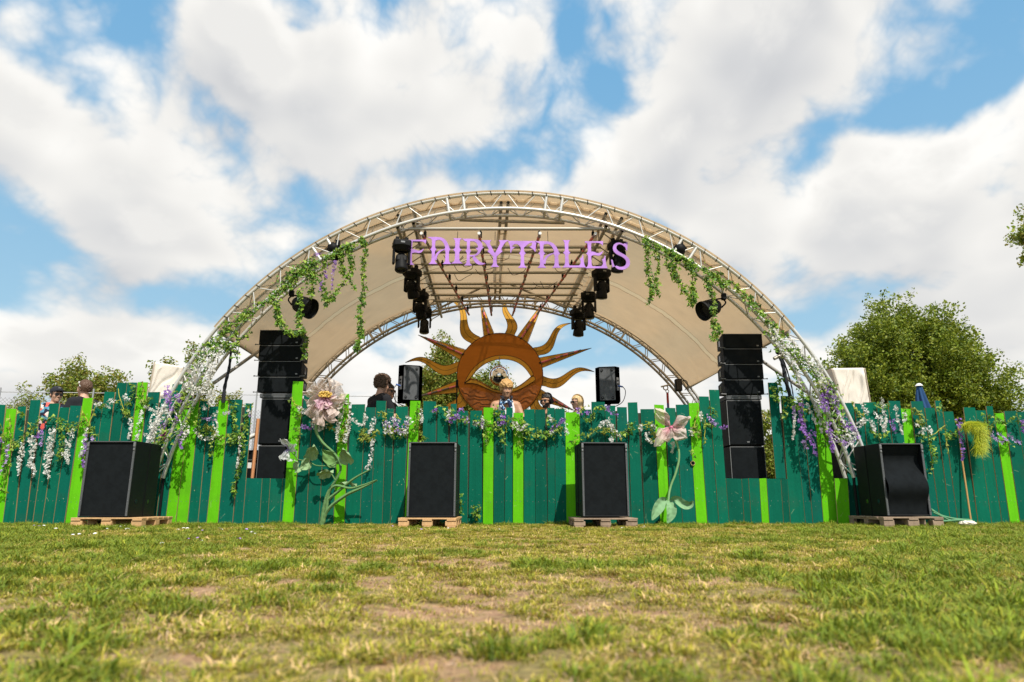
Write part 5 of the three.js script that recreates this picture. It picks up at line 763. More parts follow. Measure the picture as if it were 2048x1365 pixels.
tree('thin_shrub', 'small yellow green shrub behind the foot of the rear arch on the left', foot(628, 15.2), [[0, 2.5, 0, 0.16, 0.26, 0.2, 10], [0, 2.0, 0, 0.3, 0.4, 0.3, 12]], { cat: 'shrub', seed: 14, fork: 1.2, r: 0.03, blob: 0.16, per: 8, stretch: 0.2, geo: [4, 2], s: 0.8, twig: 0.9 });
{ const f = foot(2300, 13), q = P(2042, 462, 13).sub(f), lo = P(2046, 520, 13).sub(f); tree('overhanging_tree', 'tree past the right edge with a few dark leafy twigs against the sky', f, [[q.x + 0.08, q.y, 0, 0.13, 0.28, 0.2, 3], [lo.x + 0.1, lo.y + 0.08, 0, 0.1, 0.1, 0.2, 1], [-0.2, 5.4, 0, 1.0, 1.2, 0.9, 60], [-1.2, q.y, 0, 0.4, 0.5, 0.5, 14], [0.3, 4.0, 0, 1.0, 0.9, 0.9, 40]], { seed: 15, fork: 3.2, lean: 0.2, r: 0.12, blob: 0.2, per: 8, stretch: 0.2, geo: [2, 4], s: 0.9, twig: 1 }); }

// ---------------------------------------------------------------- people
const clamp = (x, a, b) => Math.min(b, Math.max(a, x));
function headField() {                            // centre of the head at the origin, face to +z
  const skull = ball(0, 0.025, -0.012, 0.076, 0.098, 0.094), jaw = ball(0, -0.055, 0.028, 0.056, 0.068, 0.062), cheek = union([ball(0.036, -0.022, 0.058, 0.026, 0.03, 0.026), ball(-0.036, -0.022, 0.058, 0.026, 0.03, 0.026)], 0.02);
  const chin = ball(0, -0.104, 0.058, 0.024, 0.018, 0.022), nose = capsule(0, 0.008, 0.083, 0.009, 0, -0.03, 0.104, 0.013), wings = union([ball(0.013, -0.036, 0.094, 0.009, 0.008, 0.01), ball(-0.013, -0.036, 0.094, 0.009, 0.008, 0.01)], 0.008), brow = capsule(-0.034, 0.022, 0.078, 0.011, 0.034, 0.022, 0.078, 0.011);
  const lipU = capsule(-0.019, -0.066, 0.082, 0.005, 0.019, -0.066, 0.082, 0.005), lipL = capsule(-0.015, -0.076, 0.081, 0.006, 0.015, -0.076, 0.081, 0.006), ears = union([ball(0.078, -0.008, -0.012, 0.011, 0.03, 0.019), ball(-0.078, -0.008, -0.012, 0.011, 0.03, 0.019)], 0.01), neck = capsule(0, -0.08, -0.02, 0.05, 0, -0.2, -0.035, 0.056);
  const soft = union([skull, jaw, cheek, chin, brow, neck], 0.03), fine = union([nose, wings, lipU, lipL, ears], 0.008), eyes = [ball(0.031, 0.004, 0.09, 0.017, 0.011, 0.014), ball(-0.031, 0.004, 0.09, 0.017, 0.011, 0.014)], lids = union([ball(0.031, 0.003, 0.074, 0.013, 0.011, 0.012), ball(-0.031, 0.003, 0.074, 0.013, 0.011, 0.012)], 0.004);
  return (x, y, z) => { let d = smin(soft(x, y, z), fine(x, y, z), 0.012); for (const e of eyes) { const c = -e(x, y, z); d = Math.max(d, c); } d = smin(d, lids(x, y, z), 0.004); const m = capsule(-0.02, -0.071, 0.088, 0.0022, 0.02, -0.071, 0.088, 0.0022)(x, y, z); return Math.max(d, -m); };
}
const HEAD = headField(), HEADGEO = nets(HEAD, [-0.11, -0.2, -0.13], [0.11, 0.145, 0.14], 0.0045);
const handGeo = (() => {                          // palm and five fingers, hanging down, slightly curled
  const f = [ball(0, -0.045, 0, 0.036, 0.05, 0.015)]; [[-0.028, 0.062, 0.0085], [-0.010, 0.074, 0.009], [0.010, 0.07, 0.0088], [0.028, 0.055, 0.0078]].forEach(([x, l, r]) => { f.push(capsule(x, -0.085, 0, r, x * 1.1, -0.085 - l * 0.5, 0.006, r)); f.push(capsule(x * 1.1, -0.085 - l * 0.5, 0.006, r, x * 1.1, -0.085 - l * 0.92, 0.024, r * 0.8)); });
  f.push(capsule(-0.03, -0.03, 0.004, 0.012, -0.052, -0.062, 0.014, 0.0105)); f.push(capsule(-0.052, -0.062, 0.014, 0.0105, -0.052, -0.092, 0.022, 0.009)); return nets(union(f, 0.006), [-0.075, -0.17, -0.03], [0.055, 0.02, 0.05], 0.004);
})();
function hairField(kind) {
  const base = ball(0, 0.028, -0.016, 0.084, 0.106, 0.101), hi = { short: 0.010, curly: 0.022, fringe: 0.018, long: 0.012, crop: 0.004 }[kind], amp = { short: 0.013, curly: 0.026, fringe: 0.022, long: 0.008, crop: 0.004 }[kind], fr = { short: 60, curly: 46, fringe: 38, long: 30, crop: 70 }[kind], hair = kind === 'fringe' ? 0.040 : 0.055, bottom = kind === 'curly' ? -0.055 : kind === 'long' ? -0.3 : -0.05;
  const side = kind === 'long' ? union([capsule(0.06, 0, -0.03, 0.04, 0.07, -0.2, -0.02, 0.042), capsule(-0.06, 0, -0.03, 0.04, -0.07, -0.2, -0.02, 0.042), capsule(0, 0, -0.06, 0.06, 0, -0.22, -0.07, 0.07)], 0.03) : null;
  return (x, y, z) => {
    let d = base(x, y, z) - hi - (y > 0.02 && (kind === 'curly' || kind === 'fringe') ? 0.014 * smooth(0.02, 0.1, y) : 0); if (side) d = smin(d, side(x, y, z), 0.03);
    d -= amp * (noise3(x * fr, y * fr * (kind === 'long' ? 0.25 : 1), z * fr) + 0.4 * noise3(x * fr * 2.1 + 9, y * fr * 2.1, z * fr * 2.1));
    const wob = 0.012 * noise2(x * 60, 3), face = Math.min(hair + wob - y, 0), open = Math.min(hair + wob - y > 0 ? 1 : -1, 0); void face; void open;
    const cut = Math.min(hair + wob - y, z - (kind === 'long' ? 0.03 : 0.022) + (kind === 'long' ? 0 : Math.max(0, -0.01 - y) * 0.9)); d = Math.max(d, cut); return Math.max(d, bottom - y);
  };
}
const SKIN = { tan: mat([0.46, 0.25, 0.15], { roughness: 0.55 }), fair: mat([0.58, 0.34, 0.24], { roughness: 0.55 }), brown: mat([0.34, 0.18, 0.11], { roughness: 0.55 }) };
function person(o) {
  const H = P(o.px, o.py, o.d), s = (H.y - DECK) / 1.6, t = thing('person', o.label, 'person', V(H.x, DECK, H.z)); t.scale.setScalar(s); t.rotation.y = o.yaw;
  // joints in metres for a head centre at 1.6
  const lean = o.lean ?? 0, nk = V(0, 1.42, -0.03 - lean * 0.35), pel = V(0, 0.93, -0.03 - lean), ch = pel.clone().lerp(nk, 0.66), sw = o.woman ? 0.155 : 0.185, sy = 1.37;
  const arm = o.arms ?? [[0.27, 1.08, -0.03], [0.26, 0.86, 0.10]];
  const torso = [capsule(-0.075, pel.y, pel.z, 0.105, -0.1, ch.y, ch.z, 0.105), capsule(0.075, pel.y, pel.z, 0.105, 0.1, ch.y, ch.z, 0.105), capsule(0, pel.y, pel.z, 0.11, 0, ch.y, ch.z + 0.01, 0.125), capsule(-sw + 0.04, sy, nk.z, 0.062, sw - 0.04, sy, nk.z, 0.062), capsule(-0.07, sy + 0.035, nk.z, 0.05, 0.07, sy + 0.035, nk.z, 0.05)];
  const arms = [], upper = []; for (const m of [-1, 1]) { const A = (m < 0 && o.armL) || arm, e = A[0], w = A[1]; const u = capsule(m * sw, sy - 0.01, nk.z, 0.056, m * e[0], e[1], e[2], 0.042); arms.push(u, capsule(m * e[0], e[1], e[2], 0.041, m * w[0], w[1], w[2], 0.028)); upper.push(capsule(m * sw, sy - 0.01, nk.z, 0.058, m * (sw + (e[0] - sw) * 0.7), sy + (e[1] - sy) * 0.7, nk.z + (e[2] - nk.z) * 0.7, 0.056)); }
  const legs = []; for (const m of [-1, 1]) legs.push(capsule(m * 0.085, 0.9, pel.z, 0.088, m * 0.1, 0.5, pel.z + 0.02, 0.06), capsule(m * 0.1, 0.5, pel.z + 0.02, 0.058, m * 0.105, 0.09, pel.z, 0.04), capsule(m * 0.105, 0.045, pel.z, 0.042, m * 0.115, 0.035, pel.z + 0.15, 0.035));
  const neck = capsule(0, 1.5, -0.022, 0.053, 0, nk.y - 0.03, nk.z, 0.062), lo = [-0.5, 0, -0.42], hi = [0.5, 1.52, 0.6];
  const geos = [nets(union([...torso, ...arms, ...legs, neck], 0.05), lo, hi, 0.015)];
  const hm = new THREE.Matrix4().makeRotationFromEuler(new THREE.Euler(o.nod ?? 0, o.turn ?? 0, o.tip ?? 0, 'YXZ')).setPosition(0, 1.6, 0), hg = HEADGEO.clone().applyMatrix4(hm); geos.push(hg);
  for (const m of [-1, 1]) { const A = (m < 0 && o.armL) || arm, e = A[0], w = A[1], d = V(m * (w[0] - e[0]), w[1] - e[1], w[2] - e[2]).normalize(); geos.push(handGeo.clone().scale(m, 1, 1).applyQuaternion(new THREE.Quaternion().setFromUnitVectors(V(0, -1, 0), d)).translate(m * w[0], w[1], w[2])); }
  part(t, 'body', merge(geos), o.skin);
  const tf = union([...torso, ...(o.shirt === 'tank' ? [] : upper)], 0.05), collar = o.shirt === 'tank' ? capsule(0, 1.5, 0.03, 0.115, 0, 1.33, 0.09 + nk.z, 0.06) : capsule(0, 1.55, 0.0, 0.07, 0, 1.4, nk.z + 0.02, 0.068);
  part(t, 'shirt', nets((x, y, z) => { let d = tf(x, y, z) - 0.013 - 0.006 * noise3(x * 9, y * 14, z * 9); d = Math.max(d, 0.84 - y, -collar(x, y, z)); if (o.shirt === 'tank') d = Math.max(d, Math.abs(x) - 0.135 + Math.max(0, y - 1.3) * 0.25); return d; }, lo, hi, 0.013), o.shirtMat);
  part(t, 'trousers', nets((x, y, z) => Math.max(union([torso[0], torso[1], torso[2], ...legs.filter((_, i) => i % 3 < 2)], 0.05)(x, y, z) - 0.012, y - 0.96, 0.07 - y), [-0.3, 0, -0.4], [0.3, 1.02, 0.25], 0.018), o.trousers ?? MAT.cloth);
  const onHead = (name, g, m) => { const q = part(t, name, g, m); q.applyMatrix4(hm); return q; };
  if (o.hair) onHead('hair', nets(hairField(o.hair), [-0.17, o.hair === 'long' ? -0.31 : -0.08, -0.19], [0.17, 0.2, 0.16], 0.0052), o.hairMat);
  if (o.shades) { const y = o.shades === 'up' ? 0.095 : 0.004, z = o.shades === 'up' ? 0.062 : 0.098, f = o.shadeMat ?? MAT.gloss, ls = []; for (const m of [-1, 1]) { const l = rbox(0.054, 0.042, 0.012, 0.006, m * 0.033, y - 0.003, z); ls.push(l); } ls.push(rod(V(-0.012, y + 0.008, z), V(0.012, y + 0.008, z), 0.003)); for (const m of [-1, 1]) ls.push(rod(V(m * 0.062, y + 0.01, z), V(m * (o.shades === 'up' ? 0.1 : 0.088), o.shades === 'up' ? 0.02 : y + 0.004, -0.03), 0.0045)); onHead('sunglasses', merge(ls), f); }
  if (o.eyes !== false && !o.shades) for (const m of [-1, 1]) { const e = onHead('eye', new THREE.SphereGeometry(0.0105, 12, 10).translate(m * 0.031, 0.003, 0.0785), MAT.white); part(e, 'iris', new THREE.SphereGeometry(0.0052, 10, 8).translate(m * 0.031, 0.003, 0.0855), MAT.black); }
  for (const m of [-1, 1]) if (o.browMat) onHead('eyebrow', tube([V(m * 0.014, 0.023, 0.089), V(m * 0.032, 0.028, 0.086), V(m * 0.05, 0.02, 0.074)], 0.0042, 12, 6), o.browMat);
  if (o.beard) onHead('beard', nets((x, y, z) => { const d = HEAD(x, y, z) - 0.0035 - 0.002 * noise3(x * 90, y * 90, z * 90), mouth = ball(0, -0.071, 0.09, 0.022, 0.008, 0.03)(x, y, z); return Math.max(d, y + 0.070 - Math.abs(x) * 0.55, 0.01 - z, -0.125 - y, -mouth); }, [-0.1, -0.14, -0.05], [0.1, 0.03, 0.13], 0.0048), o.hairMat);
  return { t, onHead, hm };
}
const curl = mat([0.085, 0.046, 0.026], { roughness: 0.6 }), darkHair = mat([0.010, 0.008, 0.008], { roughness: 0.5 }), brownHair = mat([0.10, 0.05, 0.027], { roughness: 0.6 }), blond = mat([0.50, 0.30, 0.11], { roughness: 0.5 }), paleBlond = mat([0.60, 0.42, 0.20], { roughness: 0.45 });
const blackTee = mat([0.009, 0.010, 0.014], { roughness: 0.95 }), whiteTank = mat([0.80, 0.80, 0.82], { roughness: 0.9 });
const print = tex(256, 256, (u, v) => { const a = tfbm(u, v, 5, 2, 3), b = tfbm(u, v, 6, 2, 8), c = tfbm(u, v, 7, 2, 14); if (a > 0.70) return [0.90, 0.38, 0.34]; if (b > 0.66) return [0.92, 0.84, 0.80]; if (c > 0.52) return [0.33, 0.58, 0.68]; return [0.08, 0.11, 0.20]; });
{
  const p1 = person({ label: 'person in dark cap, sunglasses and a bright floral shirt smiling to the right', px: 112, py: 790, d: 9.75, yaw: 0.75, nod: 0.05, turn: 0.25, skin: SKIN.fair, shirtMat: mat([1, 1, 1], { map: print, roughness: 0.9 }), shades: true, hair: 'crop', hairMat: darkHair, lean: 0.02 });
  const sh = p1.t.children.find((c) => c.name === 'shirt').geometry, q = sh.attributes.position, uv = new Float32Array(q.count * 2); for (let i = 0; i < q.count; i++) { uv[i * 2] = q.getX(i) * 2.4 + q.getZ(i) * 1.6; uv[i * 2 + 1] = q.getY(i) * 2.4; } sh.setAttribute('uv', new THREE.BufferAttribute(uv, 2));
  const cap = new THREE.SphereGeometry(0.098, 28, 14, 0, 6.2832, 0, 1.62).scale(0.96, 1.02, 1.1).translate(0, 0.046, -0.014); p1.onHead('cap', cap, MAT.cloth); const brim = new THREE.CylinderGeometry(0.085, 0.085, 0.007, 24, 1, false, -1.25, 2.5).scale(0.95, 1, 1.25).rotateX(-0.06).translate(0, 0.058, 0.068); const c2 = p1.onHead('cap_brim', brim, MAT.cloth); void c2; p1.onHead('cap_emblem', box(0.032, 0.03, 0.004, 0, 0.1, 0.086).rotateX(-0.15), MAT.hardware);
}
person({ label: 'person in black tee shirt seen from behind with pale sunglasses pushed up on the hair', px: 168, py: 778, d: 9.9, yaw: -2.0, turn: 0.1, skin: SKIN.fair, shirtMat: blackTee, hair: 'short', hairMat: brownHair, shades: 'up', shadeMat: MAT.white, eyes: false });
person({ label: 'person with dark curly hair and black tee shirt turned away beside the left monitor', px: 765, py: 771, d: 10.3, yaw: 2.35, nod: 0.15, skin: SKIN.fair, shirtMat: blackTee, hair: 'curly', hairMat: curl, lean: 0.05, arms: [[0.25, 1.1, 0.05], [0.2, 0.98, 0.28]] });
person({ label: 'person in dark glasses half hidden behind the curly haired one', px: 777, py: 784, d: 10.9, yaw: 1.1, skin: SKIN.fair, shirtMat: blackTee, hair: 'short', hairMat: darkHair, shades: true });
{
  const p = person({ label: 'person playing music in white tank top, blond hair, looking down in front of the sun', px: 1013, py: 780, d: 10.0, yaw: 0.12, nod: 0.16, turn: 0.12, skin: SKIN.tan, shirt: 'tank', shirtMat: whiteTank, hair: 'fringe', hairMat: blond, browMat: blond, lean: 0.14, arms: [[0.27, 1.12, 0.02], [0.19, 0.95, 0.30]] });
  const scarf = tex(128, 128, (u, v) => { const a = tfbm(u, v, 6, 2, 4); return a > 0.58 ? [0.10, 0.16, 0.30] : a > 0.45 ? [0.45, 0.62, 0.78] : [0.85, 0.88, 0.92]; });
  const loop = []; for (let i = 0; i < 14; i++) { const a = i / 14 * 6.283; loop.push(V(Math.cos(a) * 0.085, 1.41 + 0.012 * Math.sin(i * 2.3) - 0.02 * Math.sin(a), Math.sin(a) * 0.075 - 0.03)); } part(p.t, 'scarf', merge([tube(loop, 0.024, 60, 10, true), tube([V(0.03, 1.43, 0.06), V(0.05, 1.34, 0.10), V(0.06, 1.22, 0.09)], 0.032, 20, 8), tube([V(-0.06, 1.43, 0.04), V(-0.1, 1.36, 0.07), V(-0.05, 1.27, 0.10)], 0.03, 20, 8)]), mat([1, 1, 1], { map: scarf, roughness: 0.95 }));
  const cup = []; for (const m of [-1, 1]) cup.push(new THREE.CylinderGeometry(0.04, 0.04, 0.035, 20).rotateZ(1.2 * m).translate(m * 0.065, 1.45, 0.075)); part(p.t, 'headphones', merge([...cup, tube([V(-0.075, 1.47, 0.06), V(-0.09, 1.5, -0.03), V(0, 1.52, -0.1), V(0.09, 1.5, -0.03), V(0.075, 1.47, 0.06)], 0.011, 30, 8)]), MAT.cloth);
}
{
  const p = person({ label: 'person with black hair, beard, sunglasses and headphones looking to the left', px: 1093, py: 803, d: 10.15, yaw: -0.5, turn: -0.15, skin: SKIN.tan, shirtMat: blackTee, hair: 'short', hairMat: darkHair, shades: true, beard: true, browMat: darkHair });
  const g = []; for (const m of [-1, 1]) g.push(new THREE.CylinderGeometry(0.042, 0.046, 0.04, 22).rotateZ(Math.PI / 2).translate(m * 0.098, -0.006, -0.01), new THREE.TorusGeometry(0.032, 0.012, 8, 20).rotateY(Math.PI / 2).translate(m * 0.088, -0.006, -0.01)); g.push(tube([V(-0.105, 0.03, -0.012), V(-0.09, 0.11, -0.015), V(0, 0.152, -0.015), V(0.09, 0.11, -0.015), V(0.105, 0.03, -0.012)], 0.011, 40, 8)); p.onHead('headphones', merge(g), MAT.black);
}
person({ label: 'person with long blonde hair and sunglasses facing left beside the right monitor', px: 1154, py: 805, d: 10.3, yaw: -1.15, nod: 0.05, woman: true, skin: SKIN.fair, shirtMat: mat([0.55, 0.5, 0.45]), hair: 'long', hairMat: paleBlond, shades: true });

// ---------------------------------------------------------------- ivy, wisteria and giant cloth flowers
const GREEN = [[0.10, 0.24, 0.014], [0.16, 0.31, 0.018], [0.06, 0.16, 0.012], [0.25, 0.38, 0.03], [0.32, 0.44, 0.06], [0.04, 0.11, 0.012]], YELLOW = [[0.22, 0.29, 0.03], [0.30, 0.34, 0.05], [0.14, 0.22, 0.025], [0.10, 0.17, 0.02]];
const HUES = { w: [[0.80, 0.80, 0.78], [0.74, 0.74, 0.72], [0.82, 0.80, 0.74]], p: [[0.36, 0.17, 0.60], [0.29, 0.12, 0.52], [0.45, 0.27, 0.68]], l: [[0.55, 0.42, 0.72], [0.46, 0.32, 0.68]], k: [[0.45, 0.05, 0.30]], m: [[0.78, 0.78, 0.76], [0.78, 0.78, 0.76], [0.40, 0.22, 0.62]] };
const PETAL = mat([1, 1, 1], { vertexColors: true, roughness: 0.8, transmission: 0.25 }), IVY = mat([1, 1, 1], { vertexColors: true, roughness: 0.5, transmission: 0.25, specularIntensity: 0.6 }), VINE = mat([0.16, 0.21, 0.04], { roughness: 0.8 }), VINEY = mat([0.42, 0.42, 0.05], { roughness: 0.7 });
class Soup {
  constructor() { this.pos = []; this.col = []; }
  tri(a, b, c, t) { for (const v of [a, b, c]) { this.pos.push(v.x, v.y, v.z); this.col.push(t[0], t[1], t[2]); } }
  leaf(c, s, r, tones, facing = 0.6) {
    const t0 = tones[Math.floor(r() * tones.length)], k = 0.8 + 0.4 * r(), t = [t0[0] * k, t0[1] * k, t0[2] * k], q = new THREE.Quaternion().setFromEuler(new THREE.Euler((r() - 0.5) * 2 * (1.5 - facing) - 0.35, (r() - 0.5) * 2.4 * (1.5 - facing), Math.PI + (r() - 0.5) * 2.4, 'YXZ'));
    const L = [[0, 0, 0], [0.30, -0.12, 0.02], [0.50, 0.16, -0.06], [0.22, 0.34, 0.03], [0.16, 0.62, 0], [0, 0.95, -0.10], [-0.16, 0.62, 0], [-0.22, 0.34, 0.03], [-0.50, 0.16, -0.06], [-0.30, -0.12, 0.02]].map(([x, y, z]) => V(x * s, y * s, z * s).applyQuaternion(q).add(c)), m = V(0, 0.3 * s, 0.07 * s).applyQuaternion(q).add(c);
    for (let i = 0; i < 10; i++) this.tri(L[i], L[(i + 1) % 10], m, t);
  }
  floret(c, s, r, tones) {
    const q = new THREE.Quaternion().setFromEuler(new THREE.Euler((r() - 0.5) * 2.2, (r() - 0.5) * 2.2, r() * 6.28)), n = 3 + Math.floor(r() * 2), t0 = tones[Math.floor(r() * tones.length)];
    for (let i = 0; i < n; i++) { const a = i / n * 6.28 + r() * 0.5, k = 0.85 + 0.25 * r(), t = t0.map((x) => x * k), u = V(Math.cos(a), Math.sin(a), 0), w = V(-Math.sin(a), Math.cos(a), 0), P4 = [V(0, 0, 0), u.clone().multiplyScalar(0.5 * s).addScaledVector(w, 0.42 * s).setZ(0.22 * s), u.clone().multiplyScalar(s).setZ(0.12 * s), u.clone().multiplyScalar(0.5 * s).addScaledVector(w, -0.42 * s).setZ(0.22 * s)].map((v) => v.applyQuaternion(q).add(c)); this.tri(P4[0], P4[1], P4[2], t); this.tri(P4[0], P4[2], P4[3], t); }
  }
  geo() { const g = new THREE.BufferGeometry(); g.setAttribute('position', new THREE.Float32BufferAttribute(this.pos, 3)); g.setAttribute('color', new THREE.Float32BufferAttribute(this.col, 3)); g.computeVertexNormals(); return g; }
}
const line = (pts, d) => new THREE.CatmullRomCurve3((pts.length === 1 ? [pts[0], pts[0].map((v) => v + 1)] : pts).map(([x, y, dd]) => P(x, y, dd ?? d)), false, 'centripetal');
let seedling = 100;
// o.v: vines [[points], leaves per metre, spread, tones]; o.f: racemes [hue, width in px, [points]]; o.d: distance from the camera
function garland(name, label, cat, group, o) {
  const d = o.d ?? 9.13, ivy = name === 'ivy_strand' ? 1.4 : 1, r = rng(seedling++), first = P(...(o.v?.[0]?.[0] ?? o.f[0][2])[0].slice(0, 2), d), t = thing(name, label, cat, first, group), off = (p) => p.sub(first);
  const stems = [], ystems = [], leaves = new Soup();
  for (const [pts, dens, spread, tone, size] of o.v ?? []) {
    const c = line(pts, d), L = c.getLength(), n = Math.round(L * dens * 1.7 * ivy), T = tone === 'y' ? YELLOW : GREEN;
    (tone === 'y' ? ystems : stems).push(tube(c.getPoints(Math.max(6, Math.round(L * 14))).map((p) => off(p).add(V((r() - 0.5) * 0.02, (r() - 0.5) * 0.02, (r() - 0.5) * 0.015))), tone === 'y' ? 0.0055 : 0.004, Math.round(L * 40) + 8, 5));
    for (let i = 0; i < n; i++) { const p = off(c.getPoint(r())), g = () => r() + r() + r() - 1.5; p.add(V(g() * spread, g() * spread * 0.9 - spread * 0.15, Math.abs(g()) * spread * 0.5 + 0.005)); leaves.leaf(p, (size ?? 0.042) * (ivy > 1 ? 1.14 : 1) * (0.65 + 0.65 * r()), r, T); }
  }
  if (stems.length) part(t, 'vine_stem', merge(stems), VINE); if (ystems.length) part(t, 'vine_stem', merge(ystems), VINEY); if (leaves.pos.length) part(t, 'leaves', leaves.geo(), IVY, 'stuff');
  for (const [hue, w, pts, s0] of o.f ?? []) {
    const c = line(pts, d), L = c.getLength(), s = new Soup(), W = w * 0.0067 / 2, hang = pts.length > 1 && pts[pts.length - 1][1] - pts[0][1] > 25, n = Math.max(14, Math.round(L / 0.0048 * Math.max(0.8, w / 11)));
    for (let i = 0; i < n; i++) { const u = r(), p = off(c.getPoint(u)), q = W * (hang ? 1.05 - 0.65 * u * u : 1), a = r() * 6.283, k = Math.sqrt(r()); p.add(V(Math.cos(a) * q * k, Math.sin(a) * q * k * 0.8, 0.02 + Math.abs(Math.sin(a * 1.7)) * q * k)); s.floret(p, (s0 ?? 0.0165) * (0.75 + 0.55 * r()), r, HUES[hue]); }
    part(t, hue === 'w' || hue === 'm' ? 'white_raceme' : hue === 'k' ? 'magenta_raceme' : 'lilac_raceme', s.geo(), PETAL, n < 60 ? 'stuff' : undefined);
  }
  return t;
}
const W = (label, o) => garland('wisteria_garland', label, 'flower garland', 'flower garlands on the fence', o), I = (label, o) => garland('ivy_strand', label, 'ivy', 'ivy hanging from the front arch', o);
W('lilac and ivy sprig at the left end of the fence, hanging down the lime plank', { v: [[[[0, 850], [10, 880], [12, 930], [6, 985]], 60, 0.05], [[[18, 830], [20, 870], [22, 900]], 16, 0.03, 'y'], [[[20, 870], [32, 892], [45, 895]], 60, 0.04]], f: [['p', 9, [[0, 875], [6, 888]]], ['l', 8, [[18, 888], [17, 912], [10, 930], [3, 948]], 0.014]] });
W('long row of white racemes with one lilac sprig on the six planks at the left', { v: [[[[28, 890], [48, 870], [66, 858], [80, 840], [110, 838], [140, 850], [165, 840]], 70, 0.07], [[[38, 822], [50, 830]], 80, 0.05], [[[55, 846], [66, 862]], 12, 0.03, 'y'], [[[165, 822], [158, 850], [130, 858]], 20, 0.04, 'y'], [[[120, 845], [124, 880], [118, 915]], 70, 0.05]], f: [['w', 10, [[51, 884], [47, 905], [41, 925], [40, 950]]], ['w', 15, [[66, 875], [70, 895], [66, 915], [60, 935]]], ['w', 11, [[60, 930], [70, 935], [68, 955]]], ['w', 15, [[110, 860], [106, 885], [98, 910], [92, 950]]], ['w', 10, [[106, 905], [98, 930], [100, 958]]], ['w', 12, [[148, 861], [141, 885], [137, 910], [138, 928]]], ['w', 7, [[126, 908], [134, 912]]], ['p', 9, [[88, 860], [78, 872], [75, 876]]], ['l', 7, [[88, 862], [86, 880], [83, 893]]]] });
W('white and lilac racemes on the lime plank beside the leftmost subwoofer', { v: [[[[190, 812], [180, 845], [177, 860]], 22, 0.03, 'y'], [[[164, 822], [176, 848]], 14, 0.03, 'y'], [[[176, 852], [188, 862], [190, 880]], 90, 0.05], [[[168, 905], [164, 932]], 50, 0.03]], f: [['w', 8, [[175, 858], [171, 880], [166, 905], [160, 915]]], ['p', 8, [[174, 870], [173, 890], [169, 920], [168, 935]]], ['l', 6, [[187, 875], [188, 882]]]] });
W('small white sprigs and bare yellow stem on the teal planks above the leftmost subwoofer', { v: [[[[190, 806], [200, 812], [210, 815]], 70, 0.04], [[[238, 778], [241, 805], [250, 825], [256, 835]], 10, 0.03, 'y'], [[[238, 800], [228, 808]], 8, 0.02, 'y'], [[[262, 768], [270, 775], [262, 800], [252, 815], [262, 838]], 80, 0.045]], f: [['w', 10, [[197, 812], [206, 806]]], ['w', 12, [[215, 818], [224, 806], [228, 802]]], ['w', 9, [[250, 788], [254, 800], [260, 802]]], ['w', 9, [[261, 842], [263, 860], [258, 880]]], ['w', 9, [[285, 824], [281, 845], [277, 870], [274, 880]]]] });
W('ivy and yellow vine over the tall lime plank in front of the cream canvas', { v: [[[[284, 765], [286, 790], [285, 805]], 26, 0.03, 'y'], [[[275, 795], [290, 805], [300, 795], [292, 815]], 85, 0.04]], f: [['w', 9, [[290, 814], [300, 818], [308, 822]]]] });
W('dense white and lilac flower mass wound round the left foot of the arch', { d: 8.82, v: [[[[420, 690], [395, 730], [370, 790], [345, 850], [322, 880]], 130, 0.14], [[[455, 650], [430, 690], [405, 720]], 110, 0.11], [[[385, 800], [375, 850], [368, 880]], 60, 0.06]], f: [['w', 26, [[412, 715], [396, 740], [384, 765]]], ['w', 22, [[440, 700], [425, 740], [415, 775]]], ['w', 20, [[405, 775], [425, 790], [420, 810]]], ['w', 24, [[375, 770], [392, 785]]], ['w', 26, [[330, 815], [318, 840], [308, 860]]], ['w', 22, [[318, 850], [304, 872], [303, 884]]], ['w', 12, [[372, 850], [374, 868], [366, 880]]], ['p', 16, [[338, 778], [340, 800], [346, 822]]], ['p', 13, [[358, 790], [361, 806]]], ['p', 10, [[326, 845], [328, 856]]], ['p', 9, [[354, 835], [356, 848]]], ['p', 9, [[366, 862], [362, 882], [364, 898]]], ['k', 10, [[333, 866], [328, 878]]]] });
W('white flower ring with lilac top on a teal plank beside the left arch foot', { v: [[[[425, 852], [420, 858], [412, 850], [420, 862], [432, 866]], 50, 0.04, 'y'], [[[408, 850], [412, 870]], 70, 0.05], [[[400, 820], [395, 850], [402, 880]], 50, 0.05]], f: [['w', 9, [[392, 862], [400, 874], [412, 878], [425, 878], [436, 872]]], ['w', 9, [[436, 870], [434, 855], [432, 842]]], ['l', 11, [[408, 838], [420, 838], [430, 840]]], ['w', 9, [[430, 835], [436, 825]]], ['w', 8, [[409, 812], [412, 820]]], ['w', 7, [[422, 800], [422, 812]]]] });
W('ivy swag with small lilac tuft across the two planks left of the speaker cut out', { v: [[[[425, 870], [445, 880], [460, 872], [470, 880], [480, 870]], 130, 0.07], [[[470, 803], [466, 830], [472, 860], [468, 880]], 75, 0.05], [[[420, 880], [423, 900], [424, 912]], 50, 0.05]], f: [['m', 9, [[447, 830], [455, 826], [460, 826]]]] });
W('ivy hanging down the narrow plank with a thin white raceme behind it', { v: [[[[498, 808], [494, 840], [488, 870], [487, 905], [476, 940]], 65, 0.05], [[[478, 935], [470, 965], [468, 990]], 60, 0.03]], f: [['w', 6, [[482, 875], [480, 900], [477, 925], [475, 935]]], ['w', 6, [[498, 820], [500, 830]]], ['l', 6, [[500, 828], [500, 838]]]] });
W('white sprig and yellow stems at the tall lime plank beside the left speaker stack', { v: [[[[583, 796], [590, 808], [600, 815], [605, 822]], 30, 0.04, 'y'], [[[596, 815], [602, 828], [590, 835]], 50, 0.04], [[[585, 860], [596, 858], [600, 878]], 40, 0.04]], f: [['w', 13, [[600, 818], [608, 826], [620, 820], [627, 812]]], ['p', 11, [[602, 854], [612, 855], [625, 858]]]] });
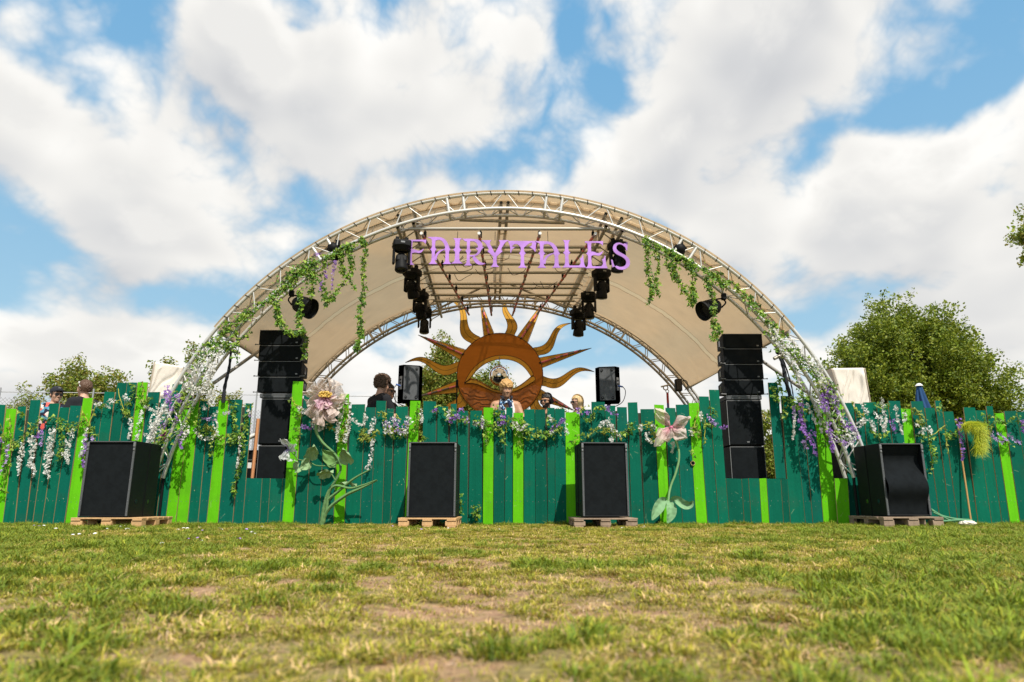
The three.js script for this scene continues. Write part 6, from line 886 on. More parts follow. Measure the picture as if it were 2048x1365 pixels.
W('white tuft under the giant pink flower', { v: [[[[660, 845], [664, 856], [675, 862]], 26, 0.03, 'y']], f: [['w', 15, [[627, 848], [638, 858], [650, 852]]], ['w', 12, [[630, 838], [636, 850]]]] });
W('white racemes over yellow ivy just right of the giant pink flower', { v: [[[[680, 790], [690, 805], [693, 830], [690, 860], [683, 880]], 95, 0.06, 'y'], [[[662, 850], [668, 860], [680, 858]], 30, 0.03, 'y']], f: [['w', 11, [[684, 818], [681, 840], [676, 865], [676, 884]]], ['w', 13, [[700, 828], [698, 850], [694, 870], [690, 885]]], ['w', 8, [[692, 800], [696, 812]]]] });
W('white zigzag garland with feathery yellow ivy above the tips of the green stems', { v: [[[[722, 860], [730, 872], [742, 875], [752, 862]], 120, 0.06, 'y'], [[[723, 880], [726, 862]], 90, 0.05, 'y'], [[[756, 825], [766, 826], [772, 838]], 60, 0.04, 'y']], f: [['w', 8, [[705, 838], [714, 846], [724, 852]]], ['w', 9, [[732, 830], [731, 840], [726, 852]]], ['w', 11, [[750, 838], [746, 852], [738, 868]]], ['w', 7, [[747, 880], [745, 900], [740, 925], [738, 932]]], ['w', 11, [[740, 934], [732, 940]]]] });
W('full white and lilac garland above the subwoofer left of centre', { v: [[[[772, 852], [785, 860], [800, 858], [815, 860]], 110, 0.07, 'y'], [[[792, 828], [800, 840]], 12, 0.03, 'y'], [[[780, 862], [800, 870], [812, 868]], 60, 0.06]], f: [['m', 18, [[772, 846], [776, 858]]], ['w', 14, [[772, 860], [780, 870]]], ['m', 18, [[786, 840], [796, 850]]], ['m', 16, [[795, 862], [808, 866], [812, 855]]], ['w', 14, [[817, 836], [822, 848]]], ['l', 9, [[812, 846], [815, 853]]]] });
W('white raceme and ivy beside the lime plank above the left subwoofer', { v: [[[[834, 810], [838, 830], [832, 850], [830, 862]], 60, 0.045], [[[842, 870], [850, 875], [846, 882]], 60, 0.05]], f: [['w', 10, [[846, 822], [844, 838], [843, 848]]]] });
W('rich lilac garland on the planks right of the left subwoofer', { v: [[[[868, 822], [880, 812], [892, 825]], 45, 0.05], [[[895, 830], [915, 840], [935, 835]], 110, 0.07], [[[905, 815], [900, 835]], 50, 0.05], [[[944, 842], [955, 848], [960, 838]], 70, 0.05]], f: [['p', 8, [[866, 824], [874, 818]]], ['p', 17, [[900, 842], [908, 838], [920, 832]]], ['p', 15, [[920, 820], [927, 822]]], ['l', 13, [[930, 838], [934, 846]]], ['w', 8, [[897, 822], [898, 838]]], ['m', 9, [[948, 846], [953, 850]]]] });
W('white and lilac tuft with ivy on the two lime planks in front of the musician', { v: [[[[962, 832], [972, 850], [985, 855], [1000, 850]], 130, 0.08], [[[970, 860], [974, 880], [970, 892]], 40, 0.03], [[[995, 815], [1000, 840], [1006, 880]], 80, 0.06], [[[1002, 880], [1008, 886]], 80, 0.03]], f: [['m', 11, [[966, 834], [963, 848], [966, 858]]], ['p', 11, [[1008, 828], [1005, 840], [998, 852]]], ['p', 9, [[1006, 845], [1010, 848]]]] });
W('thick ivy garland with white and lilac ends at the middle of the fence', { v: [[[[1022, 838], [1035, 850], [1055, 862], [1080, 868], [1100, 862], [1120, 850]], 190, 0.10], [[[1040, 835], [1052, 850]], 100, 0.06], [[[1040, 880], [1044, 892]], 60, 0.04], [[[1095, 835], [1102, 845]], 70, 0.06]], f: [['w', 13, [[1030, 846], [1040, 858], [1050, 852]]], ['w', 10, [[1100, 832], [1104, 845]]], ['w', 9, [[1102, 868], [1110, 862]]], ['p', 11, [[1104, 860], [1116, 850], [1128, 840]]], ['w', 8, [[1130, 848], [1133, 862], [1134, 870]]]] });
W('lilac sprig at the top of the lime plank below the blonde woman', { v: [[[[1160, 818], [1172, 812]], 50, 0.04, 'y'], [[[1136, 885], [1150, 880], [1160, 870]], 60, 0.05]], f: [['p', 11, [[1156, 820], [1161, 828]]], ['p', 9, [[1172, 826], [1178, 828]]]] });
W('arched ivy with lilac tip and white racemes above the right subwoofer', { v: [[[[1168, 835], [1180, 840], [1188, 820], [1200, 812], [1210, 818]], 60, 0.05], [[[1175, 872], [1195, 860], [1215, 858], [1235, 868]], 110, 0.08, 'y'], [[[1240, 870], [1255, 858], [1265, 845]], 80, 0.06]], f: [['p', 12, [[1212, 812], [1216, 824]]], ['p', 9, [[1222, 826], [1232, 832]]], ['w', 13, [[1200, 852], [1212, 842]]], ['w', 15, [[1216, 842], [1222, 855], [1232, 868]]], ['w', 10, [[1220, 875], [1222, 884]]], ['w', 9, [[1235, 870], [1238, 874]]]] });
W('white racemes with yellow vine left of the giant pale lily', { v: [[[[1276, 860], [1290, 850], [1308, 850]], 60, 0.05, 'y'], [[[1300, 850], [1308, 870], [1302, 885]], 80, 0.06, 'y'], [[[1292, 845], [1300, 845]], 60, 0.04]], f: [['w', 12, [[1278, 852], [1282, 860]]], ['w', 11, [[1293, 866], [1296, 880], [1304, 886]]], ['w', 10, [[1306, 848], [1308, 858]]], ['w', 10, [[1338, 882], [1346, 892], [1342, 908]]]] });
W('yellow ivy twig on the lime plank right of the giant pale lily', { v: [[[[1398, 820], [1390, 850], [1388, 870]], 16, 0.03, 'y'], [[[1385, 855], [1395, 862], [1398, 875]], 80, 0.05, 'y'], [[[1382, 900], [1386, 908]], 70, 0.035]], f: [['w', 8, [[1380, 860], [1382, 872]]]] });
W('lilac sprig across the planks left of the right speaker cut out', { v: [[[[1402, 825], [1412, 848], [1425, 855]], 50, 0.05], [[[1410, 840], [1410, 885]], 6, 0.02, 'y'], [[[1425, 820], [1436, 835]], 60, 0.05]], f: [['l', 11, [[1416, 832], [1424, 846], [1432, 852]]], ['p', 9, [[1440, 856], [1450, 854]]], ['w', 7, [[1400, 825], [1402, 845]]]] });
I('ivy trailing down the tallest teal plank right of the speakers', { d: 9.1, v: [[[[1541, 770], [1552, 790], [1556, 800]], 60, 0.05], [[[1552, 745], [1560, 770], [1566, 800], [1566, 840]], 36, 0.05], [[[1575, 795], [1590, 805], [1595, 812]], 90, 0.07]] });
W('large hanging lilac and white racemes right of the right speaker stack', { d: 9.02, v: [[[[1578, 800], [1592, 812], [1608, 818], [1640, 808]], 60, 0.06], [[[1600, 820], [1606, 850], [1612, 880]], 40, 0.05]], f: [['w', 6, [[1588, 830], [1588, 855], [1584, 880]]], ['p', 12, [[1600, 808], [1600, 830], [1606, 850]]], ['p', 14, [[1598, 840], [1608, 865], [1622, 885], [1630, 915]]], ['l', 9, [[1606, 880], [1612, 900]]], ['w', 8, [[1614, 808], [1622, 830], [1632, 850]]], ['w', 8, [[1628, 810], [1636, 835], [1642, 865]]], ['p', 9, [[1622, 862], [1628, 870]]], ['l', 6, [[1586, 812], [1586, 840]]]] });
W('lilac and white flowers wound round the right foot of the arch', { d: 8.82, v: [[[[1650, 765], [1662, 790], [1672, 830], [1685, 870]], 140, 0.12], [[[1640, 760], [1655, 775], [1668, 772]], 130, 0.07, 'y'], [[[1680, 850], [1690, 880]], 110, 0.09]], f: [['p', 12, [[1645, 785], [1650, 805], [1656, 820]]], ['l', 14, [[1662, 785], [1668, 805], [1676, 830]]], ['p', 12, [[1655, 845], [1657, 870], [1662, 890], [1664, 905]]], ['p', 14, [[1678, 850], [1694, 852], [1706, 862]]], ['p', 9, [[1706, 862], [1714, 875]]], ['w', 15, [[1700, 858], [1712, 872]]], ['m', 16, [[1672, 875], [1690, 890], [1704, 880]]], ['p', 16, [[1650, 770], [1660, 800]]], ['w', 16, [[1640, 760], [1652, 778]]], ['m', 15, [[1680, 835], [1690, 848]]], ['w', 14, [[1690, 872], [1700, 886]]], ['p', 12, [[1640, 800], [1646, 825]]]] });
W('ivy shadowing the wide lime plank below the right arch foot', { d: 9.1, v: [[[[1645, 820], [1648, 860], [1650, 890]], 50, 0.05], [[[1640, 810], [1655, 830]], 110, 0.08]] });
W('white garland over the planks in front of the right cream canvas', { v: [[[[1705, 808], [1715, 830], [1730, 840]], 50, 0.06, 'y'], [[[1740, 862], [1755, 868], [1775, 870]], 70, 0.06], [[[1755, 805], [1762, 812], [1780, 808]], 90, 0.05]], f: [['w', 13, [[1702, 856], [1720, 848], [1732, 838]]], ['w', 8, [[1722, 806], [1728, 820], [1730, 830]]], ['w', 9, [[1738, 838], [1744, 855], [1748, 868]]], ['w', 15, [[1750, 828], [1762, 848], [1768, 862]]], ['w', 9, [[1760, 800], [1764, 820], [1770, 842], [1764, 865]]], ['w', 8, [[1788, 812], [1792, 835], [1800, 858], [1804, 870]]], ['p', 11, [[1780, 842], [1786, 858], [1790, 868]]], ['w', 8, [[1805, 824], [1808, 838], [1806, 846]]]] });
W('ivy on the lime plank and its neighbour above the curved subwoofer', { v: [[[[1808, 815], [1812, 840]], 40, 0.04], [[[1828, 818], [1840, 832], [1836, 850], [1848, 845]], 110, 0.06, 'y']] });
W('white tuft and hanging ivy above the right corner of the curved subwoofer', { v: [[[[1838, 868], [1850, 876], [1862, 872]], 110, 0.07], [[[1862, 885], [1866, 910], [1862, 940]], 60, 0.045], [[[1862, 872], [1882, 858], [1892, 852]], 10, 0.02, 'y']], f: [['w', 13, [[1838, 868], [1850, 858], [1862, 866]]], ['w', 7, [[1830, 850], [1838, 852]]]] });
W('ivy with bare yellow stem between lilac stick and white tuft', { v: [[[[1890, 858], [1900, 872], [1910, 866], [1914, 858]], 85, 0.05], [[[1898, 870], [1893, 885], [1898, 905]], 16, 0.03, 'y'], [[[1880, 805], [1878, 825]], 45, 0.04]] });
W('lilac sprigs and ivy on the planks at the right end of the fence', { v: [[[[1972, 830], [1976, 850], [1984, 848], [1996, 840]], 65, 0.05], [[[1992, 832], [2004, 845], [2010, 840]], 80, 0.05], [[[2004, 880], [2016, 885], [2026, 890]], 70, 0.05], [[[2018, 838], [2036, 832]], 50, 0.04]], f: [['l', 9, [[1978, 866], [1990, 880], [2002, 886]]], ['l', 9, [[1994, 868], [2006, 876], [2012, 882]]], ['l', 9, [[2016, 868], [2026, 880], [2040, 888]]]] });
W('lilac hanging at the very right edge of the fence', { v: [[[[2036, 835], [2044, 850]], 40, 0.04]], f: [['p', 9, [[2040, 840], [2044, 860], [2050, 870]]]] });
W('little ivy sprig growing up the plank right of the left subwoofer', { v: [[[[946, 1012], [952, 1025], [956, 1015], [950, 1040]], 60, 0.045]] });
W('thin ivy sprig low along the right edge of the subwoofer left of centre', { v: [[[[916, 985], [922, 1005], [920, 1025]], 45, 0.035]] });

// roof ivy: along the inner chord and hanging strands
I('leafy ivy wrapped along the lower left arch above the flower mass', { d: 8.86, v: [[[[430, 690], [455, 655], [478, 640], [500, 618]], 110, 0.09], [[[440, 705], [460, 690], [480, 690]], 90, 0.08], [[[470, 660], [476, 690], [472, 720]], 50, 0.05], [[[500, 660], [490, 675]], 40, 0.04]] });
I('ivy on the left arch between the speaker stack and the large spot light', { d: 8.86, v: [[[[500, 625], [530, 602], [556, 585], [575, 570]], 75, 0.07], [[[545, 590], [556, 625], [560, 650]], 75, 0.045]] });
I('bushy ivy crown over the large left spot light', { d: 8.84, v: [[[[565, 575], [590, 550], [620, 530], [645, 520]], 170, 0.11], [[[580, 560], [610, 540], [628, 560]], 150, 0.10], [[[628, 545], [625, 570], [622, 592]], 80, 0.045]] });
I('ivy hanging over the large left spot light down to the speaker stack', { d: 8.8, v: [[[[598, 575], [602, 600], [600, 630], [598, 652]], 95, 0.05], [[[560, 640], [575, 662], [595, 664], [610, 660]], 110, 0.045], [[[555, 600], [556, 630], [562, 655]], 70, 0.05]] });
I('ivy tail draped down the right edge of the top left speaker', { d: 9.3, v: [[[[604, 662], [612, 680], [608, 700], [611, 718]], 75, 0.04]] });
I('ivy strand with lilac racemes left of the longest strand on the left arch', { d: 8.88, v: [[[[640, 545], [648, 580], [655, 600], [668, 590], [690, 560]], 75, 0.05], [[[655, 600], [652, 615]], 60, 0.03]], f: [['p', 8, [[655, 532], [652, 548], [656, 560]], 0.014], ['p', 8, [[672, 525], [668, 545], [664, 580]], 0.014], ['p', 8, [[645, 565], [641, 585]], 0.014], ['p', 8, [[632, 512], [642, 506]], 0.014]] });
I('thick ivy curtain between the lilac racemes and the longest left strand', { d: 8.88, v: [[[[690, 490], [700, 500], [702, 530], [698, 560]], 110, 0.05], [[[680, 500], [684, 530], [690, 555]], 100, 0.05], [[[650, 520], [680, 500], [710, 485]], 90, 0.06], [[[700, 560], [712, 580]], 40, 0.03]] });
I('longest ivy strand on the left arch, reaching down to the rear arch', { d: 8.9, v: [[[[722, 475], [730, 500], [726, 540], [728, 580], [720, 620], [722, 660], [716, 685], [712, 700]], 85, 0.045], [[[724, 478], [728, 490]], 120, 0.05]] });
I('narrow hanging ivy at the inner end of the right arch', { d: 8.9, v: [[[[1288, 480], [1295, 500], [1296, 540], [1302, 575], [1298, 605]], 100, 0.045], [[[1308, 490], [1318, 520], [1312, 560], [1316, 590]], 75, 0.045], [[[1290, 478], [1310, 490], [1330, 500]], 80, 0.05]] });
I('middle ivy curtain on the right arch below the small spot light', { d: 8.88, v: [[[[1330, 510], [1340, 540], [1360, 565], [1375, 590], [1384, 608]], 85, 0.05], [[[1345, 500], [1350, 530], [1352, 560]], 85, 0.05], [[[1370, 520], [1385, 545], [1384, 580], [1388, 600]], 110, 0.05], [[[1330, 500], [1370, 520], [1395, 535]], 100, 0.06]] });
I('ivy strand hanging past the large right spot light to the right speaker stack', { d: 8.84, v: [[[[1412, 545], [1420, 570], [1426, 600], [1428, 640], [1432, 665], [1424, 680]], 95, 0.05], [[[1415, 540], [1440, 560], [1450, 575]], 120, 0.07], [[[1412, 560], [1416, 580]], 60, 0.04], [[[1440, 655], [1444, 665]], 40, 0.02]] });
I('ivy with white blossom winding down the lower right arch', { d: 8.86, v: [[[[1455, 560], [1490, 590], [1520, 625], [1550, 655]], 75, 0.06], [[[1400, 530], [1430, 550], [1445, 545]], 60, 0.06], [[[1540, 660], [1575, 690], [1605, 720], [1640, 760]], 95, 0.10], [[[1550, 690], [1580, 730], [1600, 770], [1610, 800]], 30, 0.07], [[[1500, 590], [1500, 625]], 30, 0.04]], f: [['w', 20, [[1540, 660], [1552, 685], [1575, 700]], 0.015], ['w', 18, [[1580, 690], [1600, 710]], 0.015], ['w', 24, [[1610, 715], [1632, 735], [1640, 755]], 0.016], ['w', 12, [[1575, 705], [1590, 740], [1600, 770]], 0.014], ['w', 14, [[1555, 690], [1570, 715]], 0.014]] });

// giant cloth flowers
function cloth(len, wid, o = {}) {               // a petal or leaf that grows along +y from the origin
  const n = 14, m = 18, pos = [], idx = [], uv = [], r = rng(o.seed ?? 1), ph = r() * 6, pk = o.peak ?? 0.6;
  for (let j = 0; j <= m; j++) for (let i = 0; i <= n; i++) {
    const v = j / m, u = i / n * 2 - 1, prof = o.heart ? Math.pow(Math.sin(Math.PI * Math.pow(v * 0.97 + 0.03, 0.5)), 0.75) : Math.pow(Math.sin(Math.PI * Math.pow(Math.min(v * (o.tip ?? 0.98) + 0.012, 1), Math.log(0.5) / Math.log(pk))), o.pow ?? 0.8), x = u * prof * wid / 2, e = Math.abs(u);
    const ruf = (o.ruffle ?? 0.02) * (Math.sin(u * 5 + v * 9 + ph) * e + 0.8 * fbm(u * 2.4 + ph, v * 3.3 + ph, 3)) * smooth(0, 0.35, v), z = (o.curl ?? 0) * len * v * v + (o.fold ?? 0) * wid * e + ruf + (o.crinkle ?? 0) * noise2(u * 7 + ph, v * 11);
    pos.push(x + 0.3 * ruf, len * v + (o.heart ? -0.12 * len * (1 - Math.abs(Math.abs(u) - 0.5) * 2) * smooth(0.25, 0, v) : 0), z); uv.push(u, v);
  }
  for (let j = 0; j < m; j++) for (let i = 0; i < n; i++) { const k = j * (n + 1) + i; idx.push(k, k + 1, k + n + 1, k + 1, k + n + 2, k + n + 1); }
  const g = new THREE.BufferGeometry(); g.setAttribute('position', new THREE.Float32BufferAttribute(pos, 3)); g.setAttribute('uv', new THREE.Float32BufferAttribute(uv, 2)); g.setIndex(idx); g.computeVertexNormals(); return g;
}
function veil(inner, outer) { return tex(64, 128, (u, v) => { const k = smooth(0.05, 0.6, v), q = 0.86 + 0.14 * Math.sin(u * 60 + v * 9) + 0.08 * noise2(u * 30, v * 8); return inner.map((c, i) => enc((c + (outer[i] - c) * k) * q)); }); }
const organza = (a, b) => { const t = veil(a, b); t.repeat.set(0.5, 1); t.offset.set(0.5, 0); return mat([1, 1, 1], { map: t, roughness: 0.75, transmission: 0.35, opacity: 0.88, transparent: true }); };
const CLOTHLEAF = mat([0.26, 0.40, 0.20], { roughness: 0.9, bumpMap: flakes, bumpScale: 0.002 }), CLOTHSTEM = mat([0.12, 0.24, 0.085], { roughness: 0.9, bumpMap: flakes, bumpScale: 0.003 });
function taper(pts, r, k) { const n = 60, m = 9, C = new THREE.CatmullRomCurve3(pts, false, 'centripetal'), g = new THREE.TubeGeometry(C, n, r, m), p = g.attributes.position; for (let i = 0; i <= n; i++) { const c = C.getPointAt(i / n), f = (1 - k * (i / n) ** 1.5) * (1 + 0.18 * noise2(i * 0.55, r * 900)); for (let j = 0; j <= m; j++) { const q = i * (m + 1) + j, w = f * (1 + 0.16 * Math.sin(j * 2.8 + i * 0.05)); p.setXYZ(q, c.x + (p.getX(q) - c.x) * w, c.y + (p.getY(q) - c.y) * w, c.z + (p.getZ(q) - c.z) * w); } } g.computeVertexNormals(); return g; }
function toward(g, at, tip, roll, out = 0) { const d = tip.clone().sub(at), q = new THREE.Quaternion().setFromEuler(new THREE.Euler(0, roll, 0)), f = new THREE.Quaternion().setFromUnitVectors(V(0, 1, 0), d.clone().normalize()); return g.applyQuaternion(q).applyQuaternion(f).translate(at.x, at.y, at.z + out); }
function clothLeaf(t, base, tip, wid, o, m = CLOTHLEAF) { const q = part(t, 'leaf', toward(cloth(base.distanceTo(tip), wid, { heart: o.heart ?? true, fold: o.fold ?? 0.18, ruffle: 0.02, crinkle: 0.003, seed: o.seed, curl: o.curl ?? 0.1, peak: o.peak }), base, tip, o.roll ?? 0), m); return q; }
{
  const F = P(652, 792, 9.0), t = thing('giant_flower', 'giant pale pink cloth flower with yellow centre on a bent green stem', 'cloth flower', V(F.x, 0, F.z)), at = (x, y, d = 9.06) => P(x, y, d).sub(t.position);
  const c = at(653, 794, 8.97), r = rng(3), pale = organza([0.84, 0.48, 0.62], [0.86, 0.70, 0.64]), inner = organza([0.80, 0.34, 0.58], [0.88, 0.58, 0.70]);
  const veilA = organza([0.86, 0.62, 0.66], [0.88, 0.76, 0.68]); veilA.opacity = 0.7;
  const up = [[620, 776, 30], [634, 764, 36], [652, 768, 34], [670, 761, 34], [684, 778, 30], [688, 800, 26]], down = [[614, 808, 30], [620, 830, 26], [640, 848, 36], [657, 838, 34], [664, 852, 26], [682, 818, 34]];
  up.forEach(([x, y, w], i) => part(t, 'petal', toward(cloth(c.distanceTo(at(653 + (x - 653) * 0.87, 797 + (y - 794) * 0.87)) * (1 + 0.2 * r()), w * 0.0067, { ruffle: 0.085, crinkle: 0.024, curl: 0.12, seed: 10 + i, peak: 0.78, tip: 0.80, pow: 0.5 }), c.clone().setZ(c.z - 0.015 - 0.006 * i), at(653 + (x - 653) * 0.87, 797 + (y - 794) * 0.87, 8.99 + 0.07 * r()), (r() - 0.5) * 0.9), veilA));
  down.forEach(([x, y, w], i) => part(t, 'petal', toward(cloth(c.distanceTo(at(653 + (x - 653) * 0.87, 797 + (y - 794) * 0.87)) * (0.95 + 0.2 * r()), w * 0.0067, { ruffle: 0.07, crinkle: 0.02, curl: -0.1, seed: 30 + i, peak: 0.72, tip: 0.84, pow: 0.55 }), c.clone().setZ(c.z + 0.004 * i), at(653 + (x - 653) * 0.87, 797 + (y - 794) * 0.87, 8.9 + 0.08 * r()), (r() - 0.5) * 0.7), pale));
  [[636, 812], [648, 824], [660, 816], [640, 800]].forEach(([x, y], i) => part(t, 'inner_petal', toward(cloth(c.distanceTo(at(653 + (x - 653) * 0.87, 797 + (y - 794) * 0.87)) * 1.05, 0.12, { ruffle: 0.03, crinkle: 0.01, curl: 0.25, seed: 40 + i, peak: 0.7, tip: 0.86, pow: 0.6 }), c.clone().setZ(c.z + 0.01 * i + 0.01), at(653 + (x - 653) * 0.87, 797 + (y - 794) * 0.87, 8.93), (r() - 0.5) * 0.5), inner));
  const yel = []; for (let i = 0; i < 130; i++) { const a = r() * 6.28, d = Math.sqrt(r()); yel.push(rod(V(c.x + Math.cos(a) * d * 0.04, c.y + Math.sin(a) * d * 0.015, c.z), V(c.x + Math.cos(a) * d * 0.095, c.y + 0.022 + d * 0.045 * Math.sin(a), c.z + 0.07 + 0.03 * r()), 0.0065, 5)); } part(t, 'stamens', merge(yel), mat([0.72, 0.50, 0.12], { roughness: 0.9 }));
  const S = (pts, rad, tap = pts.length > 5 || rad > 0.015 ? 0.62 : 0.2) => part(t, 'stem', taper(pts.map((p) => at(...p)), rad, tap), CLOTHSTEM), z3 = (x, y, d) => [560 + x / 4.267, 750 + y / 4.267, d];
  S([z3(340, 350, 9.03), z3(306, 470, 9.04), z3(355, 570, 9.06), z3(450, 660, 9.06), z3(492, 715, 9.07), z3(517, 800, 9.08), z3(475, 900, 9.06), z3(415, 985, 9.04), z3(378, 1090, 9.0), z3(345, 1290, 8.96)], 0.019);
  S([z3(352, 1290, 8.95), z3(388, 1100, 8.96), z3(510, 985, 8.93), z3(640, 882, 8.85), z3(770, 810, 8.78)], 0.022); S([z3(358, 1290, 8.95), z3(402, 1160, 8.94), z3(560, 1030, 8.9), z3(700, 965, 8.82), z3(828, 902, 8.75)], 0.024); S([z3(395, 1160, 8.95), z3(420, 1000, 8.95), z3(470, 948, 8.92), z3(600, 968, 8.88), z3(700, 945, 8.82), z3(825, 898, 8.74)], 0.018); S([z3(345, 1290, 8.97), z3(368, 1150, 9.0), z3(405, 1010, 9.02), z3(455, 945, 9.04)], 0.020); S([z3(390, 1180, 8.97), z3(470, 1090, 8.95), z3(540, 1050, 8.92)], 0.014);
  S([z3(258, 748, 9.06), z3(310, 775, 9.03), z3(430, 772, 9.04), z3(492, 735, 9.07)], 0.007); S([z3(438, 848, 9.05), z3(470, 900, 9.05)], 0.010); S([z3(140, 720, 9.05), z3(200, 735, 9.06), z3(258, 748, 9.06)], 0.007);
  const leaf = (b, tp, w, seed, roll = 0, d0 = 9.05, d1 = 8.93, m) => clothLeaf(t, at(...z3(...b, d0)), at(...z3(...tp, d1)), w, { seed, roll }, m);
  leaf([250, 715], [288, 582], 0.19, 1, 0.5, 9.06, 8.95); leaf([130, 745], [195, 822], 0.18, 2, -0.3, 9.04, 8.93); leaf([245, 740], [150, 800], 0.17, 12, 0.2, 9.05, 8.98); leaf([470, 765], [352, 640], 0.19, 3, 0.4, 9.1, 9.04, mat([0.14, 0.27, 0.08], { roughness: 0.85 })); leaf([585, 752], [545, 612], 0.20, 4, -0.2, 9.05, 8.92); leaf([335, 860], [462, 800], 0.15, 5, 0.5, 9.02, 8.93); leaf([520, 920], [662, 918], 0.085, 6, 0.7, 9.0, 8.88);
  const bf = thing('bell_flower', 'lilac white organza bell flower on the tall lime plank', 'cloth flower', P(576, 902, 9.0)), bt = (x, y, d) => P(x, y, d).sub(bf.position), org = organza([0.40, 0.30, 0.66], [0.72, 0.74, 0.74]), o0 = bt(575, 898, 9.02);
  [[568, 877], [562, 917], [578, 921], [594, 900], [584, 886]].forEach(([x, y], i) => part(bf, 'petal', toward(cloth(o0.distanceTo(bt(x, y, 8.93)), 0.15, { ruffle: 0.025, crinkle: 0.006, curl: 0.12, seed: 60 + i, peak: 0.75, tip: 0.88, pow: 0.6 }), o0, bt(x, y, 8.93), (i - 2) * 0.2), org)); part(bf, 'stem', tube([o0, bt(590, 912, 9.08), bt(594, 918, 9.1)], 0.008, 12, 6), CLOTHSTEM);
}
{
  const F = P(1341, 855, 9.0), t = thing('giant_flower', 'giant pale pink cloth lily on a long curved stem with three leaves at its foot', 'cloth flower', V(F.x, 0, F.z)), z5 = (x, y, d) => P(1120 + x / 4.267, 750 + y / 4.267, d).sub(t.position), c = z5(945, 452, 8.98), silk = organza([0.78, 0.34, 0.42], [0.86, 0.70, 0.64]);
  [[818, 302, 0.17], [1122, 376, 0.155], [1085, 536, 0.20], [848, 612, 0.18], [930, 574, 0.20], [828, 520, 0.14]].forEach(([x, y, w], i) => { const tip = z5(x, y, 8.86 + 0.03 * (i % 3)); part(t, 'petal', toward(cloth(c.distanceTo(tip), w, { ruffle: 0.03, crinkle: 0.008, curl: -0.12, fold: -0.14, seed: 80 + i, peak: 0.55, tip: 0.985, pow: 0.9 }), c.clone().setZ(c.z + 0.006 * i), tip, (i % 2 ? 0.3 : -0.3)), silk); });
  part(t, 'flower_heart', new THREE.SphereGeometry(0.02, 12, 8).translate(c.x, c.y, c.z + 0.04), mat([0.62, 0.16, 0.28]));
  part(t, 'stem', tube([z5(965, 500, 9.02), z5(980, 545, 9.04), z5(1010, 625, 9.05), z5(1016, 720, 9.06), z5(985, 850, 9.07), z5(945, 955, 9.08), z5(927, 1060, 9.06), z5(935, 1290, 9.02)], 0.0145, 80, 8), mat([0.20, 0.38, 0.16], { roughness: 0.9 }));
  const LG = mat([0.19, 0.35, 0.18], { roughness: 0.9, bumpMap: flakes, bumpScale: 0.002 });
  const blade = (pts, w, seed) => { const C = new THREE.CatmullRomCurve3(pts), pos = [], idx = [], n = 26, r = rng(seed); for (let i = 0; i <= n; i++) { const u = i / n, p = C.getPoint(u), tg = C.getTangent(u), s = V(-tg.y, tg.x, 0).normalize(), ww = w * Math.pow(Math.sin(Math.PI * Math.min(0.985, 0.06 + u * 0.93)), 0.7); for (let k = -3; k <= 3; k++) { const q = k / 3, z = 0.03 * (1 - Math.abs(q)) * -1 + 0.012 * noise2(u * 8 + seed, q * 2) + 0.02 * Math.abs(q); pos.push(p.x + s.x * q * ww, p.y + s.y * q * ww, p.z + z + 0.02); } } for (let i = 0; i < n; i++) for (let k = 0; k < 6; k++) { const a = i * 7 + k; idx.push(a, a + 1, a + 7, a + 1, a + 8, a + 7); } const g = new THREE.BufferGeometry(); g.setAttribute('position', new THREE.Float32BufferAttribute(pos, 3)); g.setIndex(idx); g.computeVertexNormals(); part(t, 'leaf', g, LG); };
  blade([z5(915, 1068, 9.04), z5(870, 1090, 8.96), z5(825, 1155, 8.9), z5(782, 1240, 8.88)], 0.07, 1); blade([z5(925, 1075, 9.04), z5(945, 1120, 8.9), z5(945, 1190, 8.86), z5(912, 1266, 8.86)], 0.065, 2); blade([z5(940, 1065, 9.04), z5(990, 1065, 8.9), z5(1060, 1110, 8.82), z5(1105, 1110, 8.8), z5(1135, 1078, 8.8)], 0.055, 3);
}
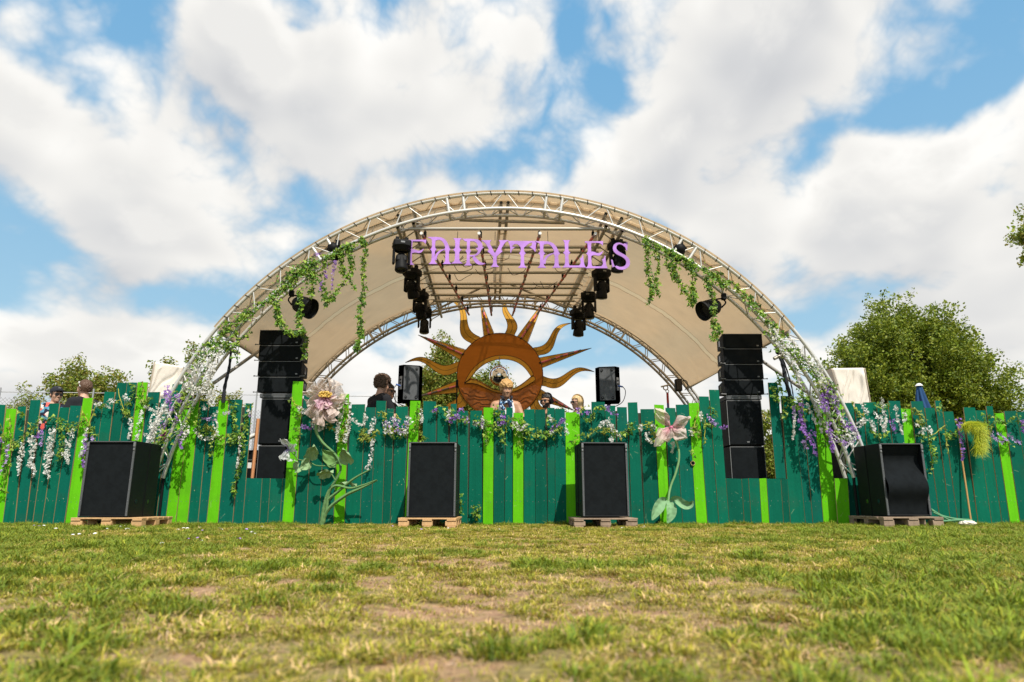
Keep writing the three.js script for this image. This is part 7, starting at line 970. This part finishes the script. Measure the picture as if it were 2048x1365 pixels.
{ // stick with lilac raceme, plume
  const st = thing('wooden_stick', 'thin raw wooden stick leaning on the fence, lilac raceme at its top', 'stick'); part(st, 'stick', rod(P(1943, 1046, 9.05), P(1924, 915, 9.16), 0.012, 5), mat([0.45, 0.27, 0.10], { roughness: 0.9 })); part(st, 'upper_stick', rod(P(1924, 915, 9.16), P(1916, 850, 9.17), 0.010, 5), mat([0.45, 0.27, 0.10], { roughness: 0.9 }));
  W('lilac raceme twisted round the wooden stick near the right end', { d: 9.12, f: [['p', 11, [[1912, 840], [1918, 850], [1922, 860]]], ['p', 8, [[1919, 865], [1921, 885], [1924, 910], [1922, 922]]], ['l', 7, [[1920, 845], [1926, 852]]]] });
  const r = rng(8), pos = [], col = [], base = P(1940, 848, 9.12), t = thing('fern_plume', 'fluffy yellow green plume hanging on the fence beside the wooden stick', 'plume', base), C = line([[1932, 854], [1940, 850], [1950, 854], [1956, 868], [1957, 886], [1954, 900]], 9.06), tones = [[0.55, 0.60, 0.02], [0.42, 0.50, 0.015], [0.28, 0.38, 0.012], [0.66, 0.66, 0.04]];
  for (let i = 0; i < 3400; i++) { const u = r(), p = C.getPoint(u).sub(base), a = r() * 6.28, tg = C.getTangent(u), l = 0.06 + 0.10 * r(), w = 0.0024, d = V(Math.cos(a) * 0.75 + tg.x * 0.5, Math.sin(a) * 0.55 + tg.y * 0.4 - 0.6, Math.abs(Math.sin(a * 2.1)) * 0.7).normalize(), k = tones[Math.floor(r() * 4)]; p.add(V((r() - 0.5) * (0.16 - 0.07 * u), (r() - 0.5) * 0.08, r() * 0.06)); const e = p.clone().addScaledVector(d, l), s = V(-d.y, d.x, 0).normalize().multiplyScalar(w); for (const v of [p.clone().add(s), p.clone().sub(s), e]) { pos.push(v.x, v.y, v.z); col.push(...k); } }
  const g = new THREE.BufferGeometry(); g.setAttribute('position', new THREE.Float32BufferAttribute(pos, 3)); g.setAttribute('color', new THREE.Float32BufferAttribute(col, 3)); g.computeVertexNormals(); part(t, 'fronds', g, IVY, 'stuff'); part(t, 'rib', tube(C.getPoints(12).map((p) => p.sub(base)), 0.006, 30, 6), VINEY);
}
renderer.render(scene, camera);
